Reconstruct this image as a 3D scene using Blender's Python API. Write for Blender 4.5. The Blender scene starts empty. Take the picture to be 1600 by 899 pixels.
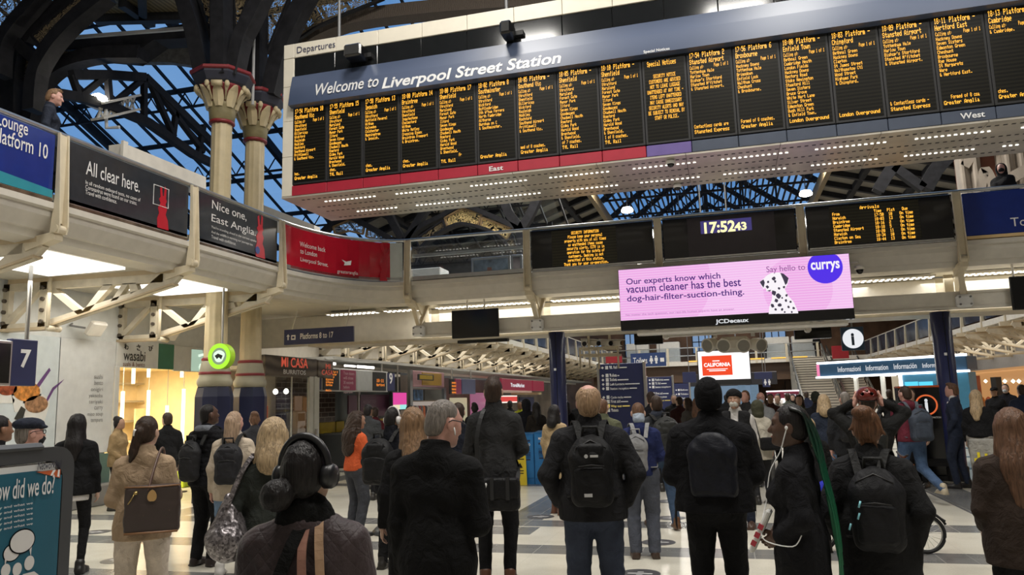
import bpy,math,random,zlib
import numpy as np
from mathutils import Vector,Matrix
random.seed(7)
SC=bpy.context.scene
COL=SC.collection
# ------------------------------------------------------------------ camera
F_PX=1200.0;CAM_H=1.70
YAW=math.radians(15.2);PITCH=math.atan(178/1200.0);ROLL=math.radians(1.66)
cf=Vector((-math.sin(YAW)*math.cos(PITCH),math.cos(YAW)*math.cos(PITCH),math.sin(PITCH)))
r0=Vector((math.cos(YAW),math.sin(YAW),0));u0=r0.cross(cf)
cr=math.cos(ROLL)*r0 - math.sin(ROLL)*u0
cu=math.cos(ROLL)*u0 +math.sin(ROLL)*r0
CAM=Vector((0,0,CAM_H))
cd=bpy.data.cameras.new('camera');cam=bpy.data.objects.new('camera',cd);COL.objects.link(cam)
cd.sensor_width=36.0;cd.lens=36.0*F_PX/1600.0;cd.clip_end=400
m=Matrix((cr,cu,-cf)).transposed().to_4x4();m.translation=CAM
cam.matrix_world=m
SC.camera=cam
def ray(x,y): return cf +(x-800)/F_PX*cr - (y-449.5)/F_PX*cu
def on(x,y,ax,v):
    """the point of the plane axis = v that is seen in the photograph at (x, y)"""
    d=ray(x,y);return CAM +d*((v-CAM[ax])/d[ax])
def onX(x,y,v): return on(x,y,0,v)
def onY(x,y,v): return on(x,y,1,v)
def onZ(x,y,v=0.0): return on(x,y,2,v)
# ------------------------------------------------------------------ world, lights, exposure
SC.view_settings.view_transform='Standard';SC.view_settings.look='None'
SC.view_settings.gamma=1.0;SC.view_settings.use_curve_mapping=False
SC.view_settings.exposure=0.0
W=bpy.data.worlds.new('dusk_sky');SC.world=W;W.use_nodes=True
wn=W.node_tree.nodes;wl=W.node_tree.links
bg=wn['Background']
tc=wn.new('ShaderNodeTexCoord');nz=wn.new('ShaderNodeTexNoise');nz.inputs['Scale'].default_value=3.0
rp=wn.new('ShaderNodeValToRGB')
rp.color_ramp.elements[0].position=.35;rp.color_ramp.elements[0].color=(.13,.30,.62,1)
rp.color_ramp.elements[1].position=.7;rp.color_ramp.elements[1].color=(.27,.46,.78,1)
wl.new(tc.outputs['Generated'],nz.inputs['Vector']);wl.new(nz.outputs['Fac'],rp.inputs['Fac'])
wl.new(rp.outputs['Color'],bg.inputs['Color']);bg.inputs['Strength'].default_value=0.95
def area(name,loc,size,energy,color=(1,.93,.80),target=None,sy=None):
    l=bpy.data.lights.new(name,'AREA');l.energy=energy;l.color=color
    l.size=size
    if sy: l.shape='RECTANGLE';l.size_y=sy
    o=bpy.data.objects.new(name,l);COL.objects.link(o);o.location=loc
    if target is not None:
        d=Vector(target)-Vector(loc);o.rotation_euler=d.to_track_quat('-Z','Y').to_euler()
    return o
# roof floodlights of the concourse
for (x,y) in ((-5,2.5),(1,2.5),(6,4),(-4,8.5),(2,8.5)):
    area('roof_floodlight',(x,y,12.5),1.6,470,(1,.96,.89))
for (x,y) in ((-4,20),(3,20),(-4,32),(4,32),(0,44),(6,46),(-4,54),(4,55)):  # the lamp before the far stairs is added to brighten them
    area('roof_floodlight',(x,y,11.0),1.6,620,(1,.95,.86))
# fluorescent light under the walkways
area('walkway_light',(-10.2,9.0,3.7),1.2,110,(1,.94,.84),(-10.2,9.0,0),8)
area('walkway_light',(-2.0,17.0,3.85),10,75,(1,.98,.92),(-2.0,17.0,0),.8)
area('walkway_light',(7.0,17.0,3.85),6,45,(1,.98,.92),(7.0,17.0,0),.8)
area('walkway_light',(-10.2,30,3.7),1.2,230,(1,.94,.84),(-10.2,30,0),24)
area('walkway_light',(11.6,34,3.7),1.2,200,(1,.94,.84),(11.6,34,0),24)
# ------------------------------------------------------------------ materials
MATS={}
def newmat(name):
    m=bpy.data.materials.new(name);m.use_nodes=True
    return m,m.node_tree.nodes,m.node_tree.links,m.node_tree.nodes['Principled BSDF']
def mat(name,col,rough=.6,metal=0.0,var=.06,vscale=6.0,bump=0.0,bscale=40.0,spec=.5):
    if name in MATS: return MATS[name]
    m,n,l,b=newmat(name)
    b.inputs['Roughness'].default_value=rough;b.inputs['Metallic'].default_value=metal
    b.inputs['Specular IOR Level'].default_value=spec
    t=n.new('ShaderNodeTexCoord')
    z=n.new('ShaderNodeTexNoise');z.inputs['Scale'].default_value=vscale;z.inputs['Detail'].default_value=4
    l.new(t.outputs['Object'],z.inputs['Vector'])
    r=n.new('ShaderNodeValToRGB')
    r.color_ramp.elements[0].position=.3;r.color_ramp.elements[1].position=.7
    r.color_ramp.elements[0].color=tuple(max(0,c*(1-var)) for c in col)+(1,)
    r.color_ramp.elements[1].color=tuple(min(1,c*(1+var)) for c in col)+(1,)
    l.new(z.outputs['Fac'],r.inputs['Fac']);l.new(r.outputs['Color'],b.inputs['Base Color'])
    if bump:
        z2=n.new('ShaderNodeTexNoise');z2.inputs['Scale'].default_value=bscale
        l.new(t.outputs['Object'],z2.inputs['Vector'])
        bp=n.new('ShaderNodeBump');bp.inputs['Strength'].default_value=bump;bp.inputs['Distance'].default_value=.02
        l.new(z2.outputs['Fac'],bp.inputs['Height']);l.new(bp.outputs['Normal'],b.inputs['Normal'])
    MATS[name]=m;return m
def emit(name,col,s=1.0):
    if name in MATS: return MATS[name]
    m,n,l,b=newmat(name)
    b.inputs['Base Color'].default_value=(0,0,0,1);b.inputs['Roughness'].default_value=.3
    b.inputs['Emission Color'].default_value=tuple(col)+(1,);b.inputs['Emission Strength'].default_value=s
    MATS[name]=m;return m
def wavemat(name,c1,c2,scale,rough=.6,bump=.3,dist=2.0,direction='X',metal=0.0):
    """two-colour streaks (hair, corrugation, wood)"""
    if name in MATS: return MATS[name]
    m,n,l,b=newmat(name)
    b.inputs['Roughness'].default_value=rough;b.inputs['Metallic'].default_value=metal
    t=n.new('ShaderNodeTexCoord');w=n.new('ShaderNodeTexWave');w.bands_direction=direction
    w.inputs['Scale'].default_value=scale;w.inputs['Distortion'].default_value=dist;w.inputs['Detail'].default_value=3
    l.new(t.outputs['Object'],w.inputs['Vector'])
    r=n.new('ShaderNodeValToRGB');r.color_ramp.elements[0].color=tuple(c1)+(1,);r.color_ramp.elements[1].color=tuple(c2)+(1,)
    l.new(w.outputs['Fac'],r.inputs['Fac']);l.new(r.outputs['Color'],b.inputs['Base Color'])
    if bump:
        bp=n.new('ShaderNodeBump');bp.inputs['Strength'].default_value=bump;bp.inputs['Distance'].default_value=.01
        l.new(w.outputs['Fac'],bp.inputs['Height']);l.new(bp.outputs['Normal'],b.inputs['Normal'])
    MATS[name]=m;return m
def filigree(name,col,scale=9.0):
    """pierced cast-iron scrollwork: open where the pattern is open"""
    m,n,l,b=newmat(name)
    b.inputs['Base Color'].default_value=tuple(col)+(1,);b.inputs['Roughness'].default_value=.5
    t=n.new('ShaderNodeTexCoord');z=n.new('ShaderNodeTexNoise');z.inputs['Scale'].default_value=scale*.30;z.inputs['Detail'].default_value=1;z.inputs['Distortion'].default_value=1.0
    l.new(t.outputs['Object'],z.inputs['Vector'])
    mu=n.new('ShaderNodeMath');mu.operation='MULTIPLY';mu.inputs[1].default_value=9.0;l.new(z.outputs['Fac'],mu.inputs[0])
    pp=n.new('ShaderNodeMath');pp.operation='PINGPONG';pp.inputs[1].default_value=.5;l.new(mu.outputs[0],pp.inputs[0])
    g=n.new('ShaderNodeMath');g.operation='GREATER_THAN';g.inputs[1].default_value=.21;l.new(pp.outputs[0],g.inputs[0])
    tr=n.new('ShaderNodeBsdfTransparent');ms=n.new('ShaderNodeMixShader')
    l.new(g.outputs[0],ms.inputs['Fac']);l.new(b.outputs['BSDF'],ms.inputs[1]);l.new(tr.outputs['BSDF'],ms.inputs[2])
    l.new(ms.outputs['Shader'],n['Material Output'].inputs['Surface'])
    return m
def glass(name,col=(.9,.95,1),refl=.10,tint=.92):
    m,n,l,b=newmat(name)
    tr=n.new('ShaderNodeBsdfTransparent');tr.inputs['Color'].default_value=tuple(c*tint for c in col)+(1,)
    gl=n.new('ShaderNodeBsdfGlossy');gl.inputs['Roughness'].default_value=.03
    ms=n.new('ShaderNodeMixShader');ms.inputs['Fac'].default_value=refl
    l.new(tr.outputs['BSDF'],ms.inputs[1]);l.new(gl.outputs['BSDF'],ms.inputs[2])
    l.new(ms.outputs['Shader'],n['Material Output'].inputs['Surface'])
    return m
CREAM=mat('cream_paint',(.66,.58,.43),.45,bump=.05)
CREAMD=mat('cream_steel',(.60,.54,.42),.45,var=.12)
STONEW=mat('white_cladding',(.76,.72,.64),.35)
PANELW=mat('white_panel',(.72,.74,.73),.3)
NAVY=mat('navy_column_paint',(.016,.022,.085),.35)
NAVYP=mat('navy_plinth_paint',(.010,.013,.040),.4)
SIGNB=mat('sign_navy',(.028,.035,.105),.35)
BLACK=mat('black_gloss',(.008,.008,.009),.12)
MBLACK=mat('black_matt',(.012,.012,.013),.6)
STEEL=mat('brushed_steel',(.55,.55,.53),.28,.9)
GREYM=mat('grey_metal',(.25,.25,.25),.45,.3)
IRON=mat('dark_ironwork',(.016,.016,.019),.7,var=.3,spec=.25)
IRONG=mat('slate_ironwork',(.04,.042,.05),.6,var=.2)
RED=mat('dark_red_paint',(.22,.02,.025),.45)
WHITE=mat('white_letter',(.85,.85,.85),.5)
WHITEE=emit('white_letter_lit',(.9,.92,.95),.75)
AMBER=emit('amber_led',(1.0,.47,.045),1.9)
LEDW=emit('white_led',(1,.96,.88),4.0)
GLASS=glass('clear_glass')
ROOFG=glass('roof_glass',(.85,.95,1),.06,.95)
FILI=filigree('pierced_scrollwork',(.26,.20,.115),13.0)
FILIG=filigree('lit_gold_scrollwork',(.66,.50,.22),12.0)  # panels standing in light: their brightness is put into the gold colour
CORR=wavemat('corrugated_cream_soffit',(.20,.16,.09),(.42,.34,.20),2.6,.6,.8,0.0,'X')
BEIGE=mat('beige_roof_board',(.20,.18,.145),.7,var=.1)
# ------------------------------------------------------------------ mesh helpers
class MB:
    def __init__(s): s.v=[];s.f=[];s.mi=[];s.ms=[];s.cur=0
    def m(s,material):
        if material not in s.ms: s.ms.append(material)
        s.cur=s.ms.index(material);return s
    def face(s,pts):
        i=len(s.v);s.v +=[tuple(p) for p in pts];s.f.append(tuple(range(i,i+len(pts))));s.mi.append(s.cur)
    def add(s,vs,fs):
        i=len(s.v);s.v +=[tuple(p) for p in vs]
        for f in fs: s.f.append(tuple(i+k for k in f));s.mi.append(s.cur)
    def box(s,c,size,ax=None,bev=0.0):
        c=Vector(c);hx,hy,hz=size[0]/2,size[1]/2,size[2]/2
        X,Y,Z=ax if ax else (Vector((1,0,0)),Vector((0,1,0)),Vector((0,0,1)))
        if bev > 0:
            b=min(bev,hx*.9,hy*.9,hz*.9)
            import itertools
            vs=[];idx={}
            for sx,sy,sz in itertools.product((-1,1),repeat=3):
                for k in range(3):
                    h=[hx-b,hy-b,hz-b];h[k] +=b
                    idx[(sx,sy,sz,k)]=len(vs);vs.append(c+X*(sx*h[0])+Y*(sy*h[1])+Z*(sz*h[2]))
            fs=[]
            def q(a): fs.append(tuple(a))
            for sg in (-1,1):
                o=((-1,-1),(1,-1),(1,1),(-1,1))
                q([idx[(sg,a,b_,0)] for a,b_ in (o if sg > 0 else o[::-1])])
                q([idx[(a,sg,b_,1)] for a,b_ in (o[::-1] if sg > 0 else o)])
                q([idx[(a,b_,sg,2)] for a,b_ in (o if sg > 0 else o[::-1])])
            for a in (-1,1):
                for b_ in (-1,1):
                    q([idx[(-1,a,b_,1)],idx[(1,a,b_,1)],idx[(1,a,b_,2)],idx[(-1,a,b_,2)]])
                    q([idx[(a,-1,b_,0)],idx[(a,1,b_,0)],idx[(a,1,b_,2)],idx[(a,-1,b_,2)]])
                    q([idx[(a,b_,-1,0)],idx[(a,b_,1,0)],idx[(a,b_,1,1)],idx[(a,b_,-1,1)]])
            for sx,sy,sz in itertools.product((-1,1),repeat=3): q([idx[(sx,sy,sz,k)] for k in range(3)])
            s.add(vs,fs);return s
        vs=[c+X*(a*hx)+Y*(b*hy)+Z*(d*hz) for d in (-1,1) for b in (-1,1) for a in (-1,1)]
        s.add(vs,[(0,2,3,1),(4,5,7,6),(0,1,5,4),(2,6,7,3),(0,4,6,2),(1,3,7,5)]);return s
    def b2(s,p,q,bev=0.0):
        p,q=Vector(p),Vector(q)
        return s.box((p+q)/2,(abs(q.x-p.x),abs(q.y-p.y),abs(q.z-p.z)),None,bev)
    def prism(s,pts,d):
        """extrude a polygon (3-D points) by the vector d"""
        n=len(pts);d=Vector(d);P=[Vector(p) for p in pts]
        s.add(P+[p+d for p in P],[tuple(range(n))[::-1],tuple(range(n,2*n))]+[(i,(i+1) % n,n+(i+1) % n,n+i) for i in range(n)]);return s
    def beam(s,a,b,w,h,up=(0,0,1)):
        a,b=Vector(a),Vector(b);z=(b-a);L=z.length;z.normalize()
        up=Vector(up)
        if abs(z.dot(up)) > .98: up=Vector((0,1,0))
        x=z.cross(up).normalized();y=x.cross(z).normalized()
        return s.box((a+b)/2,(w,h,L),(x,y,z))
    def cyl(s,a,b,r1,r2=None,n=16,caps=True):
        r2=r1 if r2 is None else r2
        a,b=Vector(a),Vector(b);z=(b-a).normalized()
        t=Vector((1,0,0)) if abs(z.x) < .9 else Vector((0,1,0))
        x=z.cross(t).normalized();y=z.cross(x)
        vs=[]
        for p,r in ((a,r1),(b,r2)):
            for i in range(n):
                q=2*math.pi*i/n;vs.append(p+x*(r*math.cos(q))+y*(r*math.sin(q)))
        fs=[(i,(i+1) % n,n+(i+1) % n,n+i) for i in range(n)]
        if caps: fs +=[tuple(range(n))[::-1],tuple(range(n,2*n))]
        s.add(vs,fs);return s
    def tube(s,pts,r,n=8,closed=False):
        P=[Vector(p) for p in pts];k=len(P);vs=[]
        up=Vector((.13,.21,.97)).normalized()
        for i in range(k):
            t=(P[(i+1) % k]-P[i-1]) if closed else (P[min(i+1,k-1)]-P[max(i-1,0)])
            t.normalize();u=up
            if abs(t.dot(u)) > .97: u=Vector((1,.1,0)).normalized()
            x=t.cross(u).normalized();y=x.cross(t)
            rr=r[i] if isinstance(r,(list,tuple)) else r
            for j in range(n):
                q=2*math.pi*j/n;vs.append(P[i]+x*(rr*math.cos(q))+y*(rr*math.sin(q)))
        fs=[]
        for i in range(k if closed else k-1):
            a,b=i*n,((i+1) % k)*n
            fs +=[(a+j,a+(j+1) % n,b+(j+1) % n,b+j) for j in range(n)]
        if not closed: fs +=[tuple(range(n))[::-1],tuple((k-1)*n+j for j in range(n))]
        s.add(vs,fs);return s
    def lathe(s,prof,c,n=24,ax=None,squash=1.0):
        c=Vector(c);X,Y,Z=ax if ax else (Vector((1,0,0)),Vector((0,1,0)),Vector((0,0,1)))
        vs=[]
        for r,z in prof:
            for i in range(n):
                q=2*math.pi*i/n;vs.append(c+X*(r*math.cos(q))+Y*(r*math.sin(q)*squash)+Z*z)
        fs=[]
        for k in range(len(prof)-1):
            a,b=k*n,(k+1)*n
            fs +=[(a+i,a+(i+1) % n,b+(i+1) % n,b+i) for i in range(n)]
        fs +=[tuple(range(n))[::-1],tuple((len(prof)-1)*n+i for i in range(n))]
        s.add(vs,fs);return s
    def strip(s,pts,w,d,wdir=None,normal=(0,1,0)):
        """a band of rectangular section along pts lying in a plane with the given normal: w in the plane, d along the normal"""
        P=[Vector(p) for p in pts];nn=Vector(normal).normalized();vs=[];k=len(P)
        for i in range(k):
            t=(P[min(i+1,k-1)]-P[max(i-1,0)]).normalized();x=t.cross(nn).normalized()
            ww=w[i] if isinstance(w,(list,tuple)) else w
            for a,b in ((-1,-1),(1,-1),(1,1),(-1,1)): vs.append(P[i]+x*(a*ww/2)+nn*(b*d/2))
        fs=[(3,2,1,0),tuple(4*(k-1)+j for j in range(4))]
        for i in range(k-1):
            a,b=4*i,4*i+4
            fs +=[(a+j,a+(j+1) % 4,b+(j+1) % 4,b+j) for j in range(4)]
        s.add(vs,fs);return s
    def build(s,name,material=None,parent=None,smooth=False,off=None):
        me=bpy.data.meshes.new(name);me.from_pydata(s.v,[],s.f)
        ms=s.ms if s.ms else [material or MBLACK]
        for q in ms: me.materials.append(q)
        if s.ms: me.polygons.foreach_set('material_index',s.mi)
        if smooth: me.polygons.foreach_set('use_smooth',[True]*len(me.polygons))
        me.update()
        o=bpy.data.objects.new(name,me);COL.objects.link(o)
        if parent is not None:
            o.parent=parent;o.matrix_parent_inverse=Matrix.Translation(-gloc(parent))
        return o
def gloc(o):
    l=Vector((0,0,0))
    if o.type =='EMPTY': l=Vector(o.location)
    return l
def tag(o,label,cat,group=None,kind=None):
    if label: o['label']=label
    if cat: o['category']=cat
    if group: o['group']=group
    if kind: o['kind']=kind
    return o
def thing(name,label,cat,loc=(0,0,0),group=None):
    o=bpy.data.objects.new(name,None);COL.objects.link(o);o.location=loc;o.empty_display_size=.1
    return tag(o,label,cat,group)
def sub(mb,name,parent,material=None,smooth=False):
    """a sub-part: parent is a mesh whose vertices are in world coordinates"""
    o=mb.build(name,material,None,smooth);o.parent=parent;return o
def struct(o): o['kind']='structure';return o
# ------------------------------------------------------------------ lettering
def text(s,size,loc,right,up,material,name,parent,width=None,align='LEFT',bold=0.0,shear=0.0,depth=.004,lines=1.0,issub=False,height=None):
    cu_=bpy.data.curves.new('t','FONT');cu_.body=s;cu_.size=1.0;cu_.align_x=align;cu_.shear=shear
    cu_.offset=bold;cu_.space_line=lines;cu_.resolution_u=3
    ob=bpy.data.objects.new('t',cu_)
    me=bpy.data.meshes.new_from_object(ob)
    bpy.data.objects.remove(ob);bpy.data.curves.remove(cu_)
    n=len(me.vertices);co=np.empty(n*3,dtype=np.float64);me.vertices.foreach_get('co',co);co=co.reshape(-1,3)
    w=co[:,0].max()-co[:,0].min();sx=sy=size
    if width: sx=width/w
    if height: sy=height/(co[:,1].max()-co[:,1].min())
    R,U=Vector(right).normalized(),Vector(up).normalized();N=R.cross(U)
    L=np.array(loc)
    out=L+np.outer(co[:,0]*sx,np.array(R))+np.outer(co[:,1]*sy,np.array(U))+np.array(N)*depth
    me.vertices.foreach_set('co',out.reshape(-1));me.update()
    me.materials.clear();me.materials.append(material)
    o=bpy.data.objects.new(name,me);COL.objects.link(o)
    if parent is not None:
        o.parent=parent
        if not issub: o.matrix_parent_inverse=Matrix.Translation(-gloc(parent))
    return o
FONT5=bytes.fromhex(
 '0000000000' '00005F0000' '0007000700' '147F147F14' '242A7F2A12' '2313086462' '3649562050' '0008070300' '001C224100' '0041221C00'
 '2A1C7F1C2A' '08083E0808' '0080703000' '0808080808' '0000606000' '2010080402' '3E5149453E' '00427F4000' '7249494946' '2141494D33'
 '1814127F10' '2745454539' '3C4A494931' '4121110907' '3649494936' '464949291E' '0000140000' '0040340000' '0008142241' '1414141414'
 '0041221408' '0201590906' '3E415D594E' '7C1211127C' '7F49494936' '3E41414122' '7F4141413E' '7F49494941' '7F09090901' '3E41415173'
 '7F0808087F' '00417F4100' '2040413F01' '7F08142241' '7F40404040' '7F021C027F' '7F0408107F' '3E4141413E' '7F09090906' '3E4151215E'
 '7F09192946' '2649494932' '03017F0103' '3F4040403F' '1F2040201F' '3F4038403F' '6314081463' '0304780403' '6159494D43' '007F414141'
 '0204081020' '004141417F' '0402010204' '4040404040' '0003070800' '2054547840' '7F28444438' '3844444428' '384444287F' '3854545418'
 '00087E0902' '18A4A49C78' '7F08040478' '00447D4000' '2040403D00' '7F10284400' '00417F4000' '7C04780478' '7C08040478' '3844444438'
 'FC18242418' '18242418FC' '7C08040408' '4854545424' '04043F4424' '3C4040207C' '1C2040201C' '3C4030403C' '4428102844' '4C9090907C' '4464544C44')
def led(mb,s,org,right,up,px,py,bold=1.0):
    """dot-matrix lettering: lit bars of a 5 x 8 matrix"""
    org,R,U=Vector(org),Vector(right),Vector(up)
    for ci,ch in enumerate(s):
        k=ord(ch)-32
        if k <=0 or k*5+5 > len(FONT5): continue
        g=FONT5[k*5:k*5+5]
        for row in range(8):
            c=0
            while c < 5:
                if g[c] >> row & 1:
                    e=c
                    while e < 5 and g[e] >> row & 1: e +=1
                    x0,x1=(ci*6+c)*px,(ci*6+e-1+bold)*px
                    y1=-row*py;y0=y1-py*.86
                    mb.face([org+R*x0+U*y0,org+R*x1+U*y0,org+R*x1+U*y1,org+R*x0+U*y1])
                    c=e
                else: c +=1
EX,EY,EZ=Vector((1,0,0)),Vector((0,1,0)),Vector((0,0,1))
def ease(a,b,n): return [a+(b-a)*i/n for i in range(n+1)]

def dup(src,loc=None,rz=None):
    """a copy of a thing with copies of its parts and sub-parts"""
    r=src.copy();COL.objects.link(r)
    if loc is not None: r.location=loc
    if rz is not None: r.rotation_euler=(0,0,rz)
    for ch in list(src.children):
        c=ch.copy();COL.objects.link(c);c.parent=r;c.matrix_parent_inverse=ch.matrix_parent_inverse.copy()
        for g in list(ch.children):
            d=g.copy();COL.objects.link(d);d.parent=c;d.matrix_parent_inverse=g.matrix_parent_inverse.copy()
    return r
# ================================================================== the hall
def floor_material():
    m,n,l,b=newmat('terrazzo_floor')
    g=n.new('ShaderNodeNewGeometry');sp=n.new('ShaderNodeSeparateXYZ');l.new(g.outputs['Position'],sp.inputs[0])
    def M(op,a,c=None,cl=False):
        k=n.new('ShaderNodeMath');k.operation=op;k.use_clamp=cl
        for i,q in enumerate((a,c)):
            if q is None: continue
            if isinstance(q,(int,float)): k.inputs[i].default_value=q
            else: l.new(q,k.inputs[i])
        return k.outputs[0]
    x,y=sp.outputs[0],sp.outputs[1]
    def band(s,c,h): return M('LESS_THAN',M('ABSOLUTE',M('SUBTRACT',s,c)),h)
    def rep(s,c,p,h): return M('LESS_THAN',M('ABSOLUTE',M('SUBTRACT',M('FRACT',M('ADD',M('DIVIDE',M('SUBTRACT',s,c),p),100.5)),.5)),h/p)
    gb=M('MAXIMUM',band(y,8.97,.26),band(y,10.82,.27))
    gb=M('MAXIMUM',gb,M('MULTIPLY',rep(y,15.65,3.15,.26),M('GREATER_THAN',y,13.5)))
    gb=M('MAXIMUM',gb,M('MULTIPLY',rep(y,5.2,1.85,.26),M('LESS_THAN',y,8)))
    nb=M('MULTIPLY',M('MAXIMUM',band(x,-2.96,.29),band(x,3.45,.33)),M('GREATER_THAN',y,11.1))
    nb=M('MAXIMUM',nb,M('MULTIPLY',M('MAXIMUM',band(x,-9.0,.3),band(x,9.3,.3)),M('GREATER_THAN',y,11.1)))
    tri=M('MULTIPLY',M('MULTIPLY',band(x,-3.1,.55),band(y,10.2,.3)),1.0)
    dark=M('MAXIMUM',M('MAXIMUM',gb,nb),tri,True)
    j=M('MAXIMUM',M('MULTIPLY',rep(x,-2.22,.60,.006),dark),M('MAXIMUM',M('MULTIPLY',rep(x,-2.22,.9,.004),.6),M('MULTIPLY',rep(y,9.9,.93,.004),.6)))
    nz1=n.new('ShaderNodeTexNoise');nz1.inputs['Scale'].default_value=3.0;nz1.inputs['Detail'].default_value=6
    nz2=n.new('ShaderNodeTexNoise');nz2.inputs['Scale'].default_value=55.0;nz2.inputs['Detail'].default_value=3
    l.new(g.outputs['Position'],nz1.inputs['Vector']);l.new(g.outputs['Position'],nz2.inputs['Vector'])
    def ramp(fac,a,c):
        r=n.new('ShaderNodeValToRGB');r.color_ramp.elements[0].position=.3;r.color_ramp.elements[1].position=.7
        r.color_ramp.elements[0].color=a+(1,);r.color_ramp.elements[1].color=c+(1,);l.new(fac,r.inputs['Fac']);return r.outputs['Color']
    fac=M('ADD',M('MULTIPLY',nz1.outputs['Fac'],.5),M('MULTIPLY',nz2.outputs['Fac'],.5))
    cA=ramp(fac,(.56,.53,.44),(.70,.67,.58));cB=ramp(fac,(.14,.14,.135),(.20,.20,.195))
    mx=n.new('ShaderNodeMixRGB');l.new(dark,mx.inputs['Fac']);l.new(cA,mx.inputs[1]);l.new(cB,mx.inputs[2])
    m2=n.new('ShaderNodeMixRGB');l.new(M('MULTIPLY',j,.55),m2.inputs['Fac']);l.new(mx.outputs[0],m2.inputs[1]);m2.inputs[2].default_value=(.45,.44,.40,1)
    l.new(m2.outputs[0],b.inputs['Base Color'])
    b.inputs['Roughness'].default_value=.22;b.inputs['Specular IOR Level'].default_value=.45
    return m
FLOORM=floor_material()
q=MB();q.b2((-30,-4,-.1),(30,70,0));struct(q.build('floor',FLOORM))
XW,XB,YB=-11.7,-8.2,15.7          # wall, walkway edge on the west side; walkway edge across the hall
PY=[5.2,7.8,10.4,13.0]             # posts of the west walkway
PX=[-6.65,-3.9,-1.13,1.63,4.38,7.13]
ZF,ZG,ZH=4.2,4.42,5.35
# -------- walls
q=MB();q.b2((XW-.2,-2,0),(XW,12.55,4.0));q.b2((XW-.2,12.55,2.62),(XW,15.5,4.0));struct(q.build('wall_west',PANELW))
q=MB();q.b2((XW-.2,22,2.9),(XW,62,4.0));struct(q.build('wall_west_far',STONEW))
BRICK=mat('brown_brick',(.16,.085,.045),.8,var=.35,vscale=1.2)
q=MB();q.b2((-30,66,0),(30,66.4,16));struct(q.build('wall_north',BRICK))
q=MB();q.b2((13,18,2.62),(13.3,62,4.1));struct(q.build('wall_east',mat('grey_fascia',(.34,.33,.33),.5)))
q=MB();q.b2((-30,-4,0),(30,-3.8,15));struct(q.build('wall_south',mat('dim_wall',(.25,.23,.2),.8)))
q=MB();q.b2((29.8,-4,0),(30,66,16));struct(q.build('wall_outer_east',mat('dim_wall',(.25,.23,.2),.8)))
q=MB();q.b2((-30,-4,0),(-29.8,16,14));struct(q.build('wall_outer_west',mat('dim_wall',(.25,.23,.2),.8)))
# -------- walkways: slab and moulded fascia swept along the edge
def sweep(path,prof,closed_prof=False):
    """prof: (inward offset, z); path: list of (x, y, nx, ny) with n pointing into the walkway"""
    vs=[];fs=[];k=len(prof)
    for (x,y,nx,ny) in path:
        for (o,z) in prof: vs.append((x+nx*o,y+ny*o,z))
    for i in range(len(path)-1):
        for j in range(k-1):
            a=i*k+j;b=a+k;fs.append((a,b,b+1,a+1))
    return vs,fs
edge=[(XB,y,-1,0) for y in (-1,5,10,13.0)]
for i in range(1,12):
    t=math.pi/2*i/12
    n_=Vector((-math.cos(t)/1.55,math.sin(t)/2.7)).normalized()
    edge.append((-6.65-1.55*math.cos(t),13+2.7*math.sin(t),n_.x,n_.y))
edge +=[(x,YB,0,1) for x in (-6.65,-3.9,0,4.4,9,14)]
prof=[(.02,ZG),(-.03,ZG-.02),(-.03,ZG-.10),(.02,ZG-.12),(.03,ZG-.2),(.16,ZG-.36),(.2,ZG-.37),(.26,ZG-.46),(.55,ZG-.5),(.57,ZG-.42),(.75,ZG-.42)]
q=MB();q.add(*sweep(edge,prof));o=q.build('walkway_fascia',mat('walkway_fascia_paint',(.60,.565,.50),.4,var=.05));struct(o)
q=MB();q.add(*sweep(edge,[(.05,ZG-.06),(3.4,ZG-.06)]));q.add(*sweep(edge,[(.7,ZG-.44),(3.4,ZG-.44)]))
struct(q.build('walkway_slab',mat('walkway_soffit_paint',(.55,.52,.44),.5)))
q=MB();q.b2((-12,12.2,4.0),(-9.6,22,4.1));q.b2((-9.6,17.5,4.0),(-6.6,22,4.1));struct(q.build('ceiling_corner',STONEW))
q=MB();q.b2((-9,18.9,4.1),(14,20.3,4.36));struct(q.build('walkway_slab_north',STONEW))
SOFL=emit('soffit_light_panel',(1,.96,.88),1.7)
for y0,y1 in ((5.6,7.3),(8.2,9.9),(10.8,12.5)):
    q=MB();q.b2((-10.5,y0,3.93),(-9.0,y1,3.97));o=q.build('ceiling_light',SOFL)
    tag(o,'white light panel in the soffit of the west walkway','ceiling light','light panels under the west walkway')
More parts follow.
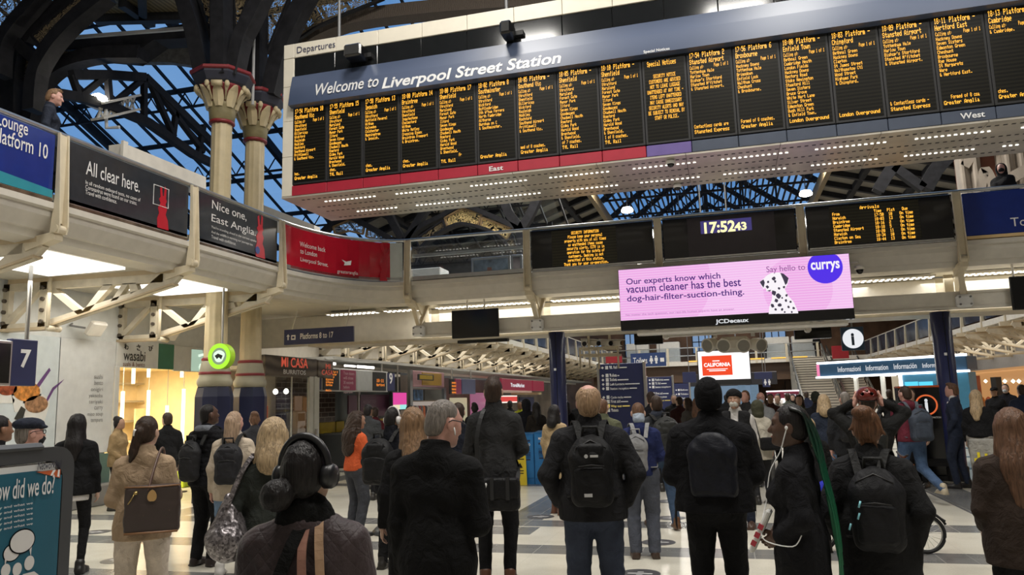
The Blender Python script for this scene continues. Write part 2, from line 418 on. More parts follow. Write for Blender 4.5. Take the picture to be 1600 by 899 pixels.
# white recess panels behind the cross walkway, strips of small lamps on its soffit
q=MB()
for i,x in enumerate(PX[:-1]):
    q.b2((x+.1,17.3,3.22),(PX[i+1]-.1,17.36,3.93),.02)
q.b2((-11.7,17.3,3.22),(-6.75,17.36,3.98),.02);q.b2((PX[-1]+.1,17.3,3.22),(11,17.36,3.93),.02)
struct(q.build('trim_1',STONEW))
q=MB();q.b2((-9.6,17.36,3.15),(12,17.5,3.95));q.b2((-9.6,16.5,3.14),(12,17.5,3.2));struct(q.build('trim_2',CREAMD))
q=MB();q.b2((-6.6,16.25,3.22),(12,16.32,3.5));q.b2((-6.6,16.22,3.49),(12,16.4,3.53));q.b2((-6.6,16.22,3.2),(12,16.4,3.24));struct(q.build('trim_3',STONEW))
LAMPM=LEDW
def lamp_strip(x0,x1,y,z,label):
    t=thing('lamp_strip',label,'light strip',((x0+x1)/2,y,z),'strips of small lamps under the cross walkway')
    q=MB();q.b2((x0,y-.18,z),(x1,y+.18,z+.03),.008);q.build('housing',STONEW,t)
    q=MB()
    nn=int((x1-x0)/.11)
    for r in (-.1,.1):
        for i in range(nn):
            xx=x0+.05+(x1-x0-.1)*i/max(1,nn-1)
            q.b2((xx-.028,y+r-.03,z-.008),(xx+.028,y+r+.03,z))
    o=q.build('lamps',LAMPM,t);o['kind']='stuff'
bays=[(-9.2,-7.9),(-7.7,-6.85)]+[(PX[i]+.25,PX[i+1]-.25) for i in range(5)]
where=['at the curved corner','beside the curved corner','over the blank hanging monitor','left of the pink billboard','behind the pink billboard','right of the pink billboard','at the right edge of the picture']
for (a,b),w in zip(bays,where): lamp_strip(a,b,16.75,3.90,'strip of small lamps under the walkway, '+w)
# -------- handrail
def edge_at(off,z):
    return [(x+nx*off,y+ny*off,z) for (x,y,nx,ny) in edge]
t=thing('handrail','polished steel handrail running along the walkway above the concourse','handrail',(XB,8,ZH))
q=MB();q.tube(edge_at(.02,ZH),.035,10);q.build('rail',STEEL,t,True)
q=MB()
vs,fs=sweep(edge,[(.0,ZG+.09),(-.012,ZG+.09),(-.012,ZG+.005),(.0,ZG+.005)]);q.add(vs,fs);q.build('kick_strip',STEEL,t)
# -------- posts with bracket feet
def post(x,y,nx,ny,label,grp):
    """n points out, over the concourse"""
    N=Vector((nx,ny,0));S=Vector((-ny,nx,0));P=Vector((x,y,0))
    t=thing('balcony_post',label,'post',(x,y,ZF-.2),grp)
    q=MB()
    for s in (-1,1):
        q.prism([P+S*(s*.055)+N*a+EZ*z for a,z in ((.02,ZH-.01),(.06,ZH-.01),(.13,ZG-.32),(.11,ZG-.42),(-.02,ZG-.42),(.03,ZG+.1))],S*(s*.02))
    q.box(P+N*.03+EZ*(ZH+ZG-.3)/2,(.11,.03,ZH-ZG+.25),(S,N,EZ));q.build('upright',CREAM,t)
    q=MB();q.cyl(P+N*.06-S*.085+EZ*(ZG-.36),P+N*.06+S*.085+EZ*(ZG-.36),.055,None,14)
    q.prism([P-S*.07+N*a+EZ*z for a,z in ((.05,ZG-.4),(.05,ZG-.5),(-.4,ZG-.62),(-.45,ZG-.45))],S*.14);q.build('bracket_foot',CREAM,t)
    return t
pl=['nearest the camera','between the lounge sign and first black banner','between the two black banners','between the second black banner and the red banner']
for y,s in zip(PY,pl): post(XB,y,1,0,'cream post of the west walkway, '+s,'posts of the west walkway')
pl=['right of the red banner','left of the security notice screen','between the security notice and the clock','between the clock and the arrivals screen','between the arrivals screen and the blue sign','off to the right']
for x,s in zip(PX[:-1],pl): post(x,YB,0,-1,'cream post of the cross walkway, '+s,'posts of the cross walkway')
# knee struts from the cross walkway down to the beam clamp
for x,s in zip(PX[:-1],('below the red banner','beside the left blue column','left behind the pink billboard','behind the pink billboard','beside the right blue column')):
    t=thing('knee_bracket','cream knee bracket with a white bolted clamp, '+s,'bracket',(x,16.2,3.2),'knee brackets under the cross walkway')
    q=MB();q.beam((x,15.9,3.95),(x+.06,16.12,3.45),.1,.05);q.beam((x+.14,16.5,3.95),(x+.08,16.12,3.45),.1,.05);q.beam((x-.02,16.7,3.92),(x-.02,16.7,3.3),.16,.06)
    q.prism([(x+.07,15.9,3.95),(x+.07,16.65,3.95),(x+.07,16.65,3.4)],(.03,0,0));q.build('strut',CREAM,t)
    q=MB();q.m(WHITE).box((x+.06,16.12,3.33),(.28,.16,.24),None,.04);q.m(GREYM)
    for dx in (-.09,.09):
        for dz in (-.07,.07): q.cyl((x+.06+dx,16.04,3.33+dz),(x+.06+dx,16.01,3.33+dz),.02,None,6)
    q.build('clamp',None,t)
# -------- blue columns
for x,s in ((-3.47,'left of the two navy columns, behind the blue newspaper bins'),(4.06,'navy column beside the man in the suit')):
    t=thing('round_column',('round '+s) if not s.startswith('left') else 'round navy column behind the blue newspaper bins','column',(x,16.35,0))
    q=MB();q.lathe([(.19,0),(.19,.02),(.175,.05),(.175,3.16)],(x,16.35,0),28);q.build('shaft',NAVY,t,True)
    q=MB();q.lathe([(.2,0),(.2,.25),(.185,.27)],(x,16.35,0),28);q.build('base_ring',MBLACK,t)
    q=MB();q.box((x-.02,16.17,2.35),(.05,.012,.05));q.build('number_plate',WHITE,t)
    q=MB();q.beam((x+.01,16.172,.3),(x+.01,16.172,3.15),.012,.008);q.build('seam',BLACK,t)
# -------- bracket trusses under the walkways
TRUSS={}
def truss(loc,rz,label,grp,rod=True):
    """local frame: root at x = 0, tip towards +x (3.3 m out), z = 0 at the soffit"""
    if 't' not in TRUSS:
        t=thing('bracket_truss',label,'bracket',(0,0,0),grp)
        q=MB();z0=-.8;th=.10
        Y=(0,th,0)
        def pl(pts): q.prism([(x,-th/2,z) for x,z in pts],Y)
        pl([(0,-.02),(0,z0),(.12,z0),(.12,-.02)]);pl([(.72,-.02),(.72,z0+.0),(.86,z0+.0),(.86,-.02)])
        pl([(0,-.02),(3.05,-.02),(3.05,-.16),(0,-.14)]);pl([(0,z0),(.95,z0),(.95,z0+.1),(0,z0+.1)])
        pl([(.9,z0),(3.2,-.24),(3.36,-.08),(3.3,-.02),(3.0,-.02),(2.7,-.24),(.9,z0+.13)])
        pl([(.12,z0+.2),(.62,-.14),(.74,-.14),(.12,z0+.06)])
        pl([(.86,-.14),(1.02,-.14),(1.62,-.58),(1.50,-.62)]);pl([(1.52,-.62),(1.66,-.60),(2.12,-.14),(1.94,-.14)])
        pl([(2.1,-.42),(2.22,-.4),(2.42,-.14),(2.3,-.14)]);pl([(2.42,-.14),(2.55,-.14),(2.6,-.26),(2.46,-.32)])
        web=q;web.ms=[CREAMD];web.m(mat('bolt_metal',(.12,.10,.08),.5,.4))
        q=MB();q.b2((.1,-.07,-.02),(3.3,.07,.05));q.beam((.9,0,z0+.02),(3.25,0,-.2),.16,.03);q.b2((0,-.09,z0-.03),(1.0,.09,z0+.02));q.build('flange',mat('tan_flange',(.50,.40,.26),.5),t)
        for x in (.05,.8):
            for i in range(4):
                z=-.12-.19*i
                for s in (-1,1): web.cyl((x,s*.05,z),(x,s*.09,z),.035,None,8)
        web.build('web_plate',None,t)
        q=MB();q.cyl((1.02,-.16,z0),(1.02,-.16,.02),.03,None,10);q.cyl((1.02,-.16,z0-.02),(1.02,.1,z0-.02),.05,None,10);q.build('hanger_rod',CREAM,t,True)
        TRUSS['t']=t
    else:
        t=dup(TRUSS['t'])
        tag(t,label,'bracket',grp)
    t.location=loc;t.rotation_euler=(0,0,rz);return t
for y,s in zip(PY,('nearest the camera','over the number 7 sign','over the corner of the sushi shop','over the green round shop sign')):
    truss((XW,y-.2,3.93),math.radians(3.5),'pierced cream bracket truss under the west walkway, '+s,'bracket trusses under the west walkway')
for i in range(16):
    truss((XW,20.8+2.6*i,3.93),0,'pierced cream bracket truss in the far row left of the navy column','far left bracket trusses')
for i in range(15):
    truss((13.0,22.0+2.7*i,3.93),math.pi,'pierced cream bracket truss in the far row right of the suited man','far right bracket trusses')
# far walkways on both sides
for (xe,xw,nm,gr,side,y0,pitch,n_) in ((-8.7,XW,'walkway_slab_west_far','far left balustrade panels','left',20.4,2.6,16),(10.0,13.0,'walkway_slab_east_far','far right balustrade panels','right',20.6,2.7,15)):
    q=MB();q.b2((xe,y0-.2,4.0),(xw,y0+pitch*n_,4.3));struct(q.build(nm,CREAMD))
    sx=1 if xe < 0 else -1
    t0=None
    for i in range(n_):
        y=y0+pitch*i
        if t0 is None:
            t=thing('balustrade_panel','dark glazed balustrade panel with cream posts on the far %s walkway' % side,'balustrade',(xe,y,4.3),gr)
            q=MB();q.b2((xe-.01,y+.16,4.36),(xe+.01,y+pitch-.06,5.28));q.build('panel',mat('dark_banner_print',(.03,.045,.075),.15,var=.8,vscale=1.5),t)
            q=MB();q.prism([(xe-sx*.02,y-.05,5.33),(xe+sx*.05,y-.05,5.33),(xe+sx*.13,y-.05,4.05),(xe-sx*.02,y-.05,4.05)],(0,.13,0));q.b2((xe-.3,y-.05,3.9),(xe+.3,y+.08,4.05));q.build('post',CREAM,t)
            q=MB();q.b2((xe,y,4.06),(xe+sx*.1,y+pitch-.12,4.28));q.cyl((xe,y+.09,5.33),(xe,y+pitch-.06,5.33),.03);q.build('rail',STONEW,t)
            t0=t
        else:
            dup(t0,(xe,y,4.3))
# -------- fluted columns with painted capitals (plane x = -9.5)
GOLDC=mat('cream_column_paint',(.56,.46,.28),.5,var=.08)
OLIVE=mat('olive_gold',(.24,.20,.10),.55,var=.2)
def fluted_column(x,y,label):
    t=thing('cast_iron_column',label,'column',(x,y,0),'pair of painted iron columns')
    q=MB();vs=[];fs=[];n=64
    zs=[2.62,3.3,7.36];R_=[.225,.215,.205]
    for z,R in zip(zs,R_):
        for i in range(n):
            a=2*math.pi*i/n;r=R*(1-.07*abs(math.sin(a*6))**.6) ;vs.append((x+r*math.cos(a),y+r*math.sin(a),z))
    for k in range(len(zs)-1):
        for i in range(n): fs.append((k*n+i,k*n+(i+1) % n,(k+1)*n+(i+1) % n,(k+1)*n+i))
    q.add(vs,fs);q.build('shaft',GOLDC,t,True)
    q=MB();q.lathe([(.35,0),(.35,1.95),(.31,2.12),(.3,2.14)],(x,y,0),8);q.build('plinth',NAVYP,t)
    q=MB();q.lathe([(.3,2.14),(.325,2.2),(.325,2.26),(.29,2.32),(.285,2.36),(.285,2.42),(.25,2.6),(.24,2.64)],(x,y,0),28);q.build('base',mat('grey_gold',(.36,.33,.24),.55),t,True)
    q=MB()
    for z,r in ((2.36,.295),(2.62,.25),(7.37,.25)): q.lathe([(r-.02,z),(r,z+.015),(r,z+.055),(r-.02,z+.07)],(x,y,0),28)
    q.build('red_ring',RED,t,True)
    q=MB();q.lathe([(.215,7.42),(.24,7.44),(.255,7.6),(.28,7.72),(.31,7.78),(.28,7.8)],(x,y,0),28);q.build('scalloped_collar',OLIVE,t,True)
    q=MB();q.lathe([(.26,7.7),(.31,7.85),(.42,8.08),(.45,8.12)],(x,y,0),28);q.build('bell',RED,t,True)
    q=MB()
    for i in range(8):
        a=2*math.pi*(i+.5)/8
        er=Vector((math.cos(a),math.sin(a),0));et=Vector((-math.sin(a),math.cos(a),0))
        pr=[(.275,7.68,.07),(.32,7.82,.105),(.39,7.97,.10),(.48,8.08,.04)]
        for s in (1,-1):
            for k in range(3):
                (ra,za,wa),(rb,zb,wb)=pr[k],pr[k+1]
                A=Vector((x,y,za))+er*(ra+.035);B=Vector((x,y,zb))+er*(rb+.035)
                A2=Vector((x,y,za))+er*ra+et*(s*wa);B2=Vector((x,y,zb))+er*rb+et*(s*wb)
                q.prism([A,B,B2,A2],er*-.03)
    q.build('acanthus_leaf',GOLDC,t)
    q=MB()
    for i in range(8):
        a=2*math.pi*(i+.5)/8+math.pi/8
        er=Vector((math.cos(a),math.sin(a),0));P=Vector((x,y,0))
        q.tube([P+er*.33+EZ*7.8,P+er*.40+EZ*7.95,P+er*.47+EZ*8.04],[.018,.02,.045],8)
        q.lathe([(.01,0),(.045,.03),(.05,.09),(.03,.13),(.005,.14)],P+er*.5+EZ*8.0,8)
    for i in range(8):
        a=2*math.pi*(i+.5)/8
        er=Vector((math.cos(a),math.sin(a),0));P=Vector((x,y,0));et=Vector((-math.sin(a),math.cos(a),0))
        if i % 2 ==0: q.cyl(P+er*.48-et*.1+EZ*8.07,P+er*.48+et*.1+EZ*8.07,.06,None,12)
    q.build('volute',GOLDC,t,True)
    q=MB();q.lathe([(.46,8.11),(.52,8.16),(.60,8.3),(.60,8.34)],(x,y,0),8);q.build('abacus',mat('abacus_slate',(.03,.032,.05),.5),t)
    q=MB();q.lathe([(.61,8.34),(.64,8.36),(.64,8.41),(.6,8.43)],(x,y,0),8);q.build('red_rim',RED,t)
fluted_column(-9.43,12.78,'cream fluted column with gilded leaf capital, the nearer of the pair behind the walkway')
fluted_column(-9.43,13.92,'cream fluted column with gilded leaf capital, the farther of the pair, half behind the departure board edge')
# ================================================================== the roof
def smooth_pts(p,k=4):
    P=[Vector(a) for a in p];out=[]
    for i in range(len(P)-1):
        a,b,c,d=P[max(0,i-1)],P[i],P[i+1],P[min(len(P)-1,i+2)]
        for j in range(k):
            t=j/k
            out.append(.5*((2*b)+(c-a)*t+(2*a-5*b+4*c-d)*t*t+(3*b-a-3*c+d)*t**3))
    return out+[P[-1]]
def rib(px,Y,w,d=.34,material=IRON):
    q=MB();q.strip(smooth_pts([onY(x,y,Y) for x,y in px]),w,d,normal=(0,1,0))
    q.strip([p+Vector((0,-d/2,0)) for p in smooth_pts([onY(x,y,Y) for x,y in px])],w*1.25,.05,normal=(0,1,0))
    return struct(q.build('roof_rib',material))
def lace(px,Y,material=FILI,frame=True):
    t=thing('scrollwork_panel',None,None,onY(px[0][0],px[0][1],Y));P=[onY(x,y,Y) for x,y in px]
    q=MB();q.prism(P,(0,.03,0));q.build('scrollwork',material,t)
    q=MB()
    for i in range(len(P)): q.beam(P[i],P[(i+1) % len(P)],.05,.09,(0,1,0))
    q.build('frame',IRON if material is FILI else mat('brass_frame',(.2,.13,.06),.5),t)
    return t
YA=12.9
# fan of ribs over the paired columns
for pts,Y,w in (([(323,121),(309,55),(297,15),(280,-40)],12.65,.26),([(348,121),(348,60),(348,-30)],12.5,.24),([(367,121),(379,66),(396,30),(425,-30)],12.65,.22),
                  ([(404,160),(404,60),(406,-30)],13.8,.24),([(425,150),(441,84),(459,40),(490,-20)],13.8,.28),([(383,150),(388,60),(386,-30)],14.2,.2),([(335,121),(330,60),(318,-30)],13.1,.2)):
    rib(pts,Y,w)
def lab(t,s): tag(t,s,'ironwork')
lab(lace([(311,-4),(331,-4),(331,60)],12.8),'narrow pierced scrollwork wedge left of the straight rib over the cream column')
lab(lace([(366,-4),(390,-4),(368,54)],12.8),'narrow pierced scrollwork wedge right of the straight rib over the cream column')
lab(lace([(416,-4),(453,-4),(417,84)],14.0),'pierced scrollwork wedge above the second cream column, left of the departure board')
lab(lace([(476,-6),(600,-2),(540,22),(492,44),(452,72)],14.6),'pierced scrollwork spandrel just above the left end of the departure board')
for y0 in (0,):
    q=MB();P=smooth_pts([onY(x,y,15.0) for x,y in ((445,100),(480,64),(540,36),(640,20),(800,7),(960,-2))])
    q.strip(P,.3,.4,normal=(0,1,0));struct(q.build('roof_arch',wavemat('pitted_brown_iron',(.05,.035,.025),(.13,.10,.075),14,.6,.6,6)))
# hanger rods of the departure board
for x in (530,792): 
    a=onY(x,40,13.2);q=MB();q.cyl((a.x,13.2,8.5),(a.x,13.2,14),.03);o=q.build('hanger_rod',GREYM);tag(o,'steel rod hanging the departure board, %s' % ('near its Departures heading' if x < 600 else 'above the word Station'),'rod')
q=MB();a=onX(397,60,-9.0);q.cyl((a.x,a.y,7.9),(a.x,a.y,13),.03);o=q.build('rainwater_pipe',mat('pale_pipe',(.4,.4,.4),.5));tag(o,'thin pale vertical pipe rising behind the second cream column','pipe')
# arches on the far left
for pts,Y,w in (([(3,120),(6,75),(23,44),(46,18),(70,-8)],12.6,.22),([(55,175),(60,118),(78,82),(100,54),(128,27),(170,-6)],12.6,.24),([(50,190),(62,145),(86,114),(120,96),(165,87),(225,86)],13.4,.24),
                  ([(18,185),(20,120),(30,70),(48,40)],13.2,.42),([(34,70),(62,96)],12.9,.2),([(200,96),(214,75),(238,58),(300,46)],15.5,.08),([(45,64),(66,40),(110,8),(130,-10)],13.0,.3)):
    rib(pts,Y,w)
lab(lace([(-5,-5),(47,-5),(30,20),(12,43),(-5,42)],12.7),'pierced scrollwork panel in the extreme upper left corner')
lab(lace([(50,56),(120,-4),(145,-4),(144,8),(104,48),(71,80)],12.7),'long pierced scrollwork panel between the two upper left arches')
lab(lace([(91,78),(162,75),(143,83),(114,93),(94,107),(75,116),(80,98)],13.4),'curved pierced scrollwork spandrel over the lower left arch')
lab(lace([(37,82),(60,98),(54,125),(34,125)],13.3),'small pierced scrollwork panel beside the left pier')
q=MB();P=[onY(x,y,14.2) for x,y in ((104,56),(320,40),(320,58),(240,62),(200,90),(130,84),(80,90))];q.prism(P,(0,.5,0));struct(q.build('roof_beam',IRON))
q=MB();q.beam(onY(108,59,13.9),onY(310,43,13.9),.07,.07);struct(q.build('roof_pipe',mat('pale_pipe',(.4,.4,.4),.5)))
q=MB();P=[onY(x,y,16) for x,y in ((206,97),(222,70),(310,62),(318,105),(262,97))];q.prism(P,(0,.2,0));struct(q.build('roof_gusset',mat('weathered_grey',(.12,.115,.105),.7,var=.4)))
# corrugated soffit and dark deck
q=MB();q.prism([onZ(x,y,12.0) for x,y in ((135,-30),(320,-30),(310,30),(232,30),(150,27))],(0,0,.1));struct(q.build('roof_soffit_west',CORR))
q=MB();q.beam(onZ(150,30,11.9),onZ(310,26,11.9),.2,.25);q.beam(onZ(190,5,11.9),onZ(238,38,11.9),.2,.2);q.beam(onZ(222,-8,11.9),onZ(224,30,11.9),.2,.2);struct(q.build('roof_joist',IRONG))
q=MB();q.b2((-30,-4,15.2),(30,15.0,15.5));struct(q.build('roof_deck_blocker',IRON))  # unseen deck added to keep the blue sky light out of the hall
q=MB();q.b2((8.5,15,15.2),(30,66,15.5));struct(q.build('roof_deck_east',IRON))
# glazed slope over the west side
def slope(x,y): return Vector((x,y,15.5-.4*(y-12)))
q=MB()
for i in range(34):
    x=-32+i*.8;q.beam(slope(x,14.5),slope(x,35),.06,.10)
for y in (16,18.2,20.4,22.6,24.8,27,29.2,31.4): q.beam(slope(-33,y),slope(-6.2,y),.08,.16)
struct(q.build('roof_glazing_bars',IRON))
q=MB()
for y in (17.1,20.4,23.7,27,30.3):
    for i in range(40):
        x=-33+i*.66;a=slope(x,y)-EZ*.1;b=slope(x+.33,y)-EZ*.6;c=slope(x+.66,y)-EZ*.1
        q.beam(a,b,.035,.035);q.beam(b,c,.035,.035)
    q.beam(slope(-33,y)-EZ*.6,slope(-6.4,y)-EZ*.6,.07,.07)
for x in (-27,-21,-15,-10.6): q.beam(slope(x,14.5)-EZ*.15,slope(x,34)-EZ*.15,.16,.3)
struct(q.build('roof_lattice',IRON))
q=MB();q.face([slope(-33,14),slope(-5.8,14),slope(-5.8,35.5),slope(-33,35.5)]);struct(q.build('roof_glass_west',ROOFG))
q=MB();q.b2((-33,30.5,4.3),(-8.7,30.7,8.2));struct(q.build('wall_west_upper',mat('upper_west_wall',(.09,.085,.08),.8,var=.3)))
# big open truss and its floodlight
XT=-13.0
def T(x,y): return onX(x,y,XT)
q=MB()
top=[T(112,117),T(168,117),T(226,121),T(285,178),T(345,238)];bot=[T(86,146),T(124,152),T(172,166),T(232,192),T(300,240),T(345,262)]
for L in (top,bot):
    for a,b in zip(L,L[1:]): q.beam(a,b,.16,.2)
for a,b in ((top[0],bot[1]),(top[1],bot[1]),(top[1],bot[2]),(top[2],bot[2]),(T(225,121),T(225,190)),(T(232,124),T(272,214)),(T(276,168),T(270,214)),(T(240,134),T(318,238)),(T(318,196),T(310,240))): q.beam(a,b,.12,.12)
o=q.build('roof_truss',IRON);struct(o)
p=T(155,154)
t=thing('floodlight','glaring floodlight on the dark roof truss in the upper left','lamp',p)
q=MB();q.box(p,(.26,.3,.16),None,.05);q.build('lamp_glass',emit('flood_glow',(1,.93,.78),30),t)
q=MB();q.box(p+Vector((-.3,.2,.03)),(.25,.4,.25),None,.04);q.tube([p+Vector((0,.2,-.1)),p+Vector((0,.25,-.6)),p+Vector((.3,.3,-.6))],.04);q.build('housing',WHITE,t)
a,b=T(152,186),T(210,172)
q=MB();q.beam(a,b,.35,.05);q.beam(a+EZ*.35,b+EZ*.35,.35,.05)
for i in range(7):
    c=a.lerp(b,i/7);d=a.lerp(b,(i+1)/7);q.beam(c,d+EZ*.35,.04,.04);q.beam(c+EZ*.35,d,.04,.04)
o=q.build('lighting_gantry',STONEW);tag(o,'short white lattice gantry under the floodlight','gantry')
# -------- nave: glazed gable between timber aisles
XR,XL,XE=-.4,-5.1,4.5;ZE,ZR=11.0,14.6
q=MB()
for y in [19+1.0*i for i in range(46)]:
    pass
for k in range(1,20):
    f=k/20
    for (xa,s) in ((XL,1),(XE,-1)):
        x=xa+(XR-xa)*f;z=ZE+(ZR-ZE)*f
        q.beam((x,18,z),(x,65.5,z),.075,.1)
q.beam((XR,18,ZR),(XR,65.5,ZR),.16,.2)
for y in [18.5+3.4*i for i in range(14)]:
    for xa in (XL,XE): q.beam((xa,y,ZE),(XR,y,ZR),.2,.24)
    q.beam((XL,y,ZE),(XE,y,ZE),.06,.10)
    for f in (.3,.62):
        for xa in (XL,XE):
            x=xa+(XR-xa)*f;z=ZE+(ZR-ZE)*f
            q.beam((x,y,z),(x,y,ZE),.09,.1);
            x2=xa+(XR-xa)*(f+.3);q.beam((x,y,z),(x2,y,ZE),.06,.07)
    q.beam((XR,y,ZR),(XR,y,ZE),.09,.1)
struct(q.build('roof_nave_frame',IRON))
q=MB();q.face([(XL,18,ZE),(XR,18,ZR),(XR,66,ZR),(XL,66,ZE)]);q.face([(XE,18,ZE),(XR,18,ZR),(XR,66,ZR),(XE,66,ZE)]);struct(q.build('roof_glass_nave',ROOFG))
BRASSB=wavemat('brass_lattice_beam',(.06,.045,.03),(.36,.27,.14),5,.5,.5,3,'Y')  # brass-coloured beam in dark and pale bands
q=MB();q.b2((XL-.2,18,ZE-.5),(XL,66,ZE));q.b2((XE,18,ZE-.5),(XE+.2,66,ZE));struct(q.build('roof_eaves_beam',BRASSB))
for side,x0,x1 in (('west',XL-.2,-12.5),('east',XE+.2,13)):
    q=MB();q.prism([(x0,21,ZE-.1),(x1,21,8.4),(x1,21,8.5),(x0,21,ZE)],(0,45,0));struct(q.build('roof_aisle_'+side,BEIGE))
    q=MB()
    for y in [21.5+1.7*i for i in range(26)]: q.beam((x0,y,ZE-.22),(x1,y,8.28),.22,.22)
    for f in (.15,.38,.62,.86): q.beam((x0+(x1-x0)*f,21,ZE-.2-2.6*f),(x0+(x1-x0)*f,66,ZE-.2-2.6*f),.22,.24)
    struct(q.build('roof_aisle_beams_'+side,IRON))
q=MB()
for y in (24,31,38,45,52): q.tube([(XL,y,10.4),(XL,y,4.3)],.18,10);q.tube([(XE,y,10.4),(XE,y,4.3)],.18,10)
# pierced arches beyond the walkway
YC=22.0
for pts,w in (([(604,325),(616,350),(630,378),(632,420)],.18),([(672,318),(656,345),(634,380)],.18),([(788,312),(797,335),(814,362),(820,415)],.22),([(842,308),(830,335),(815,360)],.2),
               ([(655,392),(675,374),(700,358),(724,351),(750,356),(772,364),(790,378),(800,398)],.07),([(636,380),(655,358),(690,340),(722,323),(755,333),(800,353),(814,362)],.12),
               ([(500,372),(520,352),(547,341),(572,352),(612,374)],.14),([(1370,300),(1385,275),(1402,250)],.25),([(1445,296),(1460,268),(1480,245)],.3),([(1395,262),(1420,280),(1442,296)],.18)):
    rib(pts,YC,w,.3)
lab(lace([(695,341),(722,326),(753,335),(747,352),(722,349),(699,354)],YC-.1,FILIG),'lit gold pierced keystone panel of the arch beyond the walkway')
lab(lace([(754,340),(800,358),(793,374),(780,366),(751,354)],YC-.1,FILIG),'lit gold pierced panel right of the keystone, beyond the walkway')
lab(lace([(650,374),(692,345),(696,357),(668,377),(656,388)],YC-.1,FILI),'bronze pierced panel left of the lit gold keystone')
lab(lace([(789,379),(802,369),(810,399),(802,399)],YC-.1,FILI),'small bronze pierced panel below the right haunch of the lit gold arch')
lab(lace([(638,382),(656,393),(649,412),(638,412)],YC-.1,FILI),'small bronze pierced panel below the left haunch of the lit gold arch')
lab(lace([(521,355),(547,344),(569,354),(567,366),(545,361),(524,367)],YC-.1,filigree('blue_lit_scrollwork',(.22,.24,.27),12)),'blue-lit pierced keystone panel under the left end of the departure board')  # the bluish light on these panels is put into their colour
lab(lace([(574,358),(608,374),(604,380),(572,370)],YC-.1,filigree('blue_lit_scrollwork',(.22,.24,.27),12)),'blue-lit pierced side panel under the left end of the departure board')
# pendant lamps in the nave
for (x,y,s) in ((980,329,'left'),(1259,303,'right')):
    p=onY(x,y,27)
    t=thing('pendant_lamp','round white lamp shining in the %s slope of the glazed gable' % s,'lamp',p)
    q=MB();q.lathe([(.02,.12),(.16,.1),(.22,0),(.2,-.05),(.05,-.1)],p,18);q.build('lamp_glass',emit('nave_lamp',(1,.95,.85),12),t,True)
    q=MB();q.cyl(p+EZ*.1,(p.x,p.y,ZE+(ZR-ZE)*(1-abs(p.x-XR)/(XR-XL))+.1),.02,None,6);q.build('stem',IRON,t)
# stone and brick gallery wall at the upper right
STONE=mat('pale_stone',(.42,.36,.30),.7,var=.15,vscale=2)
q=MB();q.b2((onY(1499,270,24).x,24,4.3),(16,24.4,10));struct(q.build('wall_gallery_brick',mat('red_brick',(.15,.05,.028),.8,var=.25,vscale=3)))
q=MB()
for i,x in enumerate((1501,1508,1514,1521,1528,1565,1572,1580,1587,1595,1603,1612)):
    a=onY(x,270,23.8);q.b2((a.x-.07,23.55+.14*(i % 3),4.3),(a.x+.07,24.05,9.5),.04)
for pts in ([(1505,262),(1520,240),(1535,225)],[(1530,297),(1536,268),(1545,280),(1550,297)]):
    q.strip(smooth_pts([onY(x,y,23.7) for x,y in pts]),.25,.3)
q.beam(onY(1584,276,23.3),onY(1625,254,23.3),.2,.3)
struct(q.build('wall_gallery_piers',STONE))

q=MB();P=[onY(x,y,17.6) for x,y in ((405,318),(491,352),(491,363),(405,360))];q.prism(P,(0,.3,0));o=q.build('white_box',STONEW);tag(o,'white box behind the red banner, below the left end of the departure board','box')
a=onX(196,232,-9.1);b=onX(322,278,-9.1);q=MB();q.prism([onX(x,y,-9.1) for x,y in ((194,224),(322,277),(322,300),(194,262))],(-.3,0,0));q.b2((-9.1,a.y-.1,4.3),(-9.05,a.y,a.z+.1));o=q.build('white_hoarding',STONEW);tag(o,'long low white hoarding behind the black All clear here banner','hoarding')
# ================================================================== the departure board and the screens
YD=12.2;XD0,XD1,ZD0,ZD1=-7.66,4.98,5.55,8.52;PITCH_D=.7185;XC0=-7.45
DEPTH=1.85
GLOSSK=mat('smoked_glass_panel',(.012,.013,.014),.10,var=.1)
LEDBG=wavemat('led_screen_face',(.007,.007,.006),(.016,.015,.011),5.4,.35,0,0.0,'Z')
LEDBG.node_tree.nodes['Principled BSDF'].inputs['Specular IOR Level'].default_value=.15
HEADB=wavemat('header_blue',(.055,.075,.13),(.085,.11,.18),.35,.35,0,3,'Z')
dep=thing('departure_board','huge hanging departure board with a cream frame and rows of amber lettering','departure board',(-1.3,YD,ZD0))
FRW=mat('cream_board_frame',(.74,.69,.58),.35,var=.03)
q=MB()
for i in range(18):                                  # frame along the top in panels
    x=XD0+.23+i*.86;x1=min(x+.853,XD1)
    if x < XD1: q.b2((x,YD-.03,8.24),(x1,YD+.5,ZD1),.006)
for z0,z1 in ((5.55,6.3),(6.3,6.99),(6.99,7.67),(7.67,8.23),(8.236,ZD1)): q.b2((XD0,YD-.03,z0+.004),(XD0+.224,YD+DEPTH,z1),.006)
q.build('frame',FRW,dep)
q=MB();q.b2((XD0+.1,YD+.02,ZD0+.01),(XD1,YD+DEPTH,ZD1-.02));q.build('casing',MBLACK,dep)
q=MB();x=XC0
while x < XD1-.1:
    q.b2((x+.004,YD-.012,7.86),(min(x+.855,XD1),YD+.05,8.235),.008);x +=.86
q.build('upper_panels',GLOSSK,dep)
q=MB();q.prism([(XC0-.02,YD-.16,7.25),(XC0-.02,YD-.1,7.6),(XC0-.02,YD-.03,7.86),(XC0-.02,YD+.03,7.86),(XC0-.02,YD+.03,7.22)],(XD1-XC0+.02,0,0));hd=q.build('header_panel',HEADB,dep)
text('Departures',.2,(-7.39,YD-.035,8.315),EX,EZ,mat('dark_blue_letter',(.03,.035,.09),.5),'heading_lettering',dep,width=.80,height=.17)
HUP=(Vector((0,.06,.35))).normalized()
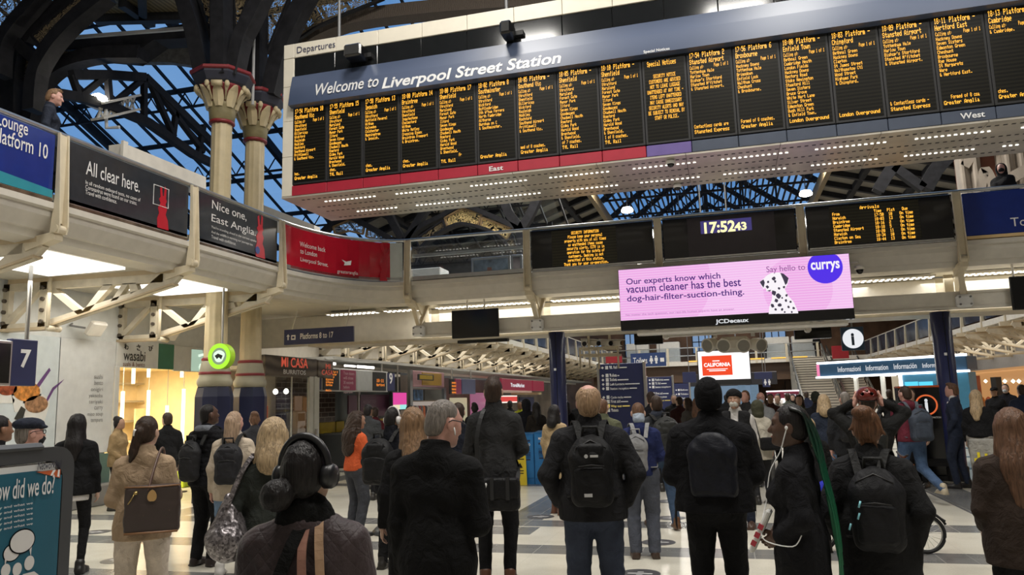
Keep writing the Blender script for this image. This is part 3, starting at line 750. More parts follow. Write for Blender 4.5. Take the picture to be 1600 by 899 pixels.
text('Welcome to',.3,(-6.96,YD-.149,7.375),EX,HUP,mat('pale_letter',(.74,.74,.74),.4),'welcome_lettering',dep,width=1.28,height=.24,shear=.18,bold=.012)
text('Liverpool Street Station',.3,(-5.60,YD-.149,7.32),EX,HUP,mat('pale_letter',(.74,.74,.74),.4),'station_name_lettering',dep,width=3.28,height=.295,shear=.18,bold=.024)
text('Special Notices',.08,(-.93,YD-.165,7.262),EX,EZ,mat('pale_letter',(.74,.74,.74),.4),'notice_heading',dep,width=.42,height=.065,bold=.02)
SH13=['Stratford','Maryland','Forest Gate','Manor Park','Ilford','Seven Kings','Goodmayes','Chadwell Heath','Romford','Gidea Park','Harold Wood','Brentwood','& Shenfield.']
COLS=[('17:54 Platform 10','Southend Vic',['Stratford','Shenfield','Billericay','Wickford','Rayleigh','Hockley','Rochford','Southend Airport','Prittlewell','& Southend Vic.'],'hes.','Greater Anglia',0),
 ('17:55 Platform 15','Shenfield',SH13,'ches.','TfL Rail',0),
 ('17:58 Platform 13','Ipswich',['Stratford','Hatfield Peverel','Witham','Kelvedon','Colchester','Manningtree','& Ipswich.'],'ches.','Greater Anglia',0),
 ('18:00 Platform 14','Braintree',['Stratford','Shenfield','Ingatestone','Chelmsford','Witham','White Notley','Cressing Essex','Braintree Freeport','& Braintree.'],'ches.','Greater Anglia',0),
 ('18:00 Platform 17','Shenfield',SH13,'             Fr','TfL Rail',0),
 ('18:02 Platform 8','Southminster',['Stratford','Wickford','Battlesbridge','Sth W\'ham Ferrers','North Fambridge','Althorne','Burnham on C','& Southminster.'],'','Greater Anglia',0),
 ('18:05 Platform -','Southend Vic',['Stratford','Shenfield','Billericay','Wickford','Rayleigh','Hockley','Rochford','Southend Airport','Prittlewell','& Southend Vic.'],'med of 8 coaches.','Greater Anglia',0),
 ('18:05 Platform -','Shenfield',SH13,'of 7 coaches.','TfL Rail',0),
 ('18:10 Platform -','Shenfield',SH13,'1 of 8 coaches.','TfL Rail',0),
 None,
 ('17:54 Platform 2','Stansted Airport',['Tottenham Hale','Harlow Town','Bishop\'s Stortford','Stansted M\'fitchet','& Stansted Airport.'],'Contactless cards are','Stansted Express',0),
 ('17:56 Platform 6','Broxbourne',['Hackney Downs','Tottenham Hale','Brimsdown','Enfield Lock','Waltham Cross','Cheshunt','& Broxbourne.'],'Formed of 8 coaches.','Greater Anglia',0),
 ('18:00 Platform -','Enfield Town',['Bethnal Green','Cambridge Heath','London Fields','Hackney Downs','Rectory Road','Stoke Newington','Stamford Hill','Seven Sisters','Bruce Grove','White Hart Lane','Silver Street','Edmonton Green','Bush Hill Park','& Enfield Town.'],'','London Overground',0),
 ('18:03 Platform -','Chingford',['Bethnal Green','Hackney Downs','Clapton','St James Street','Walthamstow Ctl','Wood Street','Highams Park','& Chingford.'],'','London Overground',1),
 ('18:09 Platform -','Stansted Airport',['Tottenham Hale','Harlow Town','Bishop\'s Stortford','Stansted M\'fitchet','& Stansted Airport.'],'& Contactless cards -','Stansted Express',0),
 ('18:11 Platform -','Hertford East',['Hackney Downs','Seven Sisters','Edmonton Green','Cheshunt','Broxbourne','Rye House','St Margarets','Ware','& Hertford East.'],'    Formed of 8 coa','Greater Anglia',0),
 ('18:13 Platform -','Cambridge',['& Cambridge.'],'ches.','Greater Anglia',0)]
NOTICE=['SECURITY NOTICE','CUSTOMERS ARE ADVISED','NOT TO LEAVE LUGGAGE','UNATTENDED AT ANY TIME -','ITEMS LEFT UNATTENDED','MAY CAUSE UNNECESSARY','SECURITY ALERTS AND MAY','BE SUBJECT TO REMOVAL BY','STAFF OR POLICE.']
for i,c in enumerate(COLS):
    x0=XC0+PITCH_D*i;xa,xb=x0+.02,x0+PITCH_D-.02
    q=MB();q.m(MBLACK).b2((x0+.003,YD-.03,5.755),(x0+PITCH_D-.003,YD+.05,7.235),.006)
    q.m(LEDBG).b2((xa+.02,YD-.036,5.80),(xb-.02,YD-.028,7.2))
    sc_=q.build('screen',None,dep)
    q=MB();yv=YD-.0385
    if c is None:
        led(q,'Special Notices',(xa+.07,yv,7.16),EX,EZ,.0052,.0125,1.25)
        for k,s in enumerate(NOTICE):
            w=len(s)*6*.0040;led(q,s,((xa+xb)/2-w/2,yv,6.93-k*.089),EX,EZ,.0040,.0092,1.2)
    else:
        a,p=c[0].split(' ',1)
        led(q,a,(xa+.03,yv,7.205),EX,EZ,.0054,.0128,1.25);led(q,p,(xa+.235,yv,7.205),EX,EZ,.0058,.0128,1.25)
        led(q,c[1],(xa+.03,yv,7.095),EX,EZ,.0056,.0122,1.25)
        led(q,'Calling at:',(xa+.03,yv,6.985),EX,EZ,.0034,.0088,1.2);led(q,'Page 1 of 1',(xb-.27,yv,6.99),EX,EZ,.0034,.0088,1.2)
        for k,s in enumerate(c[2]): led(q,s,(xa+.03,yv,6.905-k*.070),EX,EZ,.0045,.0079,1.2)
        led(q,c[3],(xa+.04,yv,5.99),EX,EZ,.0042,.0086,1.2);led(q,c[4],(xa+.04,yv,5.905),EX,EZ,.0056,.0088,1.35)
    o=q.build('amber_lettering',AMBER,None);o.parent=sc_;o['kind']='stuff'
STRIPS=[(0,9,mat('board_red',(.38,.025,.045),.35),'red_strip'),(9,10,mat('board_purple',(.14,.10,.30),.35),'purple_strip'),(10,17.3,mat('board_slate',(.06,.075,.11),.35),'slate_strip')]
for a,b,mm,nm in STRIPS:
    q=MB();k=a
    while k < b:
        q.b2((XC0+PITCH_D*k+.005,YD-.04,5.55),(min(XC0+PITCH_D*(k+1)-.005,XD1),YD+.05,5.735),.006);k +=1
    q.build(nm,mm,dep)
text('East',.1,(-3.655,YD-.046,5.60),EX,EZ,mat('pale_letter',(.74,.74,.74),.4),'east_lettering',dep,width=.25,height=.085,bold=.02)
text('West',.1,(3.58,YD-.046,5.60),EX,EZ,mat('pale_letter',(.74,.74,.74),.4),'west_lettering',dep,width=.32,height=.09,bold=.02)
# polished soffit with lamp slots
SOFF=mat('polished_steel_soffit',(.56,.52,.45),.34,.35,var=.15,vscale=2.5)
q=MB();k=0
while XC0-.1+1.437*k < XD1:
    xa=XC0-.1+1.437*k if k else XD0;xb=min(XC0-.1+1.437*(k+1)-.008,XD1)
    q.prism([(xa,YD-.03,5.548),(xb,YD-.03,5.548),(xb,YD+DEPTH,5.548),(xa,YD+DEPTH,5.548)],(0,0,-.03));k +=1
sf=q.build('soffit',SOFF,dep)
q=MB()
for yy in (.18,.75,1.1,1.62):
    x=XD0+.3
    while x < XD1-.2: q.b2((x,YD+yy-.02,5.514),(x+.055,YD+yy+.02,5.517));x +=.11
o=sub(q,'slots',sf,MBLACK);o['kind']='stuff'
q=MB()
for j,yy in enumerate((.42,1.32)):
    x=XD0+.55+.3*j
    while x < XD1-.2:
        if int((x+20)/.36) % 4 !=3: q.b2((x,YD+yy-.011,5.509),(x+.042,YD+yy+.012,5.514))
        x +=.09
o=sub(q,'lamps',sf,emit('soffit_lamp',(1,.95,.85),4));o['kind']='stuff'
# speakers and cameras fixed to the board
for x,z,lb in ((-6.06,8.03,'near its left end'),(-3.2,8.0,'near the word Station')):
    t=thing('loudspeaker','black box loudspeaker on the front of the departure board '+lb,'speaker',(x,YD-.12,z),'loudspeakers on the departure board')
    q=MB();q.box((x,YD-.22,z),(.34 if x < -5 else .2,.34,.24),None,.03);q.build('cabinet',BLACK,t)
    q=MB();q.box((x,YD-.395,z),(.27 if x < -5 else .14,.012,.18),None,.004);q.build('grille',mat('speaker_grille',(.02,.02,.02),.8,bump=.5,bscale=120),t)
    q=MB();q.b2((x+.1,YD-.1,z-.04),(x+.24,YD-.01,z+.04));q.build('bracket',MBLACK,t)
for x,y,lb in ((-.62,12.35,'front'),(-.6,13.85,'rear')):
    t=thing('dome_camera','small white dome camera under the %s edge of the board' % lb,'camera',(x,y,5.51),'dome cameras under the board')
    q=MB();q.lathe([(.05,.0),(.075,-.02),(.075,-.06),(.06,-.07)],(x,y,5.515),16);q.build('housing',WHITE,t,True)
    q=MB();q.lathe([(.06,-.06),(.055,-.09),(.03,-.115),(.004,-.12)],(x,y,5.515),16);q.build('dome',BLACK,t,True)
# -------- screens on the cross walkway
def wall_screen(i,label,nm,cat):
    x0,x1=PX[i]+.1,PX[i+1]-.1
    t=thing(nm,label,cat,((x0+x1)/2,YB-.02,ZG+.05))
    q=MB();q.b2((x0,YB-.05,ZG+.02),(x1,YB+.12,ZH-.05),.012);q.build('casing',BLACK,t)
    q=MB();q.b2((x0+.02,YB-.058,ZG+.02),(x1-.02,YB-.048,ZG+.05));q.build('lower_trim',STEEL,t)
    return t,x0,x1
t,x0,x1=wall_screen(1,'black screen with an amber security information notice left of the clock','information_screen','screen')
q=MB();q.b2((x0+.45,YB-.056,ZG+.08),(x1-.75,YB-.05,ZH-.1));q.build('display',wavemat('notice_display',(.012,.011,.006),(.035,.032,.015),5.2,.35,0,0,'Z'),t)
q=MB()
for k,s in enumerate(['SECURITY INFORMATION','Please keep your personal','property with you at all times','as unattended items cause','security alerts. CCTV is in','operation for the safety of','customers. Smoking is not','permitted at this station.','Thank you for your co-operation.']):
    w=len(s)*6*.0049;led(q,s,(x0+1.17-w/2,YB-.058,ZH-.14-k*.083),EX,EZ,.0049,.0093,1.25)
o=q.build('amber_lettering',AMBER,t);o['kind']='stuff'
t,x0,x1=wall_screen(2,'black clock screen showing 17:52 43 in pale yellow figures','clock_display','clock')
cf_=mat('clock_face_glass',(.03,.024,.032),.15);c0=onY(1075,372,YB).x;c1=onY(1200,350,YB).x
q=MB();q.b2((c0,YB-.056,ZG+.05),(c1+.12,YB-.05,ZH-.08));q.build('face',cf_,t)
q=MB();a=onY(1097,366,YB);b=onY(1172,343,YB);q.b2((a.x-.02,YB-.06,a.z-.01),(b.x+.02,YB-.056,b.z+.03));q.build('display',emit('clock_backlight',(.05,.04,.17),1.0),t)
CLK=emit('clock_digits',(1,.93,.42),1.35)
text('17:52',.2,(a.x,YB-.06,a.z),EX,EZ,CLK,'hours_lettering',t,width=.60,height=.235,bold=.03)
text('43',.2,(a.x+.64,YB-.06,a.z+.01),EX,EZ,CLK,'seconds_lettering',t,width=.23,height=.165,bold=.03)
t,x0,x1=wall_screen(3,'black arrivals screen with an amber timetable','arrivals_screen','screen')
q=MB();q.b2((x0+.43,YB-.056,ZG+.09),(x1-.55,YB-.05,ZH-.1));q.build('display',wavemat('notice_display',(.012,.011,.006),(.035,.032,.015),5.2,.35,0,0,'Z'),t)
q=MB();yv=YB-.058;xs=[x0+.48,x0+1.22,x0+1.45,x0+1.66];dz=.085
led(q,'Arrivals',(x0+.98,yv,ZH-.13),EX,EZ,.0072,.0092,1.3)
rows=[('From','Time','Plat','Due'),('Norwich','17:50','10','On time'),('Braintree','18:03','13','On time'),('Cambridge','18:16','2','On time'),('Stansted Airport','18:18','5','On time'),('Norwich','18:20','11','On time'),('Clacton on Sea','18:34','10','On time'),('Braintree','18:44','13','On time')]
for k,r_ in enumerate(rows):
    for x,s in zip(xs,r_):
        led(q,s,(x+(.02 if s.isdigit() else .05 if s =='Due' else 0),yv,ZH-.22-k*.079),EX,EZ,.0056,.0088,1.3)
o=q.build('amber_lettering',AMBER,t);o['kind']='stuff'
SGB=mat('poster_blue',(.012,.03,.20),.12)
t=thing('walkway_sign','bright blue walkway sign starting with the letters To, at the right edge','sign',(5.7,YB,ZG))
q=MB();q.b2((PX[4]+.1,YB-.04,ZG+.06),(PX[5]-.1,YB+.02,ZH-.06),.01);q.build('panel',SGB,t)
a=onY(1578,355,YB);text('To',.3,(a.x,YB-.045,a.z),EX,EZ,WHITE,'lettering',t,height=.17,size=.2) if False else text('To',.235,(a.x,YB-.045,a.z),EX,EZ,WHITE,'lettering',t)
q=MB();q.m(mat('bright_trim',(.7,.5,.25),.4)).b2((PX[4]+.1,YB-.045,ZG+.0),(PX[5]-.1,YB+.02,ZG+.055));q.build('lower_trim',None,t)
# open bay: rail, glass, cabinets and posters behind
t=thing('glass_balustrade','clear glass balustrade bay right of the red banner, posters behind it','balustrade',(-5.3,YB,ZG),None)
q=MB();q.b2((PX[0]+.1,YB-.01,ZG+.05),(PX[1]-.1,YB+.005,ZH-.06));q.build('pane',GLASS,t)
q=MB();q.b2((PX[0]+.08,YB+.03,ZG+.53),(PX[1]-.08,YB+.07,ZG+.60));q.b2((PX[0]+.08,YB-.03,ZG+.0),(PX[1]-.08,YB+.02,ZG+.06));q.build('mid_rail',STEEL,t)
q=MB();a=onY(640,420,19.2);b=onY(688,440,19.2);q.b2((a.x-.2,19.2,4.36),(b.x,19.9,5.35),.02);o=q.build('white_cabinet',STONEW);tag(o,'white cabinet on the walkway behind the rail, right of the red banner','cabinet')
for i,(xa,xb,colr,lb) in enumerate(((737,797,(.10,.13,.16),'with a bottle shape'),(799,816,(.16,.13,.13),'narrow one'))):
    a=onY(xa,440,18.6);b=onY(xb,408,18.6)
    t=thing('poster_case','framed grey poster behind the glass left of the security screen, '+lb,'poster',(a.x,18.6,4.36))
    q=MB();q.b2((a.x,18.6,4.36),(b.x,18.68,5.4),.01);q.build('frame',STEEL,t)
    q=MB();q.b2((a.x+.06,18.585,4.55),(b.x-.06,18.6,5.33));q.build('print',mat('poster_print_%d' % i,colr,.2,var=.9,vscale=4),t)
    if i ==0:
        c=onY(765,430,18.58);q=MB();q.lathe([(.16,0),(.17,.25),(.12,.36),(.06,.46),(.06,.52)],(c.x,18.58,4.6),12,None,.05);q.build('bottle_print',mat('poster_brown',(.17,.06,.04),.3),t)
# -------- banners on the west walkway
def banner(y0,y1,z0,z1,material,label,nm='banner'):
    t=thing(nm,label,'banner',(XB,(y0+y1)/2,z0))
    q=MB();q.b2((XB-.02,y0,z0),(XB+.012,y1,z1),.004);q.build('panel',material,t)
    q=MB();q.b2((XB+.0,y0,z0-.11),(XB+.02,y1,z0-.012));q.build('lower_trim',mat('brown_glass_strip',(.10,.07,.05),.12,var=.5),t)
    return t
ZB0,ZB1=ZG+.04,ZH-.05
BLKB=mat('black_banner_gloss',(.030,.034,.042),.16,var=.1)
WB=mat('banner_white',(.72,.72,.72),.4)
t=banner(PY[0]+.1,PY[1]-.1,ZB0,ZB1,SGB,'deep blue lounge sign at the left edge with white lettering')
a=onX(-5,222,XB);b=onX(70,250,XB)
y0_=onX(0,205,XB).y;y1_=onX(40,214,XB).y;w_=(y1_-y0_)*1.22
text('Lounge',.22,(XB+.016,y1_-w_,onX(38,211,XB).z),EY,EZ,WB,'lounge_lettering',t,width=w_,height=.22,bold=.006)
y1_=onX(71,250,XB).y;w_=(y1_-y0_)*1.16
text('Platform 10',.22,(XB+.016,y1_-w_,onX(69,248,XB).z),EY,EZ,WB,'platform_lettering',t,width=w_,height=.19,bold=.006)
q=MB();q.prism([(XB+.014,PY[0]+.1,ZB0+.24),(XB+.014,PY[1]-.1,ZB0+.10),(XB+.014,PY[1]-.1,ZB0),(XB+.014,PY[0]+.1,ZB0)],(.003,0,0));q.build('turquoise_stripe',mat('turquoise',(.03,.25,.32),.3),t)
t=banner(PY[1]+.12,PY[2]-.1,ZB0,ZB1,BLKB,'black banner on the left walkway reading All clear here')
def on_banner(s,x,y,h,w,nm,bold=0.0):
    a=onX(x,y,XB+.015);text(s,.2,(XB+.014,a.y,a.z),EY,EZ,WB,nm,t,width=w,height=h,bold=bold)
on_banner('All clear here.',134,272,.20,1.0,'headline',.004)
for k,s in enumerate(('In all random onboard tests, no cases of','Coronavirus were found on our trains.','Travel with confidence.')): on_banner(s,133,287+8*k,.06,(1.02,.95,.56)[k],'small_print')
def hare(y,z,h,nm):
    """red running-hare figure printed on the banner"""
    pts=[(-.07,0),(.12,0),(.10,.22),(.06,.34),(.08,.48),(.05,.58),(.07,.66),(.055,.72),(.06,.95),(.03,1.0),(.02,.76),(0,.76),(-.02,.97),(-.05,.93),(-.035,.72),(-.06,.66),(-.03,.58),(-.07,.46),(-.05,.34),(-.08,.2)]
    q=MB();q.prism([(XB+.014,y+a*h*1.9,z+b*h) for a,b in pts],(.005,0,0));return q.build(nm,mat('hare_red',(.45,.015,.03),.3),t)
hare(onX(252,330,XB).y,ZB0+.02,.68,'red_figure_print')
q=MB();a=onX(241,288,XB+.02);b=onX(263,326,XB+.02);q.tube([(XB+.016,a.y,a.z),(XB+.016,b.y,a.z),(XB+.016,b.y,b.z),(XB+.016,a.y,b.z)],.008,6,True);q.build('white_square_outline',WB,t)
t=banner(PY[2]+.12,PY[3]-.12,ZB0,ZB1,BLKB,'black banner on the left walkway reading Nice one, East Anglia')
on_banner('Nice one,',330,325,.17,.98,'headline',.004);on_banner('East Anglia.',329,345,.17,1.28,'headline',.004)
for k,s in enumerate(('You\'re traveling ahead in the current uptake','And the wildlife is warming our journeys too.','Travel with confidence.')): on_banner(s,330,356+8*k,.055,(1.3,1.2,.68)[k],'small_print')
hare(onX(404,395,XB).y,ZB0+.02,.82,'red_figure_print')
q=MB();a=onX(403,391,XB+.03);q.cyl((XB+.02,a.y,a.z),(XB+.026,a.y,a.z),.07,None,18);q.build('blue_badge',mat('badge_blue',(.03,.06,.25),.3),t)
# curved red banner
REDB=mat('banner_red',(.50,.012,.03),.10,var=.05)
t=thing('banner','glossy red banner curving round the corner, reading Welcome back to London Liverpool Street','banner',(-7.9,14.6,ZB0))
cpath=[(XB,13.1,-1,0)]+[e for e in edge[4:15]]+[(-6.8,YB,0,1)]
ks=[p for p in cpath]
vs,fs=sweep(ks[:11],[(-.012,ZB0),(-.012,ZB1),(.03,ZB1),(.03,ZB0)]);q=MB();q.add(vs,fs);q.build('panel',REDB,t)
vs,fs=sweep(ks[10:],[(-.012,ZB0),(-.012,ZB1),(.03,ZB1),(.03,ZB0)]);q=MB();q.add(vs,fs);q.build('white_end_panel',mat('pale_mint',(.55,.60,.58),.2),t)
def near_edge(px,py):
    best=None
    for i in range(len(edge)-1):
        for k in range(20):
            x=edge[i][0]+(edge[i+1][0]-edge[i][0])*k/20;y=edge[i][1]+(edge[i+1][1]-edge[i][1])*k/20
            if y < 12.9 or x > -6.6: continue
            dv=Vector((x,y,0))-CAM;r_=ray(px,py)
            e=abs(dv.x*r_.y-dv.y*r_.x)
            if best is None or e < best[0]:
                n_=Vector((edge[i][2],edge[i][3],0)).normalized();best=(e,Vector((x,y,0)),n_,(dv.x*r_.x+dv.y*r_.y)/(r_.x**2+r_.y**2))
    e,P,n_,k=best;P=P-n_*.016;P.z=CAM_H+ray(px,py).z*k
    return P,Vector((-n_.y,n_.x,0))*(-1)
for s,x,y,w,h in (('Welcome back',461,386,.78,.10),('to London',461,397,.50,.10),('Liverpool Street.',461,409,.84,.11)):
    P,R=near_edge(x+6,y);P2,R2=near_edge(x+34,y+9)
    text(s,.1,P-R*.05,(P2-P).xy.to_3d(),EZ,WB,'headline',t,width=w,height=h,bold=.003,depth=.05)
P,R=near_edge(524,427);P2,R2=near_edge(556,425)
text('greateranglia',.1,P,(P2-P).xy.to_3d(),EZ,WB,'company_lettering',t,width=.52,height=.10,depth=.05)
P,R=near_edge(531,413);q=MB();q.prism([P+R*a+EZ*b+Vector((R.y,-R.x,0))*.05 for a,b in ((0,.09),(.12,.06),(.26,.10),(.24,.0),(.06,-.03),(.08,.03))],Vector((R.y,-R.x,0))*.006);q.build('arrow_emblem',WB,t)
P,R=near_edge(601,440);N_=Vector((R.y,-R.x,0))
q=MB();q.prism([P+R*a*.9+EZ*b*.9+N_*.04 for a,b in ((-.13,0),(.06,0),(.02,.12),(.06,.3),(.02,.42),(.05,.52),(.09,.62),(.07,.68),(.13,.86),(.05,.74),(.01,.68),(-.05,.95),(-.11,.93),(-.1,.8),(-.02,.66),(-.05,.5),(-.14,.42),(-.08,.3),(-.12,.16))],N_*.006);q.build('red_figure_print',mat('hare_red',(.45,.015,.03),.3),t)
# -------- pink billboard
XA0,XA1=onY(967,424,15.45).x,onY(1325,399,15.45).x
ZA1=onY(1140,411,15.45).z;ZA0=onY(970,502,15.45).z;YAD=15.38
t=thing('billboard_screen','large pink LED billboard with a spotted dog, in front of the walkway','billboard',((XA0+XA1)/2,YAD+.05,ZA0-.2))
q=MB();q.b2((XA0-.01,YAD,ZA0-.2),(XA1+.01,YAD+.16,ZA1+.01),.01);q.build('casing',BLACK,t)
def pinkmat():
    m,n,l,b=newmat('pink_led_picture')
    tcn=n.new('ShaderNodeTexCoord');sp=n.new('ShaderNodeSeparateXYZ');l.new(tcn.outputs['Object'],sp.inputs[0])
    def M(op,a,c=None):
        k=n.new('ShaderNodeMath');k.operation=op
        for i,v in enumerate((a,c)):
            if v is None: continue
            if isinstance(v,(int,float)): k.inputs[i].default_value=v
            else: l.new(v,k.inputs[i])
        return k.outputs[0]
    line=M('GREATER_THAN',M('FRACT',M('MULTIPLY',sp.outputs[2],20.0)),.78)
    def circ(cx,cz,r): return M('LESS_THAN',M('SQRT',M('ADD',M('POWER',M('SUBTRACT',sp.outputs[0],cx),2.0),M('POWER',M('SUBTRACT',sp.outputs[2],cz),2.0))),r)
    c1=M('MAXIMUM',circ(XA0+.75,ZA1-.28,1.05),circ(XA1-.95,ZA0+.42,.62))
    mx=n.new('ShaderNodeMixRGB');l.new(c1,mx.inputs[0]);mx.inputs[1].default_value=(.90,.52,.86,1);mx.inputs[2].default_value=(.86,.42,.80,1)
    m2=n.new('ShaderNodeMixRGB');l.new(M('MULTIPLY',line,.5),m2.inputs[0]);l.new(mx.outputs[0],m2.inputs[1]);m2.inputs[2].default_value=(.98,.82,.97,1)
    l.new(m2.outputs[0],b.inputs['Emission Color']);b.inputs['Emission Strength'].default_value=1.0;b.inputs['Base Color'].default_value=(0,0,0,1)
    return m
q=MB();q.b2((XA0,YAD-.012,ZA0),(XA1,YAD,ZA1));q.build('picture',pinkmat(),t)
PUR=emit('billboard_purple',(.075,.02,.20),1.0);WADE=emit('billboard_white',(.95,.90,.95),1.0)
yv=YAD-.014
for s,x,y,w in (('Our experts know which',980,450,1.74),('vacuum cleaner has the best',981,463,2.09),('dog-hair-filter-suction-thing.',982,474,2.13)):
    pass
z1=onY(981,445,YAD).z
for k,(s,w) in enumerate((('Our experts know which',1.00),('vacuum cleaner has the best',1.21),('dog-hair-filter-suction-thing.',1.23))):
    text(s,.14,(XA0+.14,yv,z1-.172*k),EX,EZ,PUR,'slogan_lettering',t,width=w*1.0*(XA1-XA0)/2.36,height=.16,bold=.012)
text('No matter the tech question, our real-life human experts have an answer.',.05,(XA0+.10,yv,ZA0+.085),EX,EZ,emit('billboard_mauve',(.45,.16,.45),1),'small_print',t,width=2.1,height=.055)
ca=onY(1289,418,YAD)
q=MB();q.prism([(ca.x+.31*math.cos(a),yv,min(ca.z+.31*math.sin(a),ZA1)) for a in [2*math.pi*i/40 for i in range(40)]],(0,-.004,0));q.build('logo_disc',emit('logo_violet',(.085,.03,.80),1.0),t)
text('currys',.1,(ca.x-.255,yv-.005,ca.z-.03),EX,EZ,WADE,'logo_lettering',t,width=.51,height=.21,bold=.025)
text('Say hello to',.09,(ca.x-1.06,yv,ca.z-.02),EX,EZ,emit('billboard_mauve2',(.25,.07,.28),1),'greeting_lettering',t,width=.70,height=.15)
text('JCDecaux',.1,((XA0+XA1)/2-.32,YAD-.004,ZA0-.155),EX,EZ,WHITEE,'maker_lettering',t,width=.62,height=.105,bold=.03)
# dog picture: outline in screen metres from the head centre
def PT(x,y): p=onY(x,y,YAD);return (p.x,p.z)
body=[(1201,491),(1202,480),(1206,468),(1207,458),(1204,455),(1198,456),(1196,450),(1193,452),(1189,446),(1187,441),(1193,436),(1199,430),(1206,427),(1216,426),(1223,428),(1231,434),(1232,440),(1229,447),(1226,452),(1231,462),(1240,472),(1247,488),(1247,490)]
q=MB();q.m(WADE).prism([(x,yv,z) for x,z in [PT(*p) for p in body]],(0,-.003,0))
DK=emit('billboard_dark',(.05,.04,.07),1)
q.m(DK)
for pts in ([(1219,427),(1224,428),(1232,435),(1230,443),(1227,446),(1224,438)],[(1187,441),(1193,437),(1195,442),(1193,450),(1190,446)],[(1196,448),(1199,446),(1202,449),(1199,452)],[(1198,455),(1205,453),(1203,456)]):
    q.prism([(x,yv-.003,z) for x,z in [PT(*p) for p in pts]],(0,-.002,0))
rr=random.Random(5)
for (cx,cy,r) in ((1209,436,3),(1211,440,2),(1200,441,2),(1209,458,4),(1216,463,4),(1213,470,3),(1207,478,3),(1218,477,3),(1222,484,2),(1228,470,2),(1229,462,2),(1235,472,2),(1232,480,2),(1240,482,2),(1212,484,2),(1222,466,1.5),(1226,488,1.5),(1237,488,1.5),(1217,451,2),(1225,449,2)):
    c=PT(cx,cy);R_=r*.0125
    q.prism([(c[0]+R_*(.7+.4*rr.random())*math.cos(a),yv-.003,c[1]+R_*1.1*(.7+.4*rr.random())*math.sin(a)) for a in [2*math.pi*i/9 for i in range(9)]],(0,-.002,0))
q.build('dog_picture',None,t)
q=MB();q.b2((XA0+.3,YAD+.1,ZA0-.3),(XA1-.1,YAD+.4,ZA0-.22));q.b2((XA0+.5,YAD+.16,ZA0-.2),(XA0+.6,YB+.9,ZA0-.1));q.b2((XA1-.6,YAD+.16,ZA0-.2),(XA1-.5,YB+.9,ZA0-.1));q.build('mounting_arm',STONEW,t)
q=MB()
for x in (XA0+.7,XA0+1.35): q.cyl((x,YAD+.3,ZA0-.2),(x,YAD+.3,ZA0-.55),.03)
# -------- blank monitors
def monitor(pts,Y,label):
    a,b=onY(*pts[0],Y),onY(*pts[1],Y)
    t=thing('monitor',label,'monitor',((a.x+b.x)/2,Y,b.z))
    q=MB();q.b2((a.x,Y-.03,b.z),(b.x,Y+.03,a.z),.012);q.b2((a.x+.1,Y+.03,b.z+.1),(b.x-.1,Y+.1,a.z-.1),.02);q.build('casing',MBLACK,t)
    q=MB();q.b2((a.x+.02,Y-.035,b.z+.02),(b.x-.02,Y-.03,a.z-.02));q.build('display',BLACK,t)
    q=MB();q.cyl(((a.x+b.x)/2-.2,Y+.06,a.z-.1),((a.x+b.x)/2-.2,Y+.06,3.95),.018);q.cyl(((a.x+b.x)/2+.2,Y+.06,a.z-.1),((a.x+b.x)/2+.2,Y+.06,3.95),.018);q.build('hanger',STONEW,t)
monitor([(706,486),(780,526)],16.0,'blank black monitor hanging under the walkway, left of the navy column')
monitor([(1576,433),(1640,482)],16.0,'blank black monitor hanging at the right edge under the blue To sign')
q=MB();a=onY(735,533,17.0);b=onY(820,528,17.0);q.b2((a.x-.3,16.95,a.z-.05),(b.x-.4,17.1,a.z+.05));o=q.build('sign_box',MBLACK);tag(o,'long thin black sign box seen edge-on below the blank hanging monitor','sign')
# -------- Platforms sign
YS=15.75;a,b=onY(445,516,YS),onY(553,534,YS)
t=thing('platform_sign','navy hanging sign reading Platforms 8 to 17 with a white arrow','sign',(a.x,YS,b.z-.02))
q=MB();q.b2((a.x,YS-.03,b.z+.0),(b.x,YS+.03,a.z),.006);q.build('panel',SIGNB,t)
text('Platforms 8 to 17',.1,(a.x+.42,YS-.034,b.z+.12),EX,EZ,WHITE,'lettering',t,width=.84,height=.135,bold=.018)
q=MB();q.prism([(a.x+.11+dx,YS-.036,b.z+.16+dz) for dx,dz in ((-.045,.03),(0,.085),(.045,.03),(.015,.035),(.015,-.05),(-.015,-.05),(-.015,.035))],(0,.004,0));q.b2((a.x+.19,YS-.036,b.z+.11),(a.x+.30,YS-.032,b.z+.22));q.build('arrow_symbol',WHITE,t)
q=MB();q.b2((a.x+.215,YS-.039,b.z+.14),(a.x+.275,YS-.036,b.z+.19));q.build('lift_symbol',SIGNB,t)
q=MB()
for x in (a.x+.2,b.x-.2): q.cyl((x,YS,a.z),(x,YS+.2,3.95),.015)
q.build('hanger',STONEW,t)

c=onY(1343,420,15.5)
t=thing('dome_camera','white dome camera on a short arm right of the pink billboard','camera',c)
q=MB();q.tube([(c.x-.25,15.6,c.z+.12),(c.x-.02,15.5,c.z+.12),(c.x,15.5,c.z+.06)],.025,8);q.lathe([(.04,.07),(.085,.05),(.09,.0),(.07,-.02)],c,18);q.build('housing',STONEW,t,True)
q=MB();q.lathe([(.07,-.02),(.06,-.07),(.03,-.10),(.004,-.105)],c,16);q.build('dome',BLACK,t,True)
# ================================================================== west frontage
def boxX(mb,x0,y0,x1,y1,X,dx,bev=0.0):
    """a box standing on the plane x = X whose face is seen between the two photo corners (heights read at the left edge)"""
    a=onX(x0,y0,X);b=onX(x0,y1,X);c=onX(x1,(y0+y1)/2,X)
    mb.b2((X-dx,a.y,max(b.z,0)),(X,c.y,a.z),bev);return a,b,c
def cen(a,b,c): return ((a.x+c.x)/2,(a.y+c.y)/2,b.z)
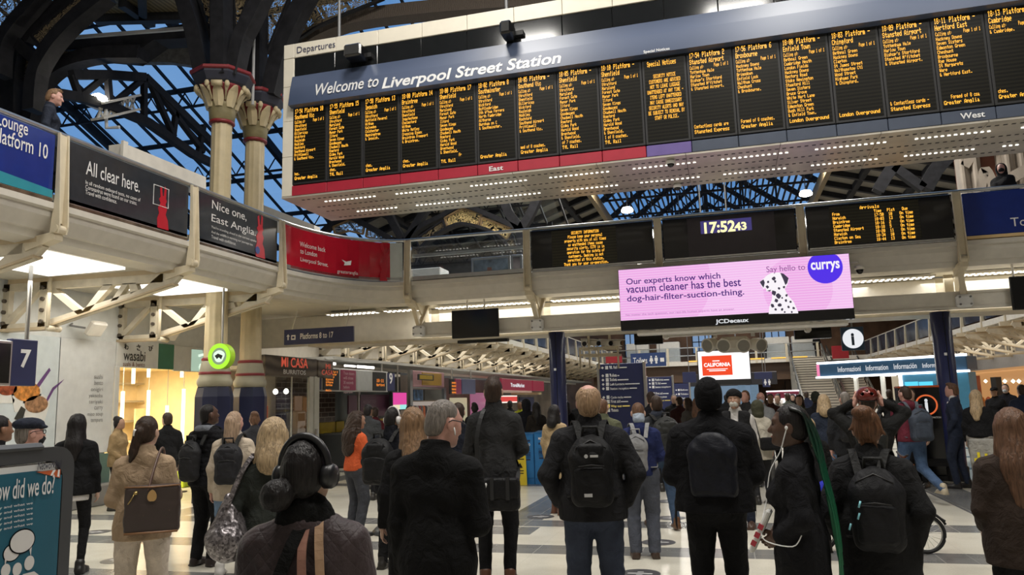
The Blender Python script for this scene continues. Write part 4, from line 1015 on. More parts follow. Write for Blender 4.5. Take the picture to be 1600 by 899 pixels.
# -------- sushi shop
PXW=XW+.03
q=MB();a=onX(183,530,PXW)
y0w,y1w=onX(185,574,XW).y,onX(313,580,XW).y
WARM=mat('warm_cream_wall',(.80,.66,.42),.6)
q=MB();q.b2((-15.0,12.0,0),(-14.9,17.5,3.2));q.b2((-15,11.9,0),(XW-.2,12.0,3.2));q.b2((-15,17.0,0),(XW-.2,17.1,3.2));q.b2((-15,12,2.75),(XW-.2,17,2.85));q.build('wall_shop',WARM)['kind']='structure'
area('shop_downlight',(-13.2,14.3,2.7),2.2,260,(1,.84,.55),(-13.2,14.3,0),2.5)
t=thing('sushi_shop_front','white sushi shop front with a green panel, lettering wasabi sushi & bento','shop front',(PXW,13.5,2.6))
q=MB();a,b,c=boxX(q,184,529,248,574,PXW+.01,.05,.008);boxX(q,273,540,326,580,PXW+.01,.05,.008)
q.b2((PXW-.05,y0w-.12,0),(PXW+.02,y0w,2.62),.01);q.b2((PXW-.05,y1w,0),(PXW+.04,y1w+.22,3.1),.01);q.build('fascia',mat('white_fascia',(.70,.70,.66),.35),t)
q=MB();boxX(q,249,537,272,577,PXW+.012,.05,.006);q.build('green_panel',mat('shop_green',(.06,.20,.12),.4),t)
q=MB();boxX(q,300,546,325,580,PXW+.02,.03,.006);q.build('green_lit_panel',emit('pale_green_glow',(.50,.68,.52),.75),t)
DKT=mat('shop_dark_letter',(.03,.028,.022),.5)
a=onX(193,563,PXW+.02);wd=onX(226,560,PXW).y-a.y
text('wasabi',.3,(PXW+.015,a.y,a.z),EY,EZ,DKT,'name_lettering',t,width=wd,height=.215,bold=.01)
text('sushi & bento',.1,(PXW+.015,a.y-.01,a.z-.115),EY,EZ,mat('shop_brown_letter',(.20,.09,.05),.5),'tagline_lettering',t,width=wd,height=.09,bold=.01)
q=MB()                                                   # three brush-drawn kana above the name
def stroke(pts,o,s): q.tube([Vector((PXW+.02,o.y+a_*s,o.z+b_*s)) for a_,b_ in pts],.009,5)
o0=onX(193,546,PXW);sK=.12
for k,L in enumerate(([[(.3,.95),(.3,.0)],[(0,.7),(.35,.75),(.05,.25),(.5,.6),(.85,.5),(.85,.2),(.6,.0)]],[[(0,.65),(.9,.75)],[(.35,.98),(.7,.4)],[(.15,.3),(.2,.05),(.75,.02)]],[[(0,.75),(.35,.8),(.15,.3),(.35,.02),(.65,.15),(.65,.8),(.95,.5)],[(.85,.95),(.9,.85)],[(1.0,1.0),(1.05,.9)]])):
    for l_ in L: stroke(l_,o0+EY*(k*.34),sK)
q.build('kana_lettering',DKT,t)
bowl=[(-.1,-.08),(.1,-.08)]
a=onX(313,565,PXW);q=MB()
q.tube([(PXW+.03,a.y-.10,a.z+.12),(PXW+.03,a.y+.05,a.z+.16),(PXW+.03,a.y+.14,a.z+.06),(PXW+.03,a.y+.06,a.z-.03)],.03,6);q.tube([(PXW+.03,a.y+.06*math.cos(k),a.z-.13+.06*math.sin(k)) for k in [i*.785 for i in range(8)]],.025,6,True);q.build('logo_symbol',emit('white_green_glow',(.75,.95,.75),1.1),t)
# shop interior: ceiling tubes, back counter, lettering
for i,(px_,ya,yb,X) in enumerate(((208,576,600,-13.2),(232,574,590,-13.4),(231,610,650,-13.4),(190,612,660,-13.0),(284,576,590,-13.0),(283,608,735,-12.6),(260,634,666,-13.4))):
    p0=onX(px_,ya,X);p1=onX(px_,yb,X)
    t=thing('tube_light','glowing vertical tube lamp in the sushi shop, number-free plain column','lamp',(p1.x,p1.y,p1.z),'vertical tube lamps in the sushi shop')
    t['label']='glowing warm white vertical tube lamp hanging inside the sushi shop'
    q=MB();q.cyl((p1.x,p1.y,p1.z),(p1.x,p1.y,p0.z),.04,None,12);q.build('tube',emit('warm_tube',(1,.86,.55),3.2),t,True)
    q=MB();q.cyl((p1.x,p1.y,p0.z),(p1.x,p1.y,2.75),.008,None,6);q.build('wire',GREYM,t)
q=MB();q.b2((-14.9,12.3,.0),(-14.3,16.9,.95),.01);q.b2((-14.95,12.3,.95),(-14.2,16.9,1.0),.01);o=q.build('service_counter',mat('counter_cream',(.65,.55,.35),.4));tag(o,'cream service counter at the back of the sushi shop','counter')
for k,z in enumerate((1.45,1.95,2.4)):
    q=MB();q.b2((-14.9,12.2,z),(-14.6,16.9,z+.05));o=q.build('wall_shelf',mat('shelf_grey',(.35,.30,.22),.5));tag(o,'long %s shelf on the back wall of the sushi shop' % ('lowest','middle','topmost')[k],'shelf','shelves in the sushi shop')
t=thing('slogan_board','cream board with healthy eating lettering inside the sushi shop','sign',(-14.5,14.5,1.55))
a=onX(228,646,-14.4);b=onX(300,660,-14.4)
q=MB();q.b2((-14.5,a.y-.3,b.z-.12),(-14.45,b.y+.25,a.z+.12));q.build('board',WARM,t)
text('healthy eating',.3,(-14.44,a.y,b.z+.03),EY,EZ,DKT,'lettering',t,width=(b.y-a.y)*.8,height=.24,bold=.006)
for k,(px_,h_,colr,lb) in enumerate(((290,.5,(.45,.55,.05),'lime green carton stack'),(276,.4,(.05,.05,.05),'dark box'))):
    p=onX(px_,690,-14.5)
    q=MB();q.b2((p.x-.12,p.y-.12,1.0),(p.x+.12,p.y+.12,1.0+h_),.015);o=q.build('counter_box',mat('cbox%d' % k,colr,.5));tag(o,lb+' on the counter of the sushi shop','box')
p=onX(284,765,-12.0);q=MB();q.m(mat('lime',(.45,.6,.03),.5)).b2((p.x-.2,p.y-.2,.0),(p.x+.2,p.y+.25,.42),.02);o=q.build('lime_bin',None);tag(o,'lime green box on the floor at the sushi shop entrance','box')
t=thing('queue_barrier','dark queue barrier frame at the sushi shop entrance','barrier',(-11.4,13.4,0))
pa,pb=onX(264,700,-11.3),onX(283,700,-11.3)
q=MB();q.tube([(-11.3,pa.y,.02),(-11.3,pa.y,pa.z),(-11.3,pb.y,pa.z),(-11.3,pb.y,.02)],.025,8);q.tube([(-11.3,pa.y,.5),(-11.3,pb.y,.5)],.02,8);q.build('frame',GREYM,t,True)
q=MB();q.lathe([(.15,0),(.15,.02),(.05,.03)],(-11.3,pa.y,0),16);q.lathe([(.15,0),(.15,.02),(.05,.03)],(-11.3,pb.y,0),16);q.build('foot',MBLACK,t)
# round projecting sign
p=onY(343,557,12.2)
t=thing('round_sign','round glowing lime green shop sign with a white rice bowl emblem','sign',p)
q=MB();q.cyl((p.x,12.2,p.z),(p.x,12.34,p.z),.235,None,40);q.build('casing',mat('lime_plastic',(.35,.6,.02),.4),t)
q=MB()
n=40;vs=[];
for r,yy in ((.155,12.185),(.235,12.185)):
    for i in range(n): vs.append((p.x+r*math.cos(2*math.pi*i/n),yy,p.z+r*math.sin(2*math.pi*i/n)))
q.add(vs,[(i,n+i,n+(i+1) % n,(i+1) % n) for i in range(n)]);q.build('glowing_ring',emit('lime_glow',(.40,.85,.03),1.2),t)
q=MB();q.cyl((p.x,12.19,p.z),(p.x,12.2,p.z),.157,None,30);q.build('face',emit('face_grey',(.30,.42,.25),.8),t)
q=MB();q.m(emit('white_green_glow',(.75,.95,.75),1.1)).prism([(p.x+.115*math.cos(a)*(1+.12*math.sin(3*a)),12.187,p.z+.11*math.sin(a)) for a in [2*math.pi*i/28 for i in range(28)]],(0,-.004,0))
q.m(BLACK).prism([(p.x+a_,12.182,p.z+b_) for a_,b_ in ((-.09,.01),(-.02,.05),(.08,.01),(.05,-.06),(.0,-.02),(-.04,-.05))],(0,-.003,0));q.build('bowl_emblem',None,t)
q=MB();q.cyl((p.x,12.27,p.z+.2),(p.x,12.27,3.95),.02);q.build('arm',STEEL,t)
# white wall panels, menu words, food poster, number 7 sign
t=thing('wall_panel','white wall panel left of the sushi shop with a column of grey menu words','panel',(PXW,11.5,0))
q=MB();a=onX(94,527,PXW);b=onX(181,534,PXW);q.b2((PXW-.03,a.y,.95),(PXW,b.y,3.1),.008);q.build('board',mat('white_panel2',(.66,.67,.66),.4),t)
q=MB();q.b2((PXW-.03,a.y,.12),(PXW-.005,b.y,.93));q.m(mat('shop_green2',(.10,.17,.14),.5));q.build('green_base',mat('shop_green2',(.10,.17,.14),.5),t)
q=MB();q.b2((PXW-.03,a.y-.3,0),(PXW+.35,b.y+.4,.38),.02);q.build('plinth',GREYM,t)
GL=mat('menu_grey',(.22,.22,.22),.5)
for k,s in enumerate(('sushi','bento','onigiri','yakisoba','teriyaki','curry','miso soup','tempura')):
    p=onX(160,590+9.5*k,PXW);w={5: .21}.get(len(s),.042*len(s));text(s,.1,(PXW+.003,p.y-w,p.z-.03),EY,EZ,GL,'menu_lettering',t,width=w,height=.09,issub=False)
t=thing('food_poster','pale poster of soup bowls and sachets on the white wall at the left edge','poster',(PXW,9.8,1))
q=MB();a=onX(-40,540,PXW);b=onX(92,600,PXW);q.b2((PXW-.03,a.y,.5),(PXW,b.y,3.1),.008);q.build('board',mat('pale_blue_print',(.62,.68,.70),.3),t)
for px_,py_,r,cl in ((11,607,.2,(.30,.07,.03)),(42,612,.28,(.55,.22,.05)),(57,632,.25,(.35,.19,.10))):
    p=onX(px_,py_,PXW+.01);ax=(EY,(EX*.25+EZ*.97).normalized(),(EX*.97-EZ*.25).normalized())
    q=MB();q.m(mat('bowl_white',(.75,.74,.70),.4)).prism([(PXW+.004,p.y+r*1.1*math.cos(a_),p.z+r*.75*math.sin(a_)) for a_ in [2*math.pi*i/24 for i in range(24)]],(.004,0,0))
    q.prism([(PXW+.003,p.y+r*u_,p.z+v_*r) for u_,v_ in ((-1.08,-.1),(1.08,-.1),(.75,-1.25),(-.75,-1.25))],(.004,0,0))
    q.m(mat('soup%d' % px_,cl,.35,var=.6,vscale=14)).prism([(PXW+.010,p.y+r*.95*math.cos(a_),p.z+r*.6*math.sin(a_)) for a_ in [2*math.pi*i/24 for i in range(24)]],(.003,0,0));q.build('bowl_print',None,t)
for pts in ([(56,603),(77,575),(79,579),(58,610)],[(71,627),(82,606),(100,593),(96,598),(84,610),(74,628)]):
    q=MB();q.prism([onX(x,y,PXW+.006) for x,y in pts],(.004,0,0));q.build('sachet_print',mat('sachet_purple',(.14,.06,.20),.4),t)
q=MB();q.prism([onX(x,y,PXW+.005) for x,y in ((22,655),(33,635),(40,640),(34,660))],(.004,0,0));q.build('dark_tray_print',mat('tray_dark',(.04,.04,.035),.4),t)
X7=-9.9
t=thing('platform_number_sign','navy platform sign with a large white 7 at the left edge','sign',(X7,8.4,2.2))
q=MB();a,b,c=boxX(q,20,529,58,603,X7,.12,.01);q.build('panel',SIGNB,t)
p=onX(30,573,X7);text('7',.3,(X7+.004,p.y,p.z),EY,EZ,WHITE,'number_lettering',t,width=onX(47,560,X7).y-p.y,height=.27,bold=.03)
q=MB();boxX(q,-60,527,19,602,X7,.12,.01);q.build('frame',STEEL,t)
q=MB();boxX(q,-55,532,16,598,X7+.01,.012);q.build('display',BLACK,t)
q=MB();q.cyl((X7-.06,c.y-.15,a.z),(X7-.06,c.y-.15,3.95),.03);q.cyl((X7-.06,a.y-.4,a.z),(X7-.06,a.y-.4,3.95),.03);q.build('hanger',STEEL,t)
for px_,py_,lb in ((150,514,'on the white wall over the menu words'),(268,522,'over the sushi shop sign')):
    p=onX(px_,py_,XW+.35)
    t=thing('spotlight','white square floodlight fitting '+lb,'lamp',p)
    q=MB();q.box(p,(.12,.36,.3),(Vector((.8,0,-.6)),EY,Vector((.6,0,.8))),.03);q.build('head',STONEW,t)
    q=MB();q.tube([p+Vector((-.05,-.2,0)),p+Vector((-.3,-.3,.05)),p+Vector((-.36,-.2,.1))],.02);q.build('bracket',GREYM,t)
# -------- burrito shop
XM=-10.2
WOODS=wavemat('weathered_board',(.06,.05,.042),(.17,.14,.115),1.3,.7,.4,4,'Z')
t=thing('burrito_shop_sign','weathered wooden sign reading MI CASA BURRITOS over the brick shop','sign',(XM,16.5,2.4))
q=MB();a,b,c=boxX(q,415,554,496,587,XM,.3,.02);boxX(q,497,562,521,590,XM+.02,.3,.02);q.build('board',WOODS,t)
ORR=emit('orange_red_letter',(.62,.09,.05),.75)
p=onX(438.5,573,XM);p2=onX(480,575,XM)
text('MI CASA',.2,(XM+.004,p.y,p.z),EY,EZ,ORR,'name_lettering',t,width=p2.y-p.y,height=.24,bold=.012)
text('BURRITOS',.1,(XM+.004,p.y+.1,p.z-.17),EY,EZ,WHITE,'product_lettering',t,width=(p2.y-p.y)*.84,height=.11,bold=.012)
p=onX(501,582,XM+.03);text('MI',.1,(XM+.026,p.y+.25,p.z+.1),EY,EZ,ORR,'side_lettering',t,width=.25,height=.13);text('CASA',.1,(XM+.026,p.y+.05,p.z-.06),EY,EZ,ORR,'side_lettering',t,width=.6,height=.13)
def brickmat():
    m,n,l,b=newmat('dark_brick_tile')
    tcn=n.new('ShaderNodeTexCoord');mp=n.new('ShaderNodeMapping');mp.inputs['Rotation'].default_value=(math.pi/2,0,math.pi/2)
    br=n.new('ShaderNodeTexBrick');br.inputs['Scale'].default_value=1.0;br.inputs['Brick Width'].default_value=.42;br.inputs['Row Height'].default_value=.14;br.inputs['Mortar Size'].default_value=.012
    br.inputs['Color1'].default_value=(.055,.035,.028,1);br.inputs['Color2'].default_value=(.085,.055,.045,1);br.inputs['Mortar'].default_value=(.30,.25,.21,1)
    sp=n.new('ShaderNodeSeparateXYZ');cb=n.new('ShaderNodeCombineXYZ');l.new(tcn.outputs['Object'],sp.inputs[0]);l.new(sp.outputs[1],cb.inputs[0]);l.new(sp.outputs[2],cb.inputs[1])
    l.new(cb.outputs[0],br.inputs['Vector']);l.new(br.outputs['Color'],b.inputs['Base Color']);b.inputs['Roughness'].default_value=.25;return m
q=MB();a=onX(434,600,-11.4);b=onX(492,600,-11.4);q.b2((-11.6,a.y,0),(-11.4,b.y+1.2,2.62));struct(q.build('wall_burrito_shop',brickmat()))
q=MB();q.b2((-11.6,15.5,0),(-11.45,a.y,2.62));struct(q.build('wall_cream_return',mat('cream_return',(.62,.50,.36),.6)))
q=MB();q.b2((-11.7,15.5,2.62),(XM-.3,24,2.7));struct(q.build('ceiling_shops',STONEW))
q=MB();q.b2((XW-.2,15.5,2.62),(XW,22,4.0));struct(q.build('wall_west_mid',STONEW))
for px_,py_,s in ((430.5,612.5,'left'),(447,612,'right')):
    p=onX(px_,py_,-10.9)
    t=thing('pendant_bulb','round glowing pendant bulb in the burrito shop, the %s of two' % s,'lamp',p)
    q=MB();q.lathe([(.01,-.07),(.05,-.05),(.07,0),(.05,.05),(.02,.075)],p,16);q.build('bulb',emit('bulb_glow',(1,.9,.7),4),t,True)
    q=MB();q.cyl(p+EZ*.07,(p.x,p.y,2.62),.006,None,6);q.build('flex',MBLACK,t)
p=onX(465,632,-11.38);q=MB();q.b2((-11.39,p.y-.15,p.z-.25),(-11.37,p.y+.22,p.z+.22));o=q.build('notice',mat('pink_paper',(.62,.48,.45),.5));tag(o,'pale pink notice on the dark tiled wall of the burrito shop','notice')
p=onX(477,633,-11.38);q=MB();q.b2((-11.39,p.y-.12,p.z-.2),(-11.37,p.y+.15,p.z+.2));o=q.build('orange_notice',mat('orange_paper',(.40,.17,.06),.5));tag(o,'small orange notice on the dark tiled wall of the burrito shop','notice')
t=thing('drinks_dispenser','steel drinks dispenser on a counter in front of the dark tiled wall','dispenser',(-11.0,18,0))
p=onX(463,660,-11.0);q=MB();q.b2((-11.3,p.y-.3,.0),(-10.8,p.y+.4,1.0),.02);q.build('counter',MBLACK,t)
q=MB();q.b2((-11.2,p.y-.22,1.0),(-10.85,p.y+.25,1.62),.04);q.build('body',STEEL,t)
q=MB();q.cyl((-10.82,p.y+.1,1.2),(-10.75,p.y+.1,1.15),.03);q.b2((-10.85,p.y-.15,1.35),(-10.83,p.y+.15,1.55));q.build('tap',BLACK,t)
t=thing('glazed_door','white framed glass door right of the burrito shop','door',(XM,19,0))
q=MB()
for x0,x1 in ((484,490),(491.5,499)): a,b,c=boxX(q,x0,588,x1,730,XM,.08,.01)
p=onX(484,600,XM);q.b2((XM-.08,p.y,0),(XM,c.y,.12));q.build('frame',mat('door_frame_white',(.55,.55,.50),.4),t)
q=MB();q.b2((XM-.05,p.y-1.9,.05),(XM-.04,p.y,2.45));q.build('pane',GLASS,t)
q=MB();q.cyl((XM+.03,p.y+.3,1.0),(XM+.03,p.y+.3,1.15),.04);q.build('handle',STEEL,t)
p=onX(459,620,XM);q=MB();q.cyl((XM-.06,p.y,0),(XM-.06,p.y,2.6),.02);o=q.build('shop_pole',STONEW);tag(o,'thin white pole in the middle of the burrito shop opening','pole')
# order kiosk
yk=14.9;a,b=onY(388,634,yk),onY(414,690,yk)
t=thing('order_kiosk','orange touch-screen order kiosk in front of the second navy plinth','kiosk',((a.x+b.x)/2,yk,0))
q=MB();q.b2((a.x,yk,.12),(b.x,yk+.12,a.z),.03);q.b2((a.x+.08,yk-.1,0),(b.x-.08,yk+.3,.12),.02);q.build('body',mat('kiosk_orange',(.55,.10,.03),.4),t)
q=MB();q.b2((a.x+.05,yk-.012,1.0),(b.x-.05,yk-.002,a.z-.05));q.build('screen',emit('kiosk_screen',(.55,.82,.85),1.0),t)
# -------- platform gates
XG=-10.4
GGLASS=mat('dark_gate_glass',(.10,.115,.115),.12,var=.35,vscale=.8)
q=MB();q.b2((XG-1.5,19.2,0),(XG-1.4,27,2.9));struct(q.build('wall_gate_glass',GGLASS))
q=MB();q.b2((XG-2.5,27,0),(XG-2.4,62,2.9));struct(q.build('wall_west_shops',mat('shop_interior_dim',(.30,.25,.20),.6,var=.4,vscale=.5)))
q=MB();q.b2((-15.2,15.5,0),(-15,62,4));struct(q.build('wall_west_back',mat('dim_wall',(.25,.23,.2),.8)))
q=MB();q.b2((XW-.1,19.2,3.0),(XG,62,3.08));struct(q.build('ceiling_frontage',mat('steel_fascia',(.42,.42,.40),.4)))
t=thing('gate_sign','row of platform display panels between numbers 8 and 9 over the ticket gates','sign',(XG,20.5,2.0))
q=MB();a,b,c=boxX(q,503,574,606,612,XG-.02,.1,.01);q.build('frame',mat('frame_grey',(.48,.48,.47),.4),t)
ya,yb_=onX(503,593,XG).y,onX(606,593,XG).y;z0,z1=b.z,a.z
def gp(f0,f1,mm,nm):
    q=MB();q.b2((XG-.02,ya+(yb_-ya)*f0,z0+.04),(XG,ya+(yb_-ya)*f1,z1-.04));return q.build(nm,mm,t)
gp(-.13,-.005,SIGNB,'number_panel');gp(.02,.23,MBLACK,'departure_display');gp(.255,.47,mat('gate_maroon',(.25,.03,.08),.4),'maroon_notice');gp(.49,.72,mat('gate_grey',(.45,.47,.47),.35),'grey_notice');gp(.745,.97,MBLACK,'next_display');gp(1.0,1.13,SIGNB,'number_panel')
H_=z1-z0
text('8',.2,(XG+.003,ya-(yb_-ya)*.105,z0+H_*.45),EY,EZ,WHITE,'number_lettering',t,width=.26,height=.36,bold=.02)
text('9',.2,(XG+.003,ya+(yb_-ya)*1.02,z0+H_*.42),EY,EZ,WHITE,'number_lettering',t,width=.26,height=.36,bold=.02)
for k,s in enumerate(('Train doors','will close','30 seconds','before','departure')): text(s,.1,(XG+.003,ya+(yb_-ya)*.285,z1-.17-k*.13),EY,EZ,mat('notice_pink',(.6,.45,.48),.5),'notice_lettering',t,width=.06*len(s),height=.085)
q=MB()
for k,s in enumerate(('18:02  Plat 8','Southminster','Stratford','Wickford','Althorne','Burnham','','Anglia')): led(q,s,(XG+.004,ya+(yb_-ya)*.05,z1-.08-k*.072),EY,EZ,.0085,.0085,1.3)
led(q,'18:11',(XG+.004,ya+(yb_-ya)*.80,z0+.40),EY,EZ,.018,.014,1.3);led(q,'Hertford',(XG+.004,ya+(yb_-ya)*.80,z0+.26),EY,EZ,.012,.012,1.3)
o=q.build('orange_lettering',emit('orange_led',(1,.28,.03),1.3),t);o['kind']='stuff'
q=MB();boxX(q,513,566,525,570,XG,.05);boxX(q,540,570,556,573,XG,.05);boxX(q,560,571,585,575,XG,.05);o=q.build('strip_lamps',LEDW,t)
q=MB();q.cyl((XG-.07,ya+.3,z1),(XG-.07,ya+.3,3.0),.03);q.cyl((XG-.07,yb_-.3,z1),(XG-.07,yb_-.3,3.0),.03);q.build('hanger',STEEL,t)
MAR=mat('gate_purple',(.085,.035,.06),.3)
t=thing('glazed_screen','dull purple glazed panel with faint lettering below the platform 9 sign','panel',(XG,22,0))
q=MB();boxX(q,562,617,612,652,XG-.25,.05);boxX(q,545,618,558,648,XG-.25,.05);q.build('board',MAR,t)
for k,s in enumerate(('WE DON\'T STOP','AFTER ALL','ANYWHERE IN HERE')):
    p=onX(567,628+8*k,XG-.24);text(s,.1,(XG-.24,p.y,p.z-.06),EY,EZ,mat('faint_letter',(.22,.15,.18),.5),'lettering',t,width=.9,height=.10)
q=MB();p=onX(559,600,XG-.3);q.b2((XG-.35,p.y-.05,0),(XG-.25,p.y+.08,2.6));q.build('post',STEEL,t)
for i,px_ in enumerate((508,520,532,546,570,586,600,612)):
    p=onX(px_,690,XG-.6)
    t=thing('ticket_gate','grey ticket gate with a yellow rear panel below the platform signs','gate',(p.x,p.y,0),'ticket gates of platforms 8 and 9')
    q=MB();q.b2((p.x-.3,p.y-.1,0),(p.x+.75,p.y+.1,.95),.04);q.build('cabinet',mat('gate_dark',(.09,.10,.11),.35),t)
    q=MB();q.lathe([(.07,.95),(.075,1.0),(.05,1.06),(.005,1.08)],(p.x+.6,p.y,0),14);q.build('reader_top',mat('reader_blue',(.02,.06,.2),.3),t,True)
    q=MB();q.b2((p.x-.34,p.y-.25,.55),(p.x-.30,p.y+.25,1.25),.01);q.build('yellow_panel',mat('gate_yellow',(.55,.40,.01),.4),t)
p0=onX(613,613,XG+.05)
t=thing('poster_screen','bright pink lit poster screen between the gates and the shops','screen',(XG,p0.y,1.4))
q=MB();a,b,c=boxX(q,613,612.5,636,642,XG+.03,.12,.01);q.build('casing',MBLACK,t)
q=MB();q.b2((XG+.03,a.y+.05,a.z-.42),(XG+.034,c.y-.05,a.z-.03));q.build('picture',emit('hot_pink',(.80,.06,.36),.9),t)
q=MB();q.b2((XG+.03,a.y+.05,b.z+.03),(XG+.034,(a.y+c.y)/2,a.z-.42));q.m(emit('pale_yellow',(.85,.75,.5),1));q.build('lower_picture',emit('pale_yellow',(.85,.75,.5),1),t)
q=MB();q.b2((XG+.03,(a.y+c.y)/2,b.z+.03),(XG+.034,c.y-.05,a.z-.42));q.build('aqua_picture',emit('aqua_glow',(.35,.8,.75),1),t)
q=MB();q.cyl((XG-.05,(a.y+c.y)/2,a.z),(XG-.05,(a.y+c.y)/2,3.0),.03);q.cyl((XG-.05,(a.y+c.y)/2,0),(XG-.05,(a.y+c.y)/2,b.z),.05);q.build('post',STEEL,t)
# clothing shop with yellow sign, second gate board, far shops
t=thing('small_shop','pink framed small shop with a yellow hanging sign and rails of goods','shop',(XG,27,0))
q=MB();boxX(q,646,579,694,605,XG,.2,.02);q.build('fascia',mat('dusty_pink',(.35,.20,.22),.5),t)
q=MB();boxX(q,660,582,690,602,XG+.03,.06,.01);q.build('sign_panel',mat('ochre',(.30,.18,.03),.4),t)
q=MB();boxX(q,641,578,645.5,720,XG+.02,.1);boxX(q,694,606,698,720,XG+.02,.1);boxX(q,646,605,694,607,XG+.02,.1);q.build('frame',STEEL,t)
q=MB();boxX(q,663,609,692,626,XG-.5,.04);q.build('grey_screen',mat('grey_shutter',(.10,.10,.085),.4),t)
q=MB();boxX(q,647,609,661,626,XG-.5,.04);q.build('blue_picture',mat('blue_print',(.08,.16,.30),.3,var=.9,vscale=5),t)
rr=random.Random(3)
q=MB();boxX(q,646,628,694,730,XG-.9,.06);q.build('back_wall',emit('shop_white_glow',(.62,.52,.45),.5),t)  # shop lighting put into the wall as a glow of its own
for k in range(14):
    x=647+3.3*k;p=onX(x,632,XG-.3);q=MB();q.b2((XG-.45,p.y-.10,p.z-.75),(XG-.3,p.y+.10,p.z-.05),.05)
    o=q.build('hanging_garment',mat('garm%d' % (k % 5),((.45,.12,.05),(.05,.05,.06),(.4,.38,.36),(.25,.05,.05),(.15,.14,.13))[k % 5],.8),t)
t=thing('shop_sign','small black and yellow projecting sign on the pink framed shop','sign',onX(660,590,XG+.2))
q=MB();boxX(q,654,584.5,678,594,XG+.25,.05,.01);q.build('box',MBLACK,t)
q=MB();boxX(q,656,586,676,592.5,XG+.256,.01);q.build('yellow_face',mat('sign_yellow',(.35,.24,.02),.4),t)
q=MB();p=onX(655,589,XG);q.cyl((XG,p.y,p.z),(XG+.25,p.y+.1,p.z),.03);q.build('arm',MBLACK,t)
t=thing('gate_sign','farther row of platform panels, maroon and navy, above the grey haired man','sign',onX(735,618,XG+.6))
XG2=XG+.5
for x0,x1,mm,nm in ((704,711,MBLACK,'display'),(712,721,mat('gate_maroon',(.25,.03,.08),.4),'maroon_notice'),(722,743,mat('gate_slate',(.09,.10,.18),.4),'navy_notice')):
    q=MB();boxX(q,x0,592,x1,616,XG2,.08,.01);q.build(nm,mm,t)
q=MB();p=onX(705,596,XG2+.01)
for k in range(4): led(q,'HHHH',(XG2+.006,p.y+.08,p.z-.02-.12*k),EY,EZ,.02,.011,1.3)
o=q.build('orange_lettering',emit('orange_led',(1,.28,.03),1.3),t);o['kind']='stuff'
for k,s in enumerate(('Platform 10','London Euston','Mind the gap')):
    pass
q=MB();p=onX(705,592,XG2);q.cyl((XG2-.05,p.y+.2,p.z),(XG2-.05,p.y+.2,3.0),.03);p=onX(740,592,XG2);q.cyl((XG2-.05,p.y-.2,p.z),(XG2-.05,p.y-.2,3.0),.03);q.build('hanger',STEEL,t)
q=MB();boxX(q,704,622,730,662,XG-1.2,.05);struct(q.build('room_glow_far',emit('pale_yellow_room',(.62,.58,.36),.6)))  # sheet that glows in place of a lit room
q=MB();boxX(q,736,614,760,700,XG-.6,.06);o=q.build('pink_panel',emit('pink_wall_glow',(.55,.18,.32),.5));tag(o,'plain pink wall panel made to glow behind the man in the dark jacket','panel')  # pinkish wall, its brightness put in as emission
REDS=emit('shop_red',(.24,.025,.045),.8)
t=thing('shop_sign','long crimson illuminated shop fascia with white lettering left of the navy column','sign',onX(800,612,XG))
q=MB();a,b,c=boxX(q,784,591.5,831,610,XG+.05,.2,.01);q.build('panel',REDS,t)
q=MB();boxX(q,782,610,831,613.5,XG+.1,.25,.01);q.build('ledge',mat('pale_pink',(.6,.42,.36),.4),t)
y0_=a.y+(c.y-a.y)*.26
text('TravelMarket',.2,(XG+.056,y0_,b.z+(a.z-b.z)*.32),EY,EZ,WHITEE,'lettering',t,width=(c.y-a.y)*.46,height=.20,bold=.03)
t=thing('shop_sign','second crimson shop fascia partly hidden by the navy column','sign',onX(836,612,XG))
q=MB();boxX(q,833,595,850,611,XG+.05,.2,.01);q.build('panel',REDS,t)
t=thing('serving_counter','red and white lit serving counter under the crimson fascia','counter',onX(790,640,XG-.2)*Vector((1,1,0)) if False else Vector((XG-.2,onX(790,640,XG-.2).y,0)))
q=MB();a,b,c=boxX(q,775,620,808,629,XG-.3,.1);q.build('red_canopy',emit('counter_red',(.75,.06,.05),.9),t)
q=MB();boxX(q,775,618.5,808,620.2,XG-.25,.1);boxX(q,775,628.5,808,630.5,XG-.25,.1);q.build('white_edge',emit('counter_white',(1,.85,.75),1.2),t)
q=MB();q.b2((XG-.9,a.y,0),(XG-.3,c.y,1.0),.02);q.build('base',mat('cream_base',(.6,.5,.38),.5),t)
q=MB();boxX(q,812,621,836,720,XG-.4,.06);o=q.build('navy_panel',mat('navy_dull',(.035,.04,.09),.4));tag(o,'dark navy wall panel beside the lit serving counter','panel')
q=MB();boxX(q,807,613,846,617,XG-.3,.3);struct(q.build('trim_4',mat('cream_band',(.55,.45,.25),.5)))
# ================================================================== far concourse
YF=60.0
q=MB();q.b2((-8.7,YF,4.0),(13,YF+5.9,4.3));struct(q.build('walkway_slab_north_end',STONEW))
q=MB();q.b2((-10,YF+5,0),(2.5,YF+5.9,2.7));q.b2((4.6,YF+5,0),(13,YF+5.9,2.7));q.b2((-10,YF+.6,2.75),(13,YF+.8,4.0));struct(q.build('wall_north_lower',mat('brown_cladding',(.10,.055,.03),.5)))
t=thing('end_balustrade','steel rail with cream posts of the far end walkway','balustrade',(0,YF,4.3))
q=MB()
for z in (4.75,5.35): q.cyl((-8.7,YF,z),(6.8,YF,z),.04)
q.build('rail',STEEL,t)
for i in range(8):
    x=-8.4+2.15*i;q=MB();q.b2((x-.08,YF-.05,4.0),(x+.08,YF+.1,5.35));q.build('post',CREAM,t)
q=MB();q.b2((-8.6,YF+.03,4.36),(6.7,YF+.05,5.3));q.build('pane',GLASS,t)
YEL=emit('amber_kerb_light',(1,.55,.08),1.3)
